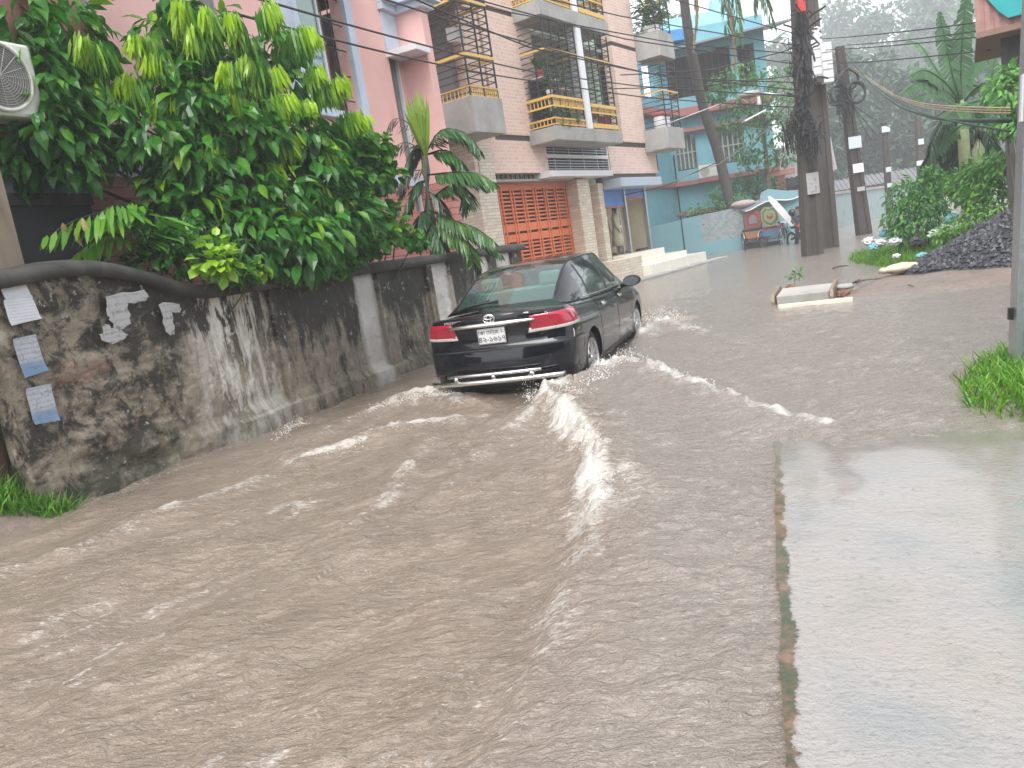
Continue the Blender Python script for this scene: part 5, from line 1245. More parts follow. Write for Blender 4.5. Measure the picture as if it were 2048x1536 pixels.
# --- the garden tree over the wall: dark leaves and drooping lime coloured young sprays
TB = wallp(4.4, 0.75, 0.15); tr = empty('garden_tree', 'bushy garden tree with drooping lime green young leaves over the mouldy wall', 'tree', tuple(TB))
crown = Leaves('ovate'); sprays = Leaves('blade'); tw = MB(); hubs = [TB + np.array([0.05, -.05, 1.3]), TB + np.array([-.5, -.25, 1.9]), TB + np.array([-.2, .1, 2.5])]
MB().tube([TB * 0, (0.03, -.02, .7), (0.05, -.05, 1.3), (-.15, -.1, 1.9), (-.2, .1, 2.5), (-.1, .3, 3.3)], [.09, .075, .07, .055, .045, .02], 9).build('trunk', M_BARK, tr, True)
CL = [(45, 125, 8.9, .42), (120, 55, 9.2, .45), (20, 40, 9.0, .45), (105, 185, 8.8, .42), (85, 265, 8.7, .42), (180, 105, 9.3, .22), (165, 285, 8.8, .32), (235, 235, 9.0, .22), (50, 320, 8.7, .22), (150, 330, 8.6, .14), (335, 75, 9.6, .34),
      (430, 60, 9.9, .36), (480, 140, 9.8, .38), (565, 175, 9.8, .30), (610, 270, 9.6, .36), (545, 265, 9.4, .40), (395, 325, 9.1, .45), (480, 365, 9.2, .48), (560, 400, 9.2, .45), (640, 330, 9.5, .30), (395, 205, 9.2, .38), (330, 160, 9.3, .34), (300, 280, 9.0, .34),
      (335, 380, 9.0, .30), (300, 420, 8.9, .24), (410, 430, 8.9, .42), (520, 470, 8.9, .45), (600, 480, 9.0, .45), (470, 250, 9.3, .40), (640, 470, 9.2, .36), (350, 20, 9.8, .25), (560, 90, 9.9, .25), (390, 130, 9.5, .3), (690, 420, 9.6, .34)]
for px, py, D, r in CL:
    c = atD(px, py, D) - TB; cluster(crown, c, r, int(150 * (r / .45) ** 2) + 16, 0.245, 0.40, 0.30 + .10 * random.random(), 1.0)
    h = min(hubs, key=lambda q: np.linalg.norm(q - TB - c)) - TB; limb(tw, h, c, 0.030, 0.010)
tw.build('branch', M_BARK, tr, True)
TS = [(152, 76, 222, 112, 60), (234, 152, 305, 182, 62), (262, 74, 325, 96, 50), (240, 275, 330, 300, 52), (340, 232, 372, 242, 78), (416, 176, 400, 205, 50), (444, 186, 505, 210, 60), (484, 122, 520, 135, 50), (494, 157, 530, 172, 45), (378, 58, 410, 66, 70), (352, 2, 380, 18, 85),
      (546, 6, 520, 30, 62), (623, 56, 575, 80, 58), (558, 137, 512, 175, 62), (637, 137, 610, 152, 48), (690, 158, 625, 190, 50), (584, 190, 520, 215, 60), (622, 203, 600, 222, 42), (586, 276, 530, 296, 58), (670, 290, 600, 300, 60), (728, 230, 672, 240, 48),
      (330, 300, 380, 330, 70), (420, 290, 470, 310, 66), (300, 200, 370, 215, 70), (440, 130, 480, 150, 60), (520, 230, 480, 255, 60), (405, 20, 430, 40, 70), (458, 30, 480, 55, 60), (412, 296, 455, 320, 55), (338, 372, 380, 392, 60), (470, 60, 500, 80, 60), (180, 160, 250, 190, 70), (290, 110, 350, 130, 60), (350, 190, 410, 222, 72),
      (560, 330, 510, 352, 60), (650, 380, 600, 398, 56), (480, 400, 530, 420, 60), (600, 420, 560, 440, 60)]
rach = MB()
for k, (tx, ty, bx, by, hg) in enumerate(TS):
    D = 8.75 + 0.25 * random.random() + 0.0011 * max(0, tx - 150); a = atD(bx, by, D + .12) - TB; b = atD(tx, ty, D - .05) - TB; up = np.array([0, 0, 0.10]); hl = hg * D / FPX
    n = 30; t = np.linspace(0, 1, n)[:, None]; pt = a + (b - a) * t + up * 4 * t * (1 - t) * 0.5
    MB().tube(pt[::4], 0.005, 5).build('leaf_stalk', plain('lime_stalk', (0.3, 0.38, 0.06), 0.6), tr)
    for rep in range(4):
        q = pt + rv(n, 0.028); tt = t[:, 0]; hang = np.array([0, 0, -1.0]) + unit(b - a) * 0.28 * (tt[:, None]) + rv(n, 0.13)
        L = hl * (0.62 + 0.38 * np.sin(math.pi * np.clip(tt * 0.9 + .1, 0, 1))) * rng.uniform(0.75, 1.05, n)
        sprays.add(q, hang, unit(rv(n)) + np.array([0, -1.2, 0]), L, L * 0.0 + 0.032 * rng.uniform(.8, 1.2, n), np.clip(0.44 + 0.52 * tt ** 1.8 + rng.normal(0, .09, n), 0, 1))
crown.build('crown', M_LEAF1, tr); sprays.build('young_leaves', M_LEAF1, tr)

# --- broad leaved creeper at the right part of the crown
cr_ = empty('broad_leaf_creeper', 'bright green broad leaved creeper spilling over the coping left of the palm', 'shrub', tuple(wallp(6.0, 0.5, 0.3))); CB = wallp(6.0, 0.5, 0.3)
lv = Leaves('round'); st_ = MB()
for px, py, D, r in ((640, 300, 9.9, .30), (700, 295, 10.2, .34), (740, 300, 10.4, .30), (665, 360, 10.0, .36), (725, 355, 10.3, .36), (770, 350, 10.6, .22), (700, 415, 10.0, .38), (760, 420, 10.4, .25), (640, 425, 9.7, .35), (745, 470, 10.2, .34), (690, 480, 9.9, .34), (800, 465, 10.6, .22), (830, 480, 10.9, .16), (600, 520, 9.3, .30), (660, 520, 9.7, .28), (540, 515, 9.1, .24)):
    c = atD(px, py, D) - CB; cluster(lv, c, r, int(260 * (r / .36) ** 2) + 14, 0.125, 0.72, 0.42, 0.7); limb(st_, np.array([0, 0, .6]), c, .016, .006)
lv.build('foliage', M_LEAF2, cr_); st_.build('stem', M_BARK, cr_, True)
# small lime shrub hanging over the coping, and the leafy clump beside the gate pillar
for nm, lb, spots, n, ag in (('lime_shrub', 'small lime green round leaved shrub hanging over the curved coping', [(430, 490, 8.05, .14), (410, 525, 7.95, .14), (455, 520, 8.0, .15), (440, 540, 7.95, .10), (515, 540, 8.4, .09), (590, 545, 8.9, .08)], 26, 0.86),
                             ('dark_shrub', 'dark green broad leaved shrub between lime shrub and arching palm', [(330, 490, 8.2, .22), (290, 520, 8.1, .18), (370, 460, 8.3, .22), (360, 515, 8.1, .18), (480, 500, 8.5, .25), (530, 480, 8.8, .25), (560, 530, 8.8, .2), (625, 535, 9.3, .2), (700, 515, 9.9, .18), (480, 545, 8.3, .14)], 60, 0.25)):
    b = wallp(2.4 if n < 40 else 3.0, .4, .4); s_h = empty(nm, lb, 'shrub', tuple(b)); lv = Leaves('round' if n < 40 else 'ovate'); st_ = MB()
    for px, py, D, r in spots: c = atD(px, py, D) - b; cluster(lv, c, r, n, 0.115 if n < 40 else .13, 0.7 if n < 40 else .5, ag, 0.5); limb(st_, (0, 0, .5), c, .012, .005)
    lv.build('foliage', M_LEAF2, s_h); st_.build('stem', M_BARK, s_h, True)

def frond(lv, mb, pts, n, L, wd, age, droop=0.4, spread=0.9, rr=0.014, tipage=None, split=2):
    """palm frond: arching rachis through pts with leaflets both sides"""
    pts = np.array(pts, float); t = np.linspace(0, 1, n); k = len(pts) - 1
    P = np.stack([np.interp(t, np.linspace(0, 1, k + 1), pch(np.linspace(0, k, k + 1), pts[:, i])) for i in range(3)], 1) if k == 1 else np.stack([pch(t * k, pts[:, i]) for i in range(3)], 1)
    T = unit(np.gradient(P, axis=0)); mb.tube(P[:: max(1, n // 8)], list(np.linspace(rr, rr * .35, len(P[:: max(1, n // 8)]))), 6)
    S_ = unit(np.cross(T, [0, 0, 1.0]) + 1e-6)
    for sg in (-1, 1):
        m_ = t > 0.12; q = P[m_]; l = L * (0.35 + 0.65 * np.sin(math.pi * np.clip(t[m_] * .93 + .05, 0, 1)) ** .7) * rng.uniform(.85, 1.1, m_.sum())
        d = S_[m_] * sg * spread + T[m_] * 0.75 + np.array([0, 0, -droop]) + rv(m_.sum(), .08)
        lv.add(q, d, np.array([0, 0, 1.0]) + rv(m_.sum(), .25), l, wd * rng.uniform(.8, 1.2, m_.sum()), np.clip(age + (0 if tipage is None else (tipage - age) * t[m_]) + rng.normal(0, .07, m_.sum()), 0, 1))
def px3(o, *pts): return [atD(*p) - o for p in pts]
# --- arching palm clump beside the gate pillar
b = atD(260, 520, 8.1); b[2] = 0.3; pc = empty('arching_palm', 'low palm clump with broad arching fronds beside the gate pillar', 'palm', tuple(b)); lv = Leaves('blade'); st_ = MB()
for pts in ([(300, 520, 8.1), (250, 440, 7.9), (180, 430, 7.7), (95, 470, 7.6)], [(310, 520, 8.1), (270, 430, 8.0), (225, 410, 7.8), (175, 450, 7.7)], [(310, 520, 8.2), (300, 440, 8.1), (265, 405, 8.0), (225, 430, 7.9)], [(290, 525, 8.1), (300, 470, 8.1), (330, 430, 8.2), (400, 470, 8.2)], [(280, 525, 8.1), (330, 470, 8.2), (360, 475, 8.2)], [(290, 525, 8.2), (240, 470, 8.0), (190, 480, 7.9), (150, 510, 7.8)]):
    frond(lv, st_, px3(b, *pts), 16, 0.36, 0.050, 0.42, 0.85, 0.7, .012, 0.62)
lv.build('frond', M_LEAF2, pc); st_.build('stem', M_PALMF, pc)
lv = Leaves('ovate')
for px, py, ag, l in ((150, 455, .75, .17), (165, 435, .95, .16), (125, 445, .6, .10)): lv.add(atD(px, py, 7.6) - b, np.array([.1, -.1, -1.0]), np.array([0, -1.0, 0]), l, .055, ag)
lv.build('withered_frond', M_DRYF, pc)

# --- young areca palm between the pink and the beige houses
b = atD(860, 500, 13.2); b[2] = 0.2; ap = empty('young_palm', 'young palm with one upright yellow green spear leaf beside the pink house', 'palm', tuple(b)); lv = Leaves('blade'); st_ = MB(); dl = Leaves('blade'); dk_ = MB()
q = px3(b, (862, 495, 13.2), (858, 420, 13.2), (852, 345, 13.2), (848, 300, 13.2)); q[0][2] = -0.2
MB().tube(q, [.10, .085, .07, .05], 9).build('trunk', plain('palm_green_bark', (0.10, 0.115, 0.07), 0.7, 0.3), ap, True)
H0 = (850, 310, 13.2)
for pts, ag in (([H0, (880, 262, 13.0), (925, 262, 12.9), (960, 300, 12.8)], .30), ([H0, (890, 300, 13.0), (920, 320, 12.9), (935, 350, 12.8)], .40), ([(855, 350, 13.1), (900, 345, 12.8), (950, 345, 12.6), (985, 362, 12.5)], .38), ([(860, 400, 13.1), (900, 370, 12.8), (930, 375, 12.7), (935, 410, 12.6)], .25),
                ([(860, 420, 13.1), (905, 440, 12.7), (950, 455, 12.5), (985, 480, 12.3)], .42), ([(860, 430, 13.1), (900, 460, 12.7), (935, 485, 12.5), (945, 520, 12.4)], .5), ([H0, (835, 290, 13.2), (815, 320, 13.2), (800, 370, 13.2)], .15), ([(855, 360, 13.2), (830, 370, 13.1), (812, 410, 13.1)], .18), ([(858, 420, 13.2), (840, 430, 13.0), (835, 470, 13.0)], .15), ([(856, 380, 13.1), (880, 400, 13.0), (890, 450, 12.9)], .2), ([(858, 440, 13.1), (870, 460, 12.8), (890, 500, 12.7)], .3)):
    frond(lv, st_, px3(b, *pts), 44, 0.42, 0.040, ag, 0.75, 0.75, .016)
    jx, jy = random.uniform(-16, 16), random.uniform(4, 26); frond(lv, st_, px3(b, pts[0], *[(p[0] + jx * k, p[1] + jy * k, p[2] + .25 * k) for k, p in zip((.4, .8, 1.1), pts[1:])]), 40, 0.36, 0.038, max(.1, ag - .12), 0.9, 0.75, .014)
for pts in ([H0, (820, 250, 13.2), (785, 240, 13.1), (765, 290, 13.0)], [H0, (815, 285, 13.2), (785, 300, 13.1), (770, 345, 13.0)], [(855, 340, 13.2), (820, 345, 13.1), (795, 380, 13.0)]): frond(dl, dk_, px3(b, *pts), 15, 0.32, 0.022, 0.05, 0.9, 0.6, .012)
dl.build('withered_frond', M_DRYF, ap); dk_.build('dry_stalk', M_BARK, ap)
sp_ = Leaves('blade')
for k in range(34):
    s = k / 33 * 2 - 1; a = atD(852 + 3 * s, 312, 13.15) - b; e = atD(832 + 26 * s + random.uniform(-3, 3), 172 + 26 * abs(s) ** 1.5 + random.uniform(0, 26), 13.0) - b; sp_.add(a, e - a, np.array([.15 * s, -1.0, .2]), np.linalg.norm(e - a), .055, 0.72 + .18 * random.random() - 0.2 * (k % 5 == 0))
sp_.build('spear_leaf', M_PALMF, ap); lv.build('frond', M_PALMF, ap); st_.build('stalk', M_PALMF, ap)

# --- coconut palm leaning in front of the turquoise house
b = atD(1472, 412, 38.3); b[2] = 0.2; cp = empty('coconut_palm', 'tall leaning coconut palm in front of the turquoise house', 'palm', tuple(b)); lv = Leaves('blade'); st_ = MB()
q = px3(b, (1474, 425, 38.3), (1440, 320, 37.4), (1408, 220, 36.2), (1388, 130, 35.0), (1376, 60, 34.3), (1366, -20, 34), (1362, -90, 34)); q[0][2] = -.4
tt = np.linspace(0, 6, 40); Q = np.stack([pch(tt, np.array(q)[:, i]) for i in range(3)], 1)
MB().tube(Q, [(.25 - .08 * (t / 6) ** .6) + .012 * (i % 2) for i, t in enumerate(tt)], 10).build('trunk', M_PBARK, cp, True)
H0 = (1362, -95, 34)
dry = Leaves('blade'); ds = MB()
for pts, ag in (([H0, (1420, -120, 33), (1465, -30, 32.3), (1478, 75, 32)], .32), ([H0, (1400, -110, 33), (1440, -60, 32.5), (1455, 60, 32.3)], .28), ([H0, (1440, -130, 33), (1510, -60, 32), (1545, 45, 31.6)], .25), ([H0, (1330, -110, 33), (1300, -40, 32.5), (1290, 35, 32.3)], .18), ([H0, (1350, -120, 32.5), (1330, -50, 31.5), (1320, 30, 31)], .2), ([H0, (1470, -160, 34), (1560, -110, 34), (1600, -30, 34)], .3), ([H0, (1300, -150, 34), (1240, -90, 34), (1200, -20, 34)], .25), ([H0, (1420, -180, 35), (1500, -160, 36), (1530, -60, 37)], .3), ([H0, (1390, -100, 33.5), (1500, -90, 33), (1510, 20, 33)], .26)):
    frond(lv, st_, px3(b, *pts), 54, 0.95, 0.075, ag, 1.0, 0.6, .05)
for pts in ([H0, (1385, -60, 33.4), (1392, 20, 33.2), (1386, 95, 33.2)], [H0, (1420, -80, 33), (1460, 20, 32.4), (1468, 130, 32.2)]): frond(dry, ds, px3(b, *pts), 40, 0.6, 0.07, 0.55, 1.4, 0.35, .04)
lv.build('frond', M_PALMF, cp); st_.build('stalk', M_PALMF, cp); dry.build('withered_frond', M_DRYF, cp)

def tree(name, label, base, clusters, n, L, wr, mat, age, tr_r=0.12, group=None, kind='ovate', cat='tree', droop=.4):
    t = empty(name, label, cat, tuple(base), group=group); lv = Leaves(kind); mb = MB(); tk = MB(); base = np.array(base, float)
    cc = np.array([c[:3] for c in clusters]) - base; top = cc.mean(0); zt = cc[:, 2].max()
    fork = np.array([top[0] * .6, top[1] * .6, max(0.3, cc[:, 2].min() * .75)]); fork2 = np.array([top[0], top[1], (fork[2] + zt) / 2])
    tk.tube([(0, 0, -.4), fork * .5 + np.array([.04, 0, 0]), fork, fork2, top * np.array([1, 1, 0]) + np.array([0, 0, zt * .92])], [tr_r * 1.15, tr_r, tr_r * .85, tr_r * .5, tr_r * .15], 8)
    for c, full in zip(cc, clusters):
        r = full[3]; cluster(lv, c, r, n, L, wr, age, droop); s = fork if np.linalg.norm(c - fork) < np.linalg.norm(c - fork2) else fork2
        limb(tk, s, c, tr_r * .35, tr_r * .1)
    tk.build('trunk', M_BARK, t, True); lv.build('crown', mat, t)
    return t
def pxc(L): return [(*atD(a, b_, d), r) for a, b_, d, r in L]
b = atD(1540, 430, 38.2); b[2] = 0
tree('street_tree', 'slim airy tree with small leaves between turquoise house and power poles', b, pxc([(1450, 165, 37.2, .75), (1490, 150, 37.7, .8), (1530, 170, 37.2, .8), (1570, 160, 38.2, .9), (1600, 130, 38.2, .6), (1470, 205, 37.2, .7), (1520, 215, 37.2, .8), (1565, 215, 37.7, .8), (1455, 245, 37.7, .6), (1500, 265, 37.2, .7), (1550, 265, 37.7, .8), (1590, 250, 38.2, .7), (1530, 310, 37.7, .6), (1570, 310, 38.2, .6), (1490, 310, 37.7, .5), (1430, 190, 37.2, .45), (1600, 190, 38.7, .7)]), 170, .20, .5, M_BUSH, .35, .13)
b = atz(1440, 440); b = atD(1430, 440, 37.2); b[2] = 0
tree('yard_shrub', 'leafy shrub growing behind the turquoise yard wall under the coconut palm', b, pxc([(1390, 425, 38.2, .5), (1420, 415, 38.2, .55), (1450, 405, 38.2, .55), (1480, 400, 37.2, .5), (1400, 440, 38.2, .4), (1465, 420, 38.2, .45), (1440, 385, 38.7, .5)]), 150, .17, .5, M_BUSH, .45, .05, cat='shrub')
b = atD(1490, 400, 39.5); b[2] = 0
tree('yard_shrub', 'dark shrub at the foot of the turquoise house behind the rickshaws', b, pxc([(1500, 350, 39, .8), (1520, 370, 39, .8), (1545, 380, 40, .8), (1480, 370, 39, .6), (1510, 390, 39, .6)]), 150, .2, .5, M_BUSH, .2, .06, cat='shrub')
b = atD(1330, 200, 60); b[2] = 0
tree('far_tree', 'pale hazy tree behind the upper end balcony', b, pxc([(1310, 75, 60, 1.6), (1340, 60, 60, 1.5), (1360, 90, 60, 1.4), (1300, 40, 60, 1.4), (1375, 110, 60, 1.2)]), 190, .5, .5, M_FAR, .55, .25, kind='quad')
# --- banana plants and the dark palm behind the shrubs
def banana(base_px, D, leaves, label, col=.35):
    b = atD(*base_px, D); b[2] = 0.2; t = empty('banana_plant', label, 'banana plant', tuple(b), group='banana plants behind the shrubs'); st_ = MB(); mb = MB(); Vv, Ff, Aa = [], [], []; n0 = 0
    for pts, wpx in leaves:
        p = np.array(px3(b, *[(a, c, D + q) for a, c, q in pts])); k = len(p) - 1; n = 26; tt = np.linspace(0, k, n); P = np.stack([pch(tt, p[:, i]) for i in range(3)], 1); T = unit(np.gradient(P, axis=0)); S_ = unit(np.cross(T, np.array([.2, -1, .4]))); wd = wpx * D / FPX; tk = np.linspace(0, 1, n)
        w_ = wd * np.clip(np.sin(math.pi * np.clip(tk * .93 + .07, 0, 1)) ** .55, 0, 1) * (tk > .08)
        MB().tube(P[::3], list(np.linspace(.035, .008, len(P[::3]))), 6).build('midrib', M_BUSH, t); Vv, Ff, Aa, n0 = [], [], [], 0
        for sg in (-1, 1):
            for i in range(n - 1):
                if w_[i] <= 0: continue
                jag = rng.uniform(.72, 1.0); dr = np.array([0, 0, -1.0]) * w_[i] * .45; gap = .10 if rng.random() < .75 else .5
                Vv += [P[i], P[i + 1] - (P[i + 1] - P[i]) * 0.02, P[i + 1] - (P[i + 1] - P[i]) * gap + S_[i] * sg * w_[i] * jag + dr, P[i] + S_[i] * sg * w_[i] * jag + dr]; Ff.append((n0, n0 + 1, n0 + 2, n0 + 3)); n0 += 4; Aa += [np.clip(col + rng.normal(0, .1), 0, 1)] * 4
        mesh_np('leaf', np.array(Vv), np.array(Ff), M_BANANA, t, False, {'age': np.array(Aa)})
    c = px3(b, (base_px[0], base_px[1], D), (base_px[0] - 4, (base_px[1] + leaves[0][0][0][1]) / 2, D), (leaves[0][0][0][0], leaves[0][0][0][1], D)); c[0][2] = -.4
    mb.tube(c, [.16, .13, .08], 9); mb.build('trunk', plain('banana_stem', (0.22, 0.26, 0.13), 0.6, 0.3), t, True)
banana((1930, 330), 23.0, [([(1925, 200, 0), (1922, 140, 0), (1926, 60, -.2), (1934, -20, -.3)], 26), ([(1922, 205, 0), (1905, 150, -.3), (1890, 80, -.4), (1878, 22, -.5)], 22), ([(1920, 205, 0), (1890, 165, -.6), (1850, 140, -1), (1818, 152, -1.2)], 14), ([(1920, 210, 0), (1890, 180, -.6), (1845, 160, -1), (1800, 190, -1.4)], 15), ([(1920, 212, 0), (1895, 195, .5), (1860, 185, .8), (1822, 200, 1)], 14), ([(1926, 205, 0), (1960, 170, -.4), (2000, 160, -.6), (2030, 175, -.8)], 16), ([(1926, 210, 0), (1960, 200, .4), (1995, 195, .6), (2020, 215, .8)], 15), ([(1922, 208, 0), (1880, 150, .6), (1840, 90, 1.2), (1812, 82, 1.6)], 10), ([(1928, 205, 0), (1950, 130, .5), (1990, 100, .9), (2030, 110, 1.2)], 15)], 'tall banana plant with ragged arching leaves behind the roadside shrubs')
banana((1960, 350), 21.0, [([(1958, 250, 0), (1945, 215, -.2), (1915, 215, -.5), (1885, 245, -.7)], 16), ([(1958, 250, 0), (1975, 200, 0), (1985, 150, .1), (1990, 110, .2)], 17), ([(1960, 252, 0), (1985, 235, 0), (2010, 245, -.2), (2030, 270, -.3)], 15), ([(1956, 255, 0), (1925, 250, .3), (1895, 275, .5), (1880, 310, .6)], 14)], 'shorter banana plant nearer the galvanised post', .42)
b = atD(1930, 360, 25); b[2] = 0.2; dp = empty('dark_palm', 'dark drooping palm clump under the banana leaves', 'palm', tuple(b)); lv = Leaves('blade'); st_ = MB()
for e in ((1850, 330), (1862, 300), (1870, 270), (1890, 255), (1990, 300), (1980, 270), (1900, 320), (1950, 300), (1880, 345), (1920, 265)): frond(lv, st_, px3(b, (1930, 360, 25), (1930 + (e[0] - 1930) * .45, e[1] - 40, 24.6), (*e, 24), (e[0] + (e[0] - 1930) * .25, e[1] + 50, 23.8)), 40, .75, .06, .12, .9, .7, .03)
lv.build('frond', M_PALMF, dp); st_.build('stalk', M_PALMF, dp)
# --- roadside shrubs on the bank
def bush(label, cl, base_px, D, n=130, L=.15, age=.45):
    b = atD(*base_px, D); b[2] = float(land(np.array([[b[0]]]), np.array([[b[1]]]))[0, 0]); t = empty('roadside_shrub', label, 'shrub', tuple(b), group='shrubs on the rubbish strewn bank'); lv = Leaves('ovate'); mb = MB()
    for a, c, d, r in cl:
        q = atD(a, c, d) - b; cluster(lv, q, r, n, L, .42, age, .55, .9); limb(mb, (random.gauss(0, .15), random.gauss(0, .15), 0), q, .02, .006)
    mb.build('stem', M_BARK, t, True); lv.build('foliage', M_BUSH, t)
bush('big leafy green shrub at the left end of the rubbish strewn bank', [(1800, 395, 19, .36), (1825, 380, 19, .38), (1855, 375, 19, .36), (1870, 400, 18.8, .36), (1845, 410, 18.6, .42), (1810, 425, 18.6, .36), (1790, 440, 18.8, .28), (1870, 435, 18.6, .33), (1835, 445, 18.4, .36), (1862, 350, 19.2, .20), (1880, 365, 19.2, .2), (1800, 465, 18.5, .22)], (1838, 500), 18.8, 150, .14, .42)
bush('tall light green shrub just left of the galvanised post', [(1960, 335, 17.5, .30), (1985, 330, 17.2, .28), (1940, 360, 17.6, .32), (1970, 365, 17.2, .34), (2000, 370, 17, .32), (1925, 385, 17.8, .26), (1985, 400, 17, .32), (1950, 395, 17.4, .30), (2010, 340, 17, .3), (1945, 340, 17.6, .18), (1910, 370, 18, .2)], (1960, 470), 17.6, 140, .13, .55)
bush('yellow green weedy shrub low in front of the tall one', [(1905, 455, 17, .22), (1935, 440, 16.8, .22), (1965, 430, 16.6, .25), (2000, 430, 16, .28), (1885, 470, 17, .18)], (1935, 490), 16.9, 90, .11, .75)
bush('green leafy branches beside the galvanised post', [(2010, 180, 15, .3), (2035, 200, 15, .3), (2020, 240, 15, .28), (2045, 250, 15, .25), (2025, 150, 15.2, .2)], (2060, 480), 15.2, 110, .15, .6)

# --- grass
def grass(name, poly, n, L, label=None, zoff=0.0, age=.5):
    poly = np.array(poly); lo, hi = poly.min(0), poly.max(0); P = []
    while len(P) < n:
        q = rng.uniform(lo, hi, (n * 2, 2)); d = inside_dist(q[:, 0], q[:, 1], poly); P += list(q[d > 0])
    P = np.array(P[:n]); z = land(P[:, 0], P[:, 1]); lv = Leaves('grass'); l = L * rng.uniform(.5, 1.3, n) * (0.6 + 0.8 * np.clip(fbm(P[:, 0] * 1.5, P[:, 1] * 1.5) + .5, 0, 1))
    d = rv(n, .5); d[:, 2] = 1.0; lv.add(np.concatenate([P, z[:, None] + zoff], 1), d, rv(n), l, .014 * (L / .2) ** .3 * rng.uniform(.7, 1.4, n), np.clip(age + rng.normal(0, .18, n), 0, 1))
    o = lv.build(name, M_GRASS); tag(o, kind='stuff'); return o
grass('grass', [(-3.50, 5.72), (-3.62, 6.1), (-4.2, 6.6), (-5.4, 6.9), (-5.8, 5.2), (-4.4, 5.25), (-3.85, 5.50)], 9000, .20, zoff=0, age=.55)
grass('grass', [(2.75, 4.42), (2.85, 4.75), (3.2, 5.4), (4.2, 6.2), (6, 5.8), (6, 3.6), (3.5, 3.5), (3.02, 3.95)], 9000, .135, age=.6)
grass('grass', [(7.5, 14.3), (7.9, 16.5), (8.3, 18.3), (9.2, 19.8), (12, 19.5), (13, 16.5), (10.5, 15.0), (8.6, 14.2)], 9000, .22, age=.5)
grass('grass', [(12, 19.5), (13, 16.5), (20, 15), (24, 20), (16, 22)], 3000, .35, age=.45)

# --- far trees fading into the rain
FT = [(1575, 120, 66, 1.8, .45), (1690, 40, 84, 2.6, .5), (1850, 20, 88, 3.0, .5), (1930, 50, 86, 2.8, .5), (1655, 210, 70, 2.6, .4), (1690, 170, 62, 2.6, .3), (1715, 130, 80, 3.0, .45), (1775, 70, 75, 3.2, .4), (1800, 110, 72, 3.0, .35), (1850, 60, 78, 3.5, .4), (1830, 200, 64, 2.4, .3), (1760, 190, 66, 2.6, .3), (1900, 140, 70, 3.0, .35), (1965, 110, 74, 3.0, .4), (1990, 150, 60, 2.8, .3), (1730, 270, 58, 1.8, .25), (1660, 270, 56, 1.8, .3), (1790, 290, 60, 1.6, .25), (1860, 270, 58, 1.8, .25), (1640, 260, 60, 1.8, .35), (1930, 230, 56, 2.2, .25), (2040, 90, 66, 3.2, .35)]
KIND = ('broad hazy tree', 'tall hazy tree', 'dim dense tree')
PLACE = ['beyond the turquoise house roof', 'thin crowned at the top beside the twin poles', 'highest and palest left of the banana', 'pale at the top behind the upright banana leaf', 'right behind the twin poles', 'low behind the leaning pole', 'highest above the leaning pole', 'tall in the gap between the poles and banana', 'mid height left of the banana', 'tall just left of the banana top', 'low left of the banana arch', 'low over the corrugated fence', 'behind the banana crown', 'highest behind the banana top', 'dark behind the right shrubs', 'small over the tin sheds', 'small between the poles', 'small beyond the far end of the fence', 'small behind the big shrub', 'beside the white fuse boxes', 'low behind the banana stem', 'at the right edge behind the galvanised post']
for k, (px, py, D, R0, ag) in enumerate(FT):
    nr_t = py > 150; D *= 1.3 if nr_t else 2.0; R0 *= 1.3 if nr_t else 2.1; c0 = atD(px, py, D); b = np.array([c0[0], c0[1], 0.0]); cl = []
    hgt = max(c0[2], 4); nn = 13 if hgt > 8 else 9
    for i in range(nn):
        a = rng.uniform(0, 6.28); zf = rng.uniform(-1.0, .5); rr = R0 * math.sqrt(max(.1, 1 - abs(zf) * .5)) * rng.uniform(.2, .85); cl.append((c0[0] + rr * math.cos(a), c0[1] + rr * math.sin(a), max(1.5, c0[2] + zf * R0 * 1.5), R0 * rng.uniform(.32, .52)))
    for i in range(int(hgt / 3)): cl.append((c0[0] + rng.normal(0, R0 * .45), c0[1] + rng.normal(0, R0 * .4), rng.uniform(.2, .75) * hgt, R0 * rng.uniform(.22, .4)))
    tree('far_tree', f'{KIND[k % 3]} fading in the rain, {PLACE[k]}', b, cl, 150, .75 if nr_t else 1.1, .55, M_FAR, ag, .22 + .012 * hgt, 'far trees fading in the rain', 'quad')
# ------------------------------------------------------------------ poles, cables, lamps
M_POLE = stained('weathered_pole_concrete', (0.062, 0.052, 0.043), (0.025, 0.022, 0.02), 0.45, 0.75, (4, .15), 0.4, c2=(0.095, 0.083, 0.07))
M_POLED = stained('dark_pole_concrete', (0.055, 0.040, 0.036), (0.022, 0.02, 0.018), 0.4, 0.8, (4, .2), 0.4)
M_CABLE = plain('black_cable', (0.02, 0.021, 0.024), 0.6, 0.2)
M_CGREEN = plain('dark_green_cable', (0.02, 0.06, 0.045), 0.6, 0.2)
M_CORANGE = plain('pale_orange_cable', (0.50, 0.36, 0.24), 0.6, 0.2)
def pole(label, foot, D, top, w0, w1, mat, group=None):
    a = atD(*foot, D); a[2] = 0; b = atD(*top, D); t = empty('power_pole', label, 'utility pole', tuple(a), group=group); q = b - a; q[2] = b[2]
    rg = []
    for s in np.linspace(-0.06, 1, 12):
        c = q * s; w_ = (w0 + (w1 - w0) * max(0, s)) / 2; d_ = w_ * .8; rg.append([c + np.array(p) for p in ((-w_, -d_, 0), (-w_ * .4, -d_, 0), (-w_ * .3, -d_ * .75, 0), (w_ * .3, -d_ * .75, 0), (w_ * .4, -d_, 0), (w_, -d_, 0), (w_, d_, 0), (-w_, d_, 0))])
    MB().rings(rg).build('shaft', mat, t); return t, a, q
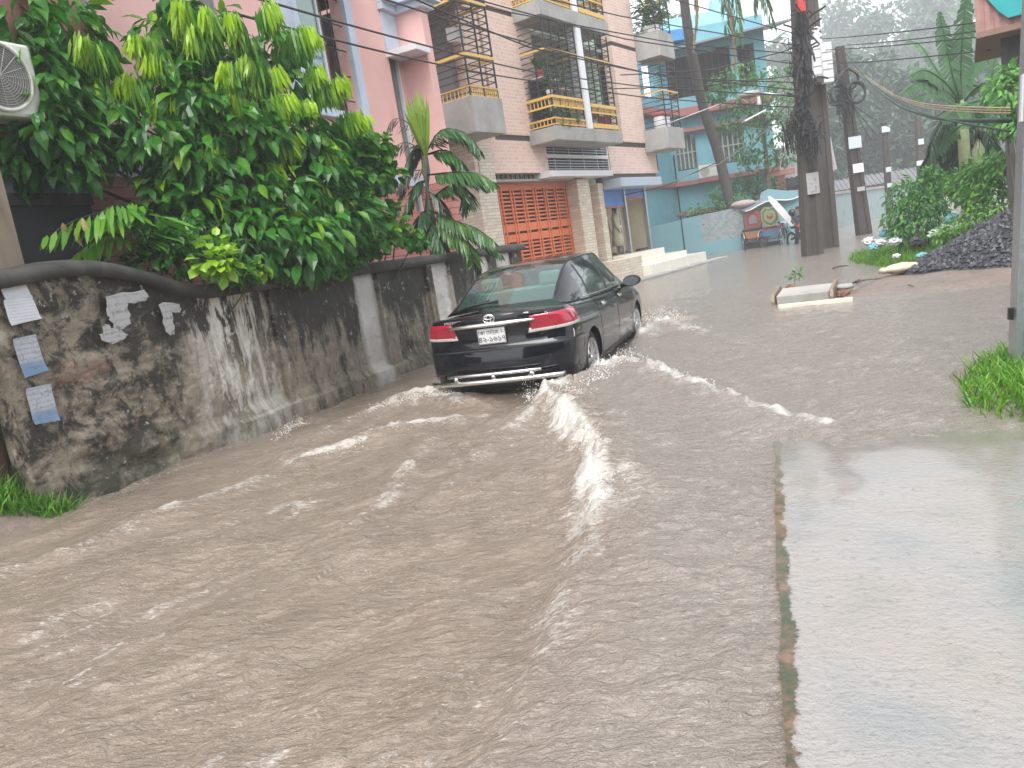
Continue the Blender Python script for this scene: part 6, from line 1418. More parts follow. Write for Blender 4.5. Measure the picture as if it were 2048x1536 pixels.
def sheet(t, q, s, w_, h, d, mat, label=None, dx=0.0):
    m = MB(); c = q * s + np.array([dx, -d, 0]); n = 5
    P = [c + np.array([w_ * (i / (n - 1) - .5), -.004 * ((i + j) % 2) - .02 * (abs(i / (n - 1) - .5) < .4), h * (j / (n - 1) - .5)]) for j in range(n) for i in range(n)]
    m.add(P, [tuple(f) for f in grid_faces(n, n)]); o = m.build('poster', mat, t, True)
    if label: o['label'] = label
p1, A1, Q1 = pole('thick weathered concrete power pole with a poster, left of the twin poles', (1625, 510), 24.7, (1594, -70), .52, .36, M_POLE, 'power poles along the lane')
sheet(p1, Q1, (2.05) / Q1[2], .36, .60, .225, M_P3, 'grey printed poster on the pole', .03)
p2, A2, Q2 = pole('thick weathered concrete power pole with white fuse boxes, right of the twin poles', (1656, 493), 27.5, (1612, -90), .56, .38, M_POLE, 'power poles along the lane')
p3, A3, Q3 = pole('leaning dark power pole with notices pasted on it', (1728, 467), 34.0, (1679, 93), .50, .28, M_POLED, 'power poles along the lane')
M_SIGN = paper('pale_notice', (0.55, 0.62, 0.68), (0.3, 0.38, 0.5), 4, 0.4)
for py, w_, h, mt, lb in ((303, .50, .44, M_SIGN, 'white square notice'), (348, .42, .34, M_P0, 'blank grey notice'), (385, .3, .16, M_P3, 'torn strip of paper')):
    z = CAM_H + (395 + .158 * 24 - py) * 34.0 / 1562; sheet(p3, Q3, (z + .05) / Q3[2], w_, h, .235, mt, lb)
p4, A4, Q4 = pole('slim far power pole with small notices, left of two beyond the fence', (1780, 430), 48, (1768, 245), .32, .24, M_POLED, 'power poles along the lane')
p5, A5, Q5 = pole('slim pale far power pole, right of two beyond the fence', (1845, 420), 46, (1836, 225), .34, .26, M_POLE, 'power poles along the lane')
for t_, q_, ss_ in ((p4, Q4, ((.93, .45, .32), (.52, .30, .26), (.36, .26, .22))), (p5, Q5, ((.72, .3, .28), (.52, .55, .24)))):
    for s, w_, h in ss_: sheet(t_, q_, s, w_, h, .15, M_SIGN)
# fuse boxes on the twin pole
for k, (px, py, lb) in enumerate(((1633, 118, 'white ribbed fuse box on the twin pole, left one'), (1652, 124, 'white ribbed fuse box on the twin pole, right one'))):
    c = atD(px, py, 27.05); o = empty('fuse_box', lb, 'fuse box', tuple(c), group='fuse boxes on the twin pole'); m = MB()
    MB().box(-.16, .16, -.12, .12, -.62, .55).build('casing', M_WHITE, o, bevel=.02)
    for z in np.arange(-.5, .5, .25): m.box(-.165, .165, -.13, -.121, z, z + .03)
    m.build('ribs', M_CONC, o)
c = atD(1634, 78, 27.1); o = empty('insulator', 'white ceramic insulator above the fuse boxes', 'insulator', tuple(c)); m = MB()
MB().rings([[(r * math.cos(a), r * math.sin(a), z) for a in np.linspace(0, 6.28, 17)[:-1]] for r, z in ((.05, -.35), (.14, -.3), (.07, -.2), (.15, -.1), (.07, 0), (.16, .1), (.07, .2), (.15, .3), (.05, .35))]).build('body', M_WHITE, o, True)
c = atD(1646, 160, 27.1); MB().box(-.42, .42, -.2, .2, -.08, .08).build('cross_plate', M_POLE, p2, loc=tuple(c - A2))
MB().box(-.10, .10, -.08, .08, -.25, .35).build('red_box', plain('red_paint', (0.5, 0.04, 0.03), 0.5), p1, loc=tuple(atD(1601, 5, 24.4) - A1))
# tangles of spare cable
def tangle(label, pts, n, spread, length, r=.014, coils=()):
    t = empty('cable_bundle', label, 'cable bundle', tuple(atD(*pts[0])), group='tangled cable bundles on the poles'); b = atD(*pts[0]); m = MB(); P = np.array([atD(*p) - b for p in pts])
    for _ in range(n):
        s = rng.uniform(0, len(P) - 1); i = min(int(s), len(P) - 2); c = P[i] + (P[i + 1] - P[i]) * (s - i) + rng.normal(0, spread, 3) * np.array([1, .6, 1.2]); q = [c]
        d = np.array([0, 0, rng.choice([-1.0, 1.0])]) * 1.6 + rng.normal(0, .28, 3)
        for k in range(5): d = d + rng.normal(0, .26, 3) - np.array([0, 0, .25]); q.append(q[-1] + d / np.linalg.norm(d) * length / 5 + np.array([0, 0, -.02]))
        m.tube(q, r, 4)
    for cx, cy, D, rad in coils:
        c = atD(cx, cy, D) - b
        for k in range(5): e = rng.normal(0, .03, 3); m.tube([c + e + np.array([rad * (1 + .05 * k) * math.cos(a), .04 * k - .1, rad * 1.15 * math.sin(a)]) for a in np.linspace(0, 6.28, 19)], r * 1.4, 4, False)
    m.build('cables', M_CABLE, t)
tangle('thick black cable tangle hanging on the left twin pole', [(1600, 215, 24.3), (1608, 250, 24.3), (1622, 285, 24.3)], 150, .13, .40, .020)
tangle('black cables running up the face of the left twin pole', [(1606, 10, 24.4), (1609, 80, 24.4), (1612, 150, 24.4), (1610, 240, 24.4)], 90, .035, .8, .026)
tangle('black cable bundle on the left side of the left twin pole', [(1590, 250, 24.4), (1585, 262, 24.4)], 70, .13, .36, .017)
tangle('black cable coils on the leaning pole', [(1678, 190, 33.6), (1685, 200, 33.6), (1695, 205, 33.6)], 100, .16, .42, .020, [(1699, 158, 33.6, .32), (1712, 186, 33.6, .33), (1676, 190, 33.6, .30)])
tangle('loose thin wires looping beside the left twin pole', [(1588, 80, 24.4), (1584, 120, 24.4), (1590, 160, 24.4)], 26, .07, .6, .008)
# overhead cables: each one a thing
def cable(pts, r, label, mat=M_CABLE, sag=.25, name='overhead_cable', grp='overhead cables'):
    P = np.array([atD(*p) for p in pts]); out = []
    for i in range(len(P) - 1):
        L_ = np.linalg.norm(P[i + 1] - P[i]); n = 14
        for k in range(n + (i == len(P) - 2)): s = k / n; out.append(P[i] + (P[i + 1] - P[i]) * s - np.array([0, 0, 4 * s * (1 - s) * sag * (L_ / 20) ** 2]))
    o = MB().tube(out, r, 5).build(name, mat, None, True); tag(o, label, 'cable', grp)
C1 = [([(480, -12, 9.8), (563, 11, 10.6), (840, 88, 14.2), (1073, 145, 20), (1275, 172, 22.5), (1592, 192, 24.5)], 'black cable across pink wall and lower cage of the beige house'),
      ([(480, 30, 9.8), (650, 75, 11.4), (840, 121, 14.2), (1073, 163, 20), (1290, 195, 22.5), (1592, 215, 24.5)], 'lowest black cable crossing the pink wall to the poles'),
      ([(720, -18, 12.4), (1000, 70, 17.0), (1290, 145, 22.5), (1592, 180, 24.5)], 'black cable crossing the upper corner cage'),
      ([(800, -15, 13.4), (1060, 95, 18), (1340, 155, 23), (1592, 165, 24.5)], 'black cable crossing the top of the corner cage'),
      ([(905, -15, 18), (1250, 78, 22), (1592, 128, 24.5)], 'black cable below the upper balcony'),
      ([(860, -8, 18), (1100, 40, 20.5), (1360, 88, 23), (1598, 108, 24.5)], 'black cable just under the upper balcony planter'),
      ([(1050, -14, 20), (1240, 32, 22), (1598, 92, 24.5)], 'topmost black cable left of the twin poles'),
      ([(1330, -6, 23), (1600, 70, 24.5)], 'short black cable at the top between coconut palm and poles'),
      ([(1240, 150, 24), (1420, 140, 25), (1560, 105, 25), (1600, 92, 24.6)], 'cable rising to the poles in front of the turquoise veranda'),
      ([(1210, 178, 24), (1400, 172, 25), (1600, 150, 24.6)], 'nearly level cable in front of the turquoise veranda')]
for pts, lb in C1: cable(pts, .016, lb)
cable([(1333, 248, 27), (1440, 208, 27), (1492, 192, 26), (1600, 140, 24.6)], .014, 'pale wire from the end balcony up to the twin poles', M_STEEL)
cable([(1345, 364, 28), (1438, 328, 27), (1504, 281, 26), (1600, 215, 24.6)], .014, 'pale wire from the shop corner up to the twin poles', M_STEEL)
cable([(1250, 390, 27), (1330, 372, 28), (1390, 345, 28), (1440, 322, 28)], .018, 'black wire sagging from the shop to the turquoise wall')
for (a, b_), lb in zip((((1640, 78), (1990, 40)), ((1645, 100), (1990, 70)), ((1650, 128), (1980, 100)), ((1695, 90), (1990, 57))), ('topmost of the thin cables right of the poles', 'second thin cable right of the poles', 'lowest of the thin level cables right of the poles', 'thin cable from the leaning pole top')):
    cable([(*a, 27.3), (*b_, 17)], .013, lb, sag=.12)
cable([(1690, 105, 33.6), (1750, 178, 27), (1800, 214, 22), (1870, 236, 15), (2020, 240, 7)], .022, 'thick dark green cable swooping to the galvanised post', M_CGREEN, .1)
cable([(1690, 120, 33.6), (1760, 180, 24), (1840, 225, 15), (1930, 247, 9), (2020, 262, 6.6)], .010, 'thin green cable below the thick one', M_CGREEN, .1)
for k in range(3): cable([(1700, 130 + 3 * k, 33.6), (1790, 190 + 2 * k, 24), (1850, 207 + 4 * k, 15), (1940, 214 + 5 * k, 9), (2020, 216 + 5 * k, 6.55)], .006, ('upper', 'middle', 'lower')[k] + ' pale orange wire running to the galvanised post', M_CORANGE, .08)
for k, (e, lb) in enumerate((((1760, 300), 'left'), ((1780, 285), 'middle'), ((1835, 270), 'right'))): cable([(1704, 208, 33.5), (*e, 47)], .02, f'black cable fanning down from the leaning pole coils, {lb} one', sag=.5)
for k in range(4): cable([(1645, 165 + 14 * k, 27.2), (1680, 180 + 8 * k, 33.4)], .012, ('top', 'second', 'third', 'bottom')[k] + ' short cable between twin pole and leaning pole', sag=.6)
# street lamps
c = atD(1500, 188, 24.4); sl_ = empty('street_lamp', 'cobra head street lamp on a thin arm left of the twin poles', 'street lamp', tuple(c)); e = atD(1592, 190, 24.6) - c
MB().tube([(.28, 0, .0), e * .5 + np.array([0, 0, .01]), e], .03, 8).build('arm', M_STEEL, sl_, True)
hd = MB().ball((0, 0, 0), (.31, .16, .10), 16, 9).build('lamp_head', plain('lamp_shell', (0.42, 0.40, 0.38), 0.4, .1), sl_, True)
MB().ball((-.03, 0, -.045), (.25, .13, .075), 14, 8).build('lens', plain('brown_lens', (0.20, 0.13, 0.12), 0.2), hd, True)
bl_ = MB().rings([[(r * math.cos(a), r * math.sin(a), z) for a in np.linspace(0, 6.28, 13)[:-1]] for r, z in ((.01, -.28), (.055, -.26), (.065, -.20), (.04, -.10), (.04, -.02))]).build('bulb', M_WHITE, sl_, True); bl_.location = tuple(atD(1517, 192, 24.4) - c)
c = atD(1508, 232, 31); o = empty('street_lamp', 'flat white lamp panel among the leaves of the slim street tree', 'street lamp', tuple(c))
MB().obox((0, 0, 0), (1, 0, .34), .85, .35, .05).build('lamp_panel', M_WHITE, o); MB().tube([(.35, .1, .12), (.8, .4, .1)], .025, 6).build('arm', M_STEEL, o)
# galvanised post at the right edge
c = atz(2033, 752, 0.02); o = empty('galvanised_post', 'galvanised steel square post standing in the grass at the right edge', 'post', (c[0] + .055, c[1], 0), -.35); o.rotation_euler = (0, .075, -.35); m = MB(); w_ = .085
prf = [(-w_, -w_), (-.04, -w_), (-.03, -w_ + .012), (.0, -w_ + .012), (.01, -w_), (w_, -w_), (w_, w_), (-w_, w_)]
m.rings([[(x, y, z) for x, y in prf] for z in (-.3, 2.72)]); m.rings([[(x * s, y * s, z) for x, y in prf] for s, z in ((1, 2.723), (.75, 2.82))])
m.build('shaft', M_STEEL, o); MB().box(-w_ - .03, -w_ - .001, -.02, .02, .42, .50).build('bolt', M_BLACK, o); MB().box(-w_ - .012, -w_, -.05, .0, 1.75, 2.05).build('cable_clip', M_WHITE, o)

# ------------------------------------------------------------------ corner building and tarpaulin, upper right
c = atD(1952, 60, 15.5); cb_ = empty('corner_shed', 'reddish tin clad upper storey corner at the top right', 'building', (c[0], c[1], 0), -.55); z0 = c[2]
m = MB()
for k in range(40):
    u = k * .13; m.box(u, u + .07, -.02, .02, z0 - .05, 8.5); m.box(u + .07, u + .13, .0, .04, z0 - .05, 8.5)
m.build('tin_wall', plain('rusty_tin', (0.36, 0.20, 0.18), 0.6, .3, 3), cb_)
MB().box(0, 5.2, -.05, 3, z0 - .14, z0 - .052).build('floor_beam', plain('brown_beam', (0.24, 0.15, 0.12), 0.8), cb_); MB().box(.35, 5, .6, .7, -.3, z0 - .15).build('lower_wall', plain('shade_darkened_wall', (0.09, 0.09, 0.095), 0.8, .3), cb_)  # lower wall coloured dark for the shade beneath the floor beam
t = MB(); rg = [[(u, -.10 - .04 * math.sin(u * 5 + z), z) for z in np.linspace(z0 + .05 + max(0, .40 - u) * 1.6, 8, 8)] for u in np.linspace(.06, 5, 40)]
tag(t.rings(rg, closed=False, caps=False).build('tarpaulin', plain('teal_tarpaulin', (0.02, 0.36, 0.38), 0.5, .12, 3, .2, 8), None, True, loc=(c[0], c[1], 0), rz=-.55), 'teal tarpaulin hanging over the tin corner at the top right', 'tarpaulin')
# ------------------------------------------------------------------ corrugated fence and tin sheds beyond the poles
M_TINB = stained('blue_grey_tin', (0.27, 0.31, 0.32), (0.13, 0.12, 0.12), .3, .6, (2.2, .3), .2, c2=(0.22, 0.34, 0.36))
fa = atz(1640, 444) * 1.0; fa = atD(1640, 430, 47) * np.array([1, 1, 0]); fb = atD(1830, 420, 66) * np.array([1, 1, 0]); fd = (fb - fa) / np.linalg.norm(fb - fa); fl_ = float(np.linalg.norm(fb - fa)); tf = math.atan2(fd[1], fd[0])
fe = empty('tin_fence', 'long stained corrugated tin fence along the flooded lane beyond the poles', 'fence', tuple(fa), tf)
u = np.linspace(0, fl_, 600); m = MB(); P = [(x, .04 * math.sin(x * 21), z) for z in (-.3, 1.85) for x in u]; n = len(u)
m.add(P, [(i, i + 1, n + i + 1, n + i) for i in range(n - 1)]); m.build('sheet', M_TINB, fe)
MB().box(0, fl_, -.08, .08, 1.85, 2.0).build('top_rail', plain('pinkish_rail', (0.36, 0.31, 0.29), .8), fe)
def shack(label, px, D, w_, h, dpt, yaw, roofm, wallm, over=.5, rise=.9):
    c = atD(*px, D); t = empty('tin_shed', label, 'shed', (c[0], c[1], 0), yaw, 'tin roofed sheds by the lane'); MB().wall(-w_ / 2, w_ / 2, -.3, h, 0, .2, [(-.5, .5, .3, h - .5)]).box(-w_ / 2, w_ / 2, 1.5, 1.6, -.3, h).build('wall', wallm, t)
    m = MB(); n = 40
    for k in range(n):
        a = -w_ / 2 - over + (w_ + 2 * over) * k / n; b_ = a + (w_ + 2 * over) / n * .97; q = .05 * (k % 2)
        m.add([(a, -over, h - .15 + q), (b_, -over, h - .15 + q), (b_, dpt / 2, h + rise + q), (a, dpt / 2, h + rise + q)], [(0, 1, 2, 3)]); m.add([(a, dpt / 2, h + rise + q), (b_, dpt / 2, h + rise + q), (b_, dpt + over, h - .15 + q), (a, dpt + over, h - .15 + q)], [(0, 1, 2, 3)])
    m.build('roof', roofm, t)
M_TINP = plain('pale_tin_roof', (0.24, 0.215, 0.225), .45, .2, 2); M_TIND = plain('dark_tin', (0.14, 0.14, 0.15), .6, .3, 3)
shack('tin shed with pale ribbed roof left of the twin poles', (1578, 380), 43, 3.6, 3.1, 4, -.35, M_TINP, M_TIND, rise=1.6)
shack('low tin shed with dull roof edge behind the leaning pole', (1700, 380), 60, 5.0, 2.3, 4, -.3, M_TIND, M_TIND, rise=.6)
shack('dark tin shed behind the far end of the fence', (1780, 380), 68, 6, 2.2, 4, -.25, M_TIND, M_TIND)
c = atD(1560, 400, 41); o = empty('brick_post', 'square orange brick post beside the turquoise house', 'post', (c[0], c[1], 0)); MB().box(-.25, .25, -.25, .25, -.3, 3.1).build('shaft', M_BRICK, o); MB().box(-.55, .75, -.3, .3, 3.1, 3.35).build('cap', plain('orange_plaster', (0.42, 0.22, 0.16), .8), o)
# shelter: grey tarpaulin on posts over the parked cycles
c = atD(1585, 470, 37.5); o = empty('tarpaulin_shelter', 'sagging grey tarpaulin shelter with white edge behind the motorcycle', 'shelter', (c[0], c[1], 0)); m = MB()
rg = [[(x, y, 2.05 + .10 * x - .18 * (1 - ((x) / 2.2) ** 2) * 0 + .10 * math.sin(x * 3 + y) + .12 * y) for y in (-.9, -.3, .3, .9)] for x in np.linspace(-2.3, 1.6, 14)]
m.rings(rg, closed=False, caps=False).build('canopy', plain('grey_tarpaulin', (0.20, 0.215, 0.24), .6, .2, 3), o, True)
m = MB(); m.tube([(r[0][0], r[0][1] - .03, r[0][2] + .01) for r in rg], .03, 6); m.build('white_hem', M_WHITE, o, True)
for x in (-2.2, 1.5): MB().tube([(x, .6, -.3), (x, .6, 2.0)], .04, 6).build('post', M_BLACK, o)
MB().box(-2.3, 1.6, 1.3, 1.4, -.3, 1.75).build('back_sheet', plain('slate_sheet', (0.17, 0.20, 0.22), .7), o)

# ------------------------------------------------------------------ people
M_SKIN = plain('brown_skin', (0.25, 0.125, 0.08), .55, .12, 14, .1)
M_HAIR = plain('black_hair', (0.012, 0.011, 0.011), .6, .2, 60, .4)
def person(label, pos, yaw, pose, sitting=False, group=None):
    """one continuous skinned body; joints come from the pose"""
    root = empty('person', label, 'person', tuple(pos), yaw, group); J = dict(pelvis=(0, 0, .93), waist=(0, 0, 1.08), chest=(0, .01, 1.29), neck=(0, .015, 1.43), jaw=(0, .045, 1.505), head=(0, .035, 1.565), crown=(0, .02, 1.64), nose=(0, .128, 1.548),
             ls=(-.17, 0, 1.37), le=(-.24, -.02, 1.10), lw=(-.25, .06, .86), rs=(.17, 0, 1.37), re=(.24, -.02, 1.10), rw=(.25, .06, .86), lh=(-.09, 0, .88), lk=(-.10, .03, .48), la=(-.10, -.02, .08), lt=(-.12, .14, .03), rh=(.09, 0, .88), rk=(.10, .03, .48), ra=(.10, -.02, .08), rt=(.12, .14, .03)); J.update(pose)
    Rr_ = dict(pelvis=.125, waist=.115, chest=.135, neck=.052, jaw=.062, head=.082, crown=.055, nose=.016, ls=.062, le=.043, lw=.028, rs=.062, re=.043, rw=.028, lh=.085, lk=.058, la=.038, lt=.03, rh=.085, rk=.058, ra=.038, rt=.03)
    vs, rs, ed, ix = [], [], [], {}
    def nd(k, p, r): ix[k] = len(vs); vs.append(tuple(p)); rs.append(r)
    for k in J: nd(k, J[k], Rr_[k])
    E_ = ['pelvis waist', 'waist chest', 'chest neck', 'neck jaw', 'jaw head', 'head crown', 'head nose', 'chest ls', 'ls le', 'le lw', 'chest rs', 'rs re', 're rw', 'pelvis lh', 'lh lk', 'lk la', 'la lt', 'pelvis rh', 'rh rk', 'rk ra', 'ra rt']
    ed = [(ix[a], ix[b_]) for a, b_ in (e.split() for e in E_)]
    for s in 'lr':
        e_, w_ = np.array(J[s + 'e']), np.array(J[s + 'w']); d = (w_ - e_) / np.linalg.norm(w_ - e_); sd = np.cross(d, (0, 0, 1.0)) if abs(d[2]) < .95 else np.array([0, 1.0, 0]); sd = sd / np.linalg.norm(sd); fw = np.cross(sd, d)
        pm = w_ + d * .07; nd(s + 'palm', pm, .030); ed.append((ix[s + 'w'], ix[s + 'palm']))
        for i, (o_, l) in enumerate(((-.027, .066), (-.009, .078), (.009, .072), (.026, .056))):
            b_ = pm + d * .025 + sd * o_; nd(f'{s}f{i}a', b_, .0095); nd(f'{s}f{i}b', b_ + d * l * .55 + fw * .008, .0085); nd(f'{s}f{i}c', b_ + d * l * .95 + fw * .028, .0075); ed += [(ix[s + 'palm'], ix[f'{s}f{i}a']), (ix[f'{s}f{i}a'], ix[f'{s}f{i}b']), (ix[f'{s}f{i}b'], ix[f'{s}f{i}c'])]
        nd(s + 'ta', w_ + d * .045 - sd * .035 + fw * .01, .010); nd(s + 'tb', w_ + d * .085 - sd * .045 + fw * .03, .0085); ed += [(ix[s + 'w'], ix[s + 'ta']), (ix[s + 'ta'], ix[s + 'tb'])]
    me = bpy.data.meshes.new('body'); me.from_pydata(vs, ed, []); t = bpy.data.objects.new('body', me); COL.objects.link(t); md = t.modifiers.new('k', 'SKIN'); md.use_smooth_shade = True
    for i, r in enumerate(rs): me.skin_vertices[0].data[i].radius = (r, r * (.82 if i in (ix['chest'], ix['waist'], ix['pelvis']) else 1)); me.skin_vertices[0].data[i].use_root = (i == ix['pelvis'])
    sb = t.modifiers.new('s', 'SUBSURF'); sb.levels = 1; sb.render_levels = 1
    m2 = bpy.data.meshes.new_from_object(t.evaluated_get(bpy.context.evaluated_depsgraph_get())); bpy.data.objects.remove(t); m2.materials.clear(); m2.materials.append(M_SKIN)
    o = bpy.data.objects.new('body', m2); COL.objects.link(o); o.parent = root
    h = np.array(J['head']); MB().rings([[(h[0] + r * 1.04 * math.cos(a), h[1] - .012 + (r * 1.12) * math.sin(a), h[2] + z + (.03 * math.sin(a) if z < .05 else 0)) for a in np.linspace(0, 6.28, 17)[:-1]] for r, z in ((.086, -.01), (.094, .03), (.088, .075), (.06, .105), (.015, .118))]).build('hair', M_HAIR, root, True)
    return root, J
def sleeve(m, J, s, f=.55, r0=.075, r1=.06):
    a, b_, c = (np.array(J[s + k]) for k in 'sew'); q = [a + (0, 0, .01), (a + b_) / 2, b_] if f <= 1 else [a + (0, 0, .01), (a + b_) / 2, b_, b_ + (c - b_) * (f - 1)]
    if f < 1: q = [a + (0, 0, .01), a + (b_ - a) * f * .6, a + (b_ - a) * f]
    m.tube(q, list(np.linspace(r0, r1, len(q))), 10)
def torso(m, J, z0, hem, top=.185, n=20):
    pl, ch = np.array(J['pelvis']), np.array(J['chest']); rg = []
    for z, wx, wy in ((z0, hem, hem * .8), ((z0 + .93) / 2, (hem + .18) / 2, (hem * .8 + .14) / 2), (.93, .182, .142), (1.10, .170, .132), (1.28, .19, .145), (1.38, top, .11), (1.425, .075, .07)):
        f = np.clip((z - pl[2]) / (ch[2] - pl[2]), -2, 1.4); c = pl + (ch - pl) * f if f > 0 else pl
        rg.append([(c[0] + wx * (1 + (.05 * math.sin(5 * a) if z < .9 else 0)) * math.cos(a), c[1] + wy * (1 + (.05 * math.sin(7 * a) if z < .9 else 0)) * math.sin(a), z) for a in np.linspace(0, 2 * math.pi, n + 1)[:-1]])
    m.rings(rg)
def legs(m, J, r=.092):
    for s in 'lr': h, k, a = (np.array(J[s + q]) for q in 'hka'); m.tube([h + (0, 0, .05), (h + k) / 2, k, (k + a) / 2, a + (0, 0, .03)], [r, r * .93, r * .78, r * .72, r * .66], 11)
fl = bp(0, 0)[2]
R1, J1 = person('man in a long cream robe standing on the shop floor by the glass door', bp(4.05, .55, .80), THB + math.pi + .45, dict(lw=(-.27, .10, .88), rk=(.10, .08, .48)))
m = MB(); torso(m, J1, .30, .27); [sleeve(m, J1, s, 1.85, .08, .055) for s in 'lr']; m.build('long_robe', plain('cream_cotton', (0.66, 0.63, 0.46), .85, .08, 8, .3, 25), R1, True)
R2, J2 = person('man in a green shirt and dark trousers half hidden by the stone pillar', bp(2.95, .50, .80), THB + math.pi - .5, {})
m = MB(); torso(m, J2, .80, .19); [sleeve(m, J2, s, .6, .08, .07) for s in 'lr']; m.build('shirt', plain('pale_green_shirt', (0.30, 0.46, 0.38), .85, .3, 16), R2, True); m = MB(); legs(m, J2); m.build('trousers', plain('dark_trousers', (0.06, 0.065, 0.09), .85), R2, True)
c = atD(1598, 478, 34.6)
R3, J3 = person('person in dark clothes standing by the red motorcycle behind the pole', (c[0] + .05, c[1], -.18), math.pi - .3, dict(lw=(-.18, .30, 1.0), rw=(.20, .32, 1.0)))
m = MB(); torso(m, J3, .80, .19); [sleeve(m, J3, s, 1.7, .08, .055) for s in 'lr']; m.build('jacket', plain('dark_teal_jacket', (0.045, 0.07, 0.08), .7), R3, True); m = MB(); legs(m, J3); m.build('trousers', plain('dark_trousers', (0.06, 0.065, 0.09), .85), R3, True)
SIT = dict(pelvis=(0, 0, .93), lh=(-.09, .05, .90), lk=(-.11, .45, .95), la=(-.11, .50, .55), lt=(-.11, .62, .52), rh=(.09, .05, .90), rk=(.11, .45, .95), ra=(.11, .50, .55), rt=(.11, .62, .52), lw=(-.12, .38, 1.12), rw=(.12, .38, 1.12), le=(-.24, .10, 1.12), re=(.24, .10, 1.12))
def incar(x, y, z=-.38): q = carxy(x, y); return (q[0], q[1], CAR_P[2] + z)
for (x, y), lb, col, zz_ in (((-.40, .50), 'passenger in an orange brown top seated at the left of the back seat', (0.40, 0.17, 0.10), -.30), ((.36, 1.32), 'driver in a pale shirt seen through the rear window', (0.45, 0.42, 0.36), -.26), ((-.36, 1.32), 'front passenger in a dark top seen through the rear window', (0.16, 0.10, 0.09), -.28), ((.34, .5), 'passenger in a cream top at the right of the back seat', (0.55, 0.52, 0.42), -.33)):
    R4, J4 = person(lb, incar(x, y, zz_), -CAR_YAW, SIT, group='people riding in the car'); m = MB(); torso(m, J4, .86, .19); [sleeve(m, J4, s, 1.5, .078, .055) for s in 'lr']; m.build('shirt', plain('car_shirt_' + lb.split()[3], col, .85, .15, 12), R4, True)

# ------------------------------------------------------------------ cycle rickshaws, motorcycle, bicycle
def spoked(name, par, c, r, nrm, mat_t=M_TYRE, n=20, tr_=.022):
    c = np.array(c, float); nrm = np.array(nrm, float); nrm /= np.linalg.norm(nrm); a = np.cross(nrm, (0, 0, 1)); a /= np.linalg.norm(a); b_ = np.array([0, 0, 1.0])
    w = MB().tube([c + r * (a * math.cos(t) + b_ * math.sin(t)) for t in np.linspace(0, 2 * math.pi, 33)], tr_, 7, False).build(name, mat_t, par, True); m = MB()
    m.tube([c + (r - .035) * (a * math.cos(t) + b_ * math.sin(t)) for t in np.linspace(0, 2 * math.pi, 33)], .013, 6, False)
    for k in range(n): t = 2 * math.pi * k / n; m.tube([c + nrm * .03 * (-1) ** k, c + (r - .035) * (a * math.cos(t) + b_ * math.sin(t))], .004, 4)
    m.tube([c - nrm * .06, c + nrm * .06], .025, 8); m.build('spokes', M_STEEL, w)
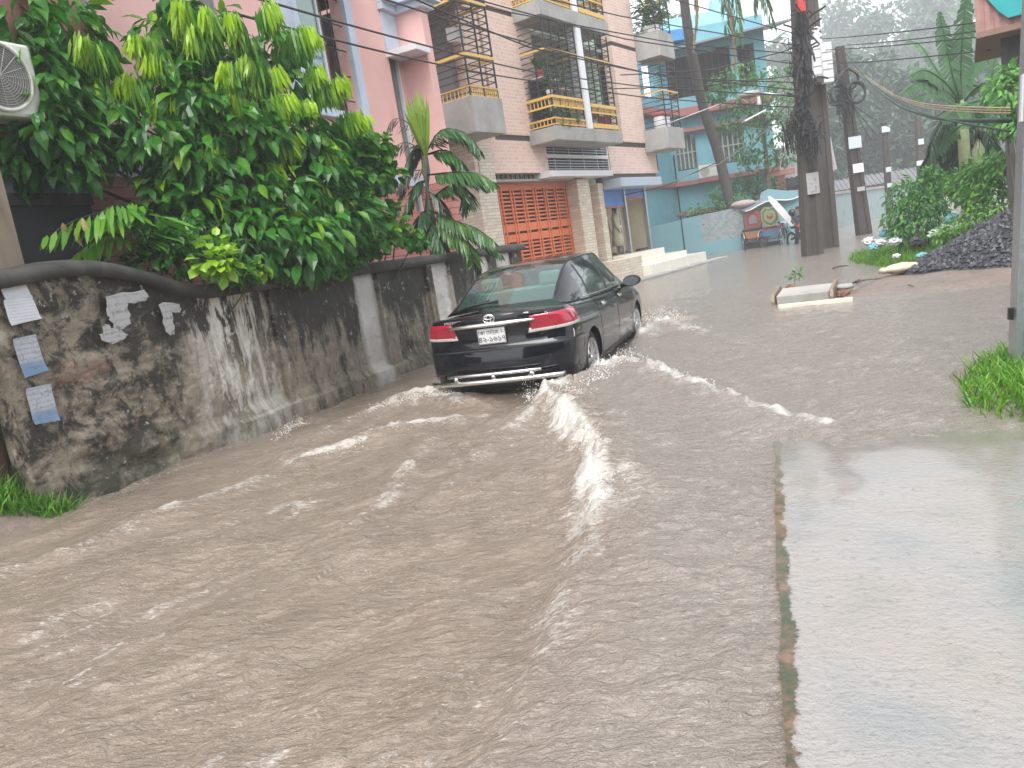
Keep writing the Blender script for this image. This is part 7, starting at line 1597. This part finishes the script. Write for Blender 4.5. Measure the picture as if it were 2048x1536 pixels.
def rickshaw(label, pos, yaw, heart, cols):
    t = empty('cycle_rickshaw', label, 'cycle rickshaw', pos, yaw, 'parked cycle rickshaws'); P_ = lambda nm, c, **k: plain(nm, c, .5, .2, 14, **k)
    for s in (-1, 1): spoked('rear_wheel', t, (s * .48, 0, .36), .35, (1, 0, 0)); 
    for s in (-1, 1): MB().tube([(s * .48, .43 * math.cos(a), .36 + .43 * math.sin(a)) for a in np.linspace(.4, 2.9, 14)], .022, 6).build('mudguard', M_STEEL, t, True)
    spoked('front_wheel', t, (0, 1.75, .34), .33, (1, 0, 0))
    m = MB(); m.tube([(-.5, 0, .36), (.5, 0, .36)], .022, 8)
    for s in (-.3, .3): m.tube([(s, 0, .36), (s * .9, .6, .5), (s * .15, 1.2, .62), (0, 1.45, .85)], .02, 7)
    m.tube([(0, 1.75, .34), (0, 1.55, .75), (0, 1.48, 1.05)], .022, 7); m.tube([(0, .75, .45), (0, .82, .95)], .02, 7); m.tube([(0, .82, .85), (0, 1.5, .9)], .02, 7)
    m.build('frame', M_BLACK, t); m = MB(); m.tube([(-.28, 1.30, 1.0), (-.2, 1.45, 1.08), (.2, 1.45, 1.08), (.28, 1.30, 1.0)], .014, 7); m.build('handlebar', M_STEEL, t); MB().ball((0, .82, .98), (.09, .14, .05), 12, 7).build('saddle', M_BLACK, t, True)
    MB().rings([[(x, y, z) for x, y in ((-.44, -.12), (.44, -.12), (.42, .48), (-.42, .48))] for z in (.50, .78)]).build('seat_box', P_('rickshaw_' + cols[0], COLS[cols[0]]), t)
    MB().box(-.42, .42, -.02, .46, .782, .88).build('seat_cushion', P_('rickshaw_' + cols[1], COLS[cols[1]]), t, bevel=.03)
    tp = MB().prism([(-.40, 0), (.40, 0), (.34, -.30), (-.34, -.30)], (0, -.15, .78), (1, 0, 0), (0, 0, 1), (0, -1, 0), .02).build('tail_panel', P_('rickshaw_' + cols[2], COLS[cols[2]]), t)
    m = MB(); [m.prism([(-.09, 0), (.09, 0), (0, -.16)], (x, -.171, .76), (1, 0, 0), (0, 0, 1), (0, -1, 0), .008) for x in (-.2, .02, .22)]; m.build('painted_motif', P_('rickshaw_' + cols[3], COLS[cols[3]]), tp)
    m = MB()
    for x in np.linspace(-.3, .3, 9): m.box(x - .018, x + .018, -.14, -.12, .30, .49)
    m.build('fringe', P_('rickshaw_fringe', (0.16, 0.14, 0.13)), t); MB().box(-.36, .36, -.13, -.11, .06, .24).build('mud_panel', M_TRIM, t)
    def arch(s, hh, k=1.0):
        if heart: return [(-.40 * s, .30 * s), (-.37 * s, .72 * s), (-.20 * s, .86 * s), (0, .80 * s), (.20 * s, .86 * s), (.37 * s, .72 * s), (.40 * s, .30 * s), (.22 * s, .08), (0, .0), (-.22 * s, .08)]
        return [(-.38 * s, 0)] + [(.40 * s * math.cos(a), .48 * s + .42 * s * math.sin(a)) for a in np.linspace(math.pi, 0, 13)] + [(.38 * s, 0)]
    bk = MB().prism(arch(1, 0), (0, -.06, .86), (1, 0, 0), (0, -.08, 1), (0, 1, 0), .07).build('backrest', P_('rickshaw_' + cols[4], COLS[cols[4]]), t)
    for s, cn, d in ((.86, cols[5], .015), (.66, cols[6], .03), (.42, cols[7], .045)): MB().prism(arch(s, 0), (0, -.06 - d, .86 + (1 - s) * .43), (1, 0, 0), (0, -.08, 1), (0, 1, 0), .02).build('painted_panel', P_('rickshaw_' + cn, COLS[cn]), bk)
    if heart:
        m = MB()
        for k in range(8): a = 2 * math.pi * k / 8; m.ball((.11 * math.cos(a), -.115, 1.36 + .11 * math.sin(a)), (.06, .012, .06), 8, 5)
        m.build('painted_flower', P_('rickshaw_red', COLS['red']), bk)
    return t
COLS = dict(red=(0.42, 0.04, 0.035), maroon=(0.13, 0.025, 0.03), pink=(0.36, 0.12, 0.12), orange=(0.62, 0.20, 0.06), green=(0.05, 0.30, 0.16), lime=(0.38, 0.50, 0.16), yellow=(0.65, 0.58, 0.18), blue=(0.06, 0.24, 0.48), grey=(0.30, 0.30, 0.33), brown=(0.16, 0.09, 0.08), cream=(0.6, 0.5, 0.3)); COLS = {k: tuple(.62 * x + .03 for x in v) for k, v in COLS.items()}
c = atD(1510, 493, 36.2); rickshaw('cycle rickshaw with arched maroon and red painted seat back', (c[0], c[1], -.04), -.15, False, ('brown', 'maroon', 'orange', 'green', 'brown', 'pink', 'red', 'grey'))
c = atD(1545, 490, 35.6); rickshaw('cycle rickshaw with heart shaped green seat back and red flower', (c[0] + .05, c[1], -.04), -.75, True, ('blue', 'red', 'blue', 'pink', 'yellow', 'green', 'cream', 'lime'))
c = atD(1550, 430, 35.0); m = MB(); rg = [[(x0 + w_ * f + .0, -.12 - .02 * math.sin(4 * f + z), z) for f in (-.5, 0, .5)] for z, x0, w_ in ((.95, -.22, .10), (.72, -.08, .30), (.35, .18, .34), (0, .42, .30), (-.35, .62, .18), (-.55, .72, .05))]
o = m.rings(rg, closed=False, caps=False).build('white_cloth', M_WHITE, None, True, loc=(c[0], c[1], 1.15)); tag(o, 'white cloth hanging in a point from the heart backed rickshaw', 'cloth')
c = atD(1603, 488, 34.0); mc = empty('motorcycle', 'red and white motorcycle facing the camera beside the twin poles', 'motorcycle', (c[0], c[1], -.12), math.pi + .25)
for y, nm in ((.62, 'front_wheel'), (-.62, 'rear_wheel')): spoked(nm, mc, (0, y, .30), .28, (1, 0, 0), tr_=.05)
MB().tube([(0, -.62, .32), (0, -.1, .42), (0, .3, .75)], .05, 8).build('frame', M_BLACK, mc); m = MB(); [m.tube([(s, .62, .30), (s, .50, .72), (s, .40, .98)], .025, 7) for s in (-.08, .08)]; fk = m.build('fork', M_STEEL, mc)
MB().ball((0, .62, .60), (.10, .22, .07), 12, 7).build('front_mudguard', M_RED, mc, True); MB().ball((0, .12, .80), (.15, .28, .13), 14, 8).build('fuel_tank', plain('motor_red', (0.55, 0.02, 0.04), .25), mc, True); MB().ball((0, .42, .86), (.20, .12, .17), 14, 8).build('fairing', M_WHITE, mc, True)
MB().ball((0, .52, .85), (.09, .06, .09), 12, 7).build('headlight', M_LAMPW, mc, True); MB().ball((0, -.35, .80), (.13, .32, .06), 12, 7).build('seat', M_BLACK, mc, True); MB().box(-.16, .16, -.12, .22, .28, .58).build('engine', M_BLACK, mc, bevel=.04)
m = MB(); m.tube([(-.36, .30, 1.05), (-.15, .40, 1.02), (.15, .40, 1.02), (.36, .30, 1.05)], .017, 7); hb = m.build('handlebar', M_BLACK, mc)
for s in (-1, 1): MB().ball((s * .32, .36, 1.22), (.06, .02, .045), 10, 6).build('mirror', M_BLACK, hb, True)
hl = MB().ball((0, 0, 0), (.15, .17, .15), 14, 9).build('helmet', plain('black_helmet', (0.02, 0.022, 0.025), .2), None, True, loc=(c[0] - .30, c[1] - .1, 1.28)); tag(hl, 'black helmet hanging on the motorcycle handlebar', 'helmet')
c = atD(1572, 487, 35.4); bk_ = empty('bicycle', 'old bicycle leaning between the rickshaw and the red motorcycle', 'bicycle', (c[0], c[1], -.1), .9)
for x in (-.52, .52): spoked('wheel', bk_, (x, 0, .35), .32, (0, 1, 0), n=14)
m = MB(); [m.tube(q, .018, 6) for q in ([(-.52, 0, .35), (-.05, 0, .35), (.38, 0, .85), (-.2, 0, .82), (-.52, 0, .35)], [(-.05, 0, .35), (-.22, 0, .95)], [(.52, 0, .35), (.36, 0, .98)])]; m.build('frame', M_BLACK, bk_); m = MB(); m.tube([(.30, -.26, 1.05), (.38, 0, 1.0), (.30, .26, 1.05)], .014, 6); m.build('handlebar', M_STEEL, bk_); MB().ball((-.23, 0, .98), (.13, .08, .04), 10, 6).build('saddle', M_BLACK, bk_, True)

# ------------------------------------------------------------------ rubbish, gravel, slabs on the bank
M_BAGW = plain('white_bag', (0.66, 0.68, 0.70), .45, .12, 12, .5, 18); M_BAGB = plain('cyan_bag', (0.20, 0.50, 0.58), .45, .2, 12, .5, 18); M_BAGD = plain('dark_bag', (0.05, 0.05, 0.055), .35, .2, 12, .5, 18)
def crumple(c, r, mat, label, name='rubbish_bag', cat='rubbish bag', grp='rubbish bags on the bank', sq=(1, 1, .6)):
    n, k = 16, 10; m = MB(); rg = []
    for j in range(k):
        t = math.pi * (j + .3) / (k - .4); rg.append([tuple(r * np.array([math.sin(t) * math.cos(a), math.sin(t) * math.sin(a), -math.cos(t)]) * np.array(sq) * (1 + .28 * random.uniform(-1, 1))) for a in np.linspace(0, 2 * math.pi, n + 1)[:-1]])
    o = m.rings(rg).build(name, mat, None, False, loc=tuple(c), rz=random.uniform(0, 6)); tag(o, label, cat, grp); return o
for px, py, D, r, mt, lb in ((1738, 478, 18.6, .20, M_BAGW, 'white rubbish bag at the far left tip of the bank'), (1758, 482, 18.3, .18, M_BAGW, 'small white rubbish bag left of the grass mound'), (1768, 462, 18.6, .16, M_BAGB, 'cyan rubbish bag at the left foot of the big shrub'), (1790, 478, 18.0, .18, M_BAGW, 'white bag under the big shrub'), (1745, 490, 17.8, .13, M_BAGB, 'small cyan bag low at the water edge'),
                             (1835, 478, 17.4, .20, M_BAGD, 'dark rubbish bag under the big shrub'), (1870, 462, 17.6, .18, M_BAGW, 'white bag between the big shrub and the weeds'), (1905, 432, 17.8, .20, M_BAGB, 'cyan bag between the two shrubs'), (1930, 428, 17.6, .22, M_BAGW, 'white bag right of the cyan one between shrubs'), (1960, 440, 17.0, .20, M_BAGW, 'large white bag behind the gravel heap'), (1985, 452, 16.6, .15, M_BAGB, 'cyan bag behind the gravel heap'), (1845, 505, 16.2, .12, M_BAGB, 'cyan scrap bag at the gravel toe'), (1792, 507, 16.2, .10, M_BAGW, 'small white bag in the grass mound'), (1945, 415, 18, .16, M_BAGD, 'dark bag high between the shrubs')):
    crumple(atD(px, py, D + .3) - np.array([0, 0, .05]), r * .72, mt, lb)
c = atD(1797, 534, 14.7); c[2] = .10; m = MB(); rg = []
for x, ry, rz_ in ((-.33, .05, .03), (-.27, .12, .06), (-.24, .06, .04), (-.1, .15, .085), (.12, .16, .095), (.27, .15, .07), (.33, .13, .02)): rg.append([(x + .01 * random.uniform(-1, 1), ry * math.cos(a) * (1 + .08 * random.uniform(-1, 1)), rz_ * math.sin(a) * (1 + .12 * random.uniform(-1, 1)) + .06) for a in np.linspace(0, 6.28, 17)[:-1]])
o = m.rings(rg).build('sand_sack', plain('straw_sack', (0.60, 0.52, 0.38), .85, .25, 9, .8, 22), None, True, loc=tuple(c), rz=.05); tag(o, 'straw coloured sack lying between grass mound and gravel heap', 'sack')
# gravel heap: a mound of coarse black chips
HC = np.array([9.55, 12.6]); na_, nr_ = 60, 26; aa, rr_ = np.meshgrid(np.linspace(0, 2 * math.pi, na_), np.linspace(0, 1, nr_)); X_, Y_ = HC[0] + 2.85 * rr_ * np.cos(aa), HC[1] + 2.1 * rr_ * np.sin(aa)
def heap(X, Y): r = np.hypot((X - HC[0]) / 2.85, (Y - HC[1]) / 2.1); return land(X, Y) + 0.92 * np.clip(1 - r, 0, 1) ** 0.95 - .06 * (r > .97) + .05 * fbm(X * 2, Y * 2) * (r < 1)
M_CHIP = plain('black_stone_chips', (0.038, 0.040, 0.050), .42, .45, 16, .8, 40)
gh = empty('gravel_heap', 'heap of wet black stone chips beside the galvanised post', 'gravel heap', (0, 0, 0)); mesh_np('mound', np.stack([X_, Y_, heap(X_, Y_)], -1).reshape(-1, 3), grid_faces(nr_, na_), M_CHIP, gh)
n = 14000; th_ = rng.uniform(0, 2 * math.pi, n); r_ = np.sqrt(rng.uniform(0, 1.35, n)); px_, py_2 = HC[0] + 2.85 * r_ * np.cos(th_), HC[1] + 2.1 * r_ * np.sin(th_); keep = (r_ < 1) | (rng.random(n) < .35); px_, py_2 = px_[keep], py_2[keep]; n = len(px_); s_ = rng.uniform(.018, .045, (n, 1, 1))
sv = oct_v[None] * s_ * rng.uniform(.6, 1.4, (n, 1, 3)) + rng.normal(0, .2, (n, 6, 3)) * s_ + np.stack([px_, py_2, heap(px_, py_2) + .01], -1)[:, None]
o = mesh_np('stone_chips', sv.reshape(-1, 3), ((np.arange(n) * 6)[:, None, None] + oct_f[None]).reshape(-1, 3), M_CHIP, gh, False); o['kind'] = 'stuff'
# broken drain box in the water
c = atz(1628, 602, 0.0); dx_ = atz(1690, 595)[:2] - atz(1572, 607)[:2]; yb = math.atan2(dx_[1], dx_[0]); db = empty('drain_box', 'broken concrete drain box rising from the flood, framed by planks', 'drain box', (c[0], c[1] + .35, 0), yb)
MB().add([(-.37, -.32, .13), (.40, -.32, .13), (.40, .30, .19), (-.37, .30, .19), (-.37, -.32, -.2), (.40, -.32, -.2), (.40, .30, -.2), (-.37, .30, -.2)], [(0, 1, 2, 3), (7, 6, 5, 4), (0, 4, 5, 1), (1, 5, 6, 2), (2, 6, 7, 3), (3, 7, 4, 0)]).build('lid', stained('pale_slab', (0.42, 0.41, 0.38), (0.22, 0.20, 0.17), .2, .6), db, bevel=.012)
for x in (-.41, .44): MB().rings([[(x - .025, y, z) for y, z in ((-.42, -.2), (-.42, .06), (-.36, .17), (.32, .24), (.32, -.2))], [(x + .025, y, z) for y, z in ((-.42, -.2), (-.42, .06), (-.36, .17), (.32, .24), (.32, -.2))]]).build('side_board', plain('wet_brown_board', (0.23, 0.16, 0.11), .5, .3, 8), db)
c2 = atz(1631, 604, .04); o = MB().box(-.52, .50, -.05, .05, -.03, .055).build('plank', plain('pale_plank', (0.70, 0.66, 0.55), .5, .12, 6), None, loc=(c2[0], c2[1], .0), rz=yb + .03, bevel=.01); tag(o, 'cream painted plank lying in the water in front of the drain box', 'plank')
for k, (px, py, z, lb) in enumerate(((1578, 592, .03, 'broken brick lump at the left of the drain box, lower'), (1582, 578, .10, 'broken brick lump at the left of the drain box, upper'), (1688, 588, .03, 'brick lump right of the drain box under the stone ring'), (1700, 590, -.01, 'flat stone at the water edge right of the drain box'))): crumple(atz(px, py, z), .09, plain('wet_brick', (0.20, 0.095, 0.065), .6, .3, 12), lb, 'brick_lump', 'brick', 'brick lumps round the drain box', (1.2, 1, .75))
c = atz(1690, 576, .10); o = MB().rings([[(r * math.cos(a), r * math.sin(a), z) for a in np.linspace(0, 6.28, 21)[:-1]] for r, z in ((.07, .0), (.12, -.01), (.13, .03), (.10, .06), (.065, .03))], caps=False).build('stone_ring', M_CONC, None, True, loc=tuple(c)); tag(o, 'small grey stone ring on the brick lump right of the drain box', 'ring')
b = atz(1588, 578, .05); t = empty('seedling', 'small green seedling growing beside the drain box', 'seedling', tuple(b)); lv = Leaves('ovate'); MB().tube([(0, 0, -.1), (.02, 0, .12), (.06, 0, .24)], .006, 5).build('stem', M_BARK, t); cluster(lv, np.array([.06, 0, .26]), .12, 34, .09, .5, .3, .3); lv.build('foliage', M_BUSH, t)
for (a, b_), r, lb in (((((1665, 537), (1697, 531))), .022, 'dark floating stick behind the drain box'), (((1702, 567), (1765, 557)), .014, 'long thin stick on the red mud'), (((1770, 560), (1828, 573)), .012, 'thin reddish stick on the right of the mud'), (((1745, 586), (1800, 560)), .012, 'forked twig across the red mud'), (((1720, 560), (1700, 572)), .016, 'short dark stick near the stone ring')):
    q = np.array([atz(*a, .03), atz(*b_, .05)]); o = MB().tube([q[0], (q[0] + q[1]) / 2 + np.array([0, .02, .02]), q[1]], [r, r * .9, r * .5], 6).build('stick', plain('wet_wood', (0.085, 0.055, 0.05), .6, .3), None, True); tag(o, lb, 'stick', 'sticks on the mud')

# unseen house added behind the camera to darken reflections on the car's rear
hb_ = empty('added_reflection_house', 'unseen grey house added behind the camera to darken reflections', 'house', (4, -10.5, 0), 0); MB().wall(-15, 13, -.3, 9.5, -.3, 0, [(-12 + 4 * k, -10.4 + 4 * k, z, z + 1.5) for k in range(6) for z in (1.2, 4.4, 7.2)]).build('wall', M_CONCD, hb_); MB().box(-15, 13, -4, -3.9, -.3, 9.5).build('room_back', M_DARK, hb_); MB().box(-15.3, 13.3, -6, .4, 9.5, 9.8).build('roof', M_CONCD, hb_)
# ------------------------------------------------------------------ rain haze: one even box of air round the street, the sky outside it
hz = bpy.data.materials.new('rain_haze'); hz.use_nodes = True; hz.node_tree.nodes.clear(); om = hz.node_tree.nodes.new('ShaderNodeOutputMaterial'); vp = hz.node_tree.nodes.new('ShaderNodeVolumePrincipled')
vp.inputs['Color'].default_value = (0.93, 0.96, 1.0, 1); vp.inputs['Density'].default_value = HAZE; vp.inputs['Anisotropy'].default_value = 0.0; hz.node_tree.links.new(vp.outputs[0], om.inputs['Volume'])
o = MB().box(-285, 285, -60, 290, -1.4, 62).build('haze', hz); tag(o, kind='stuff')
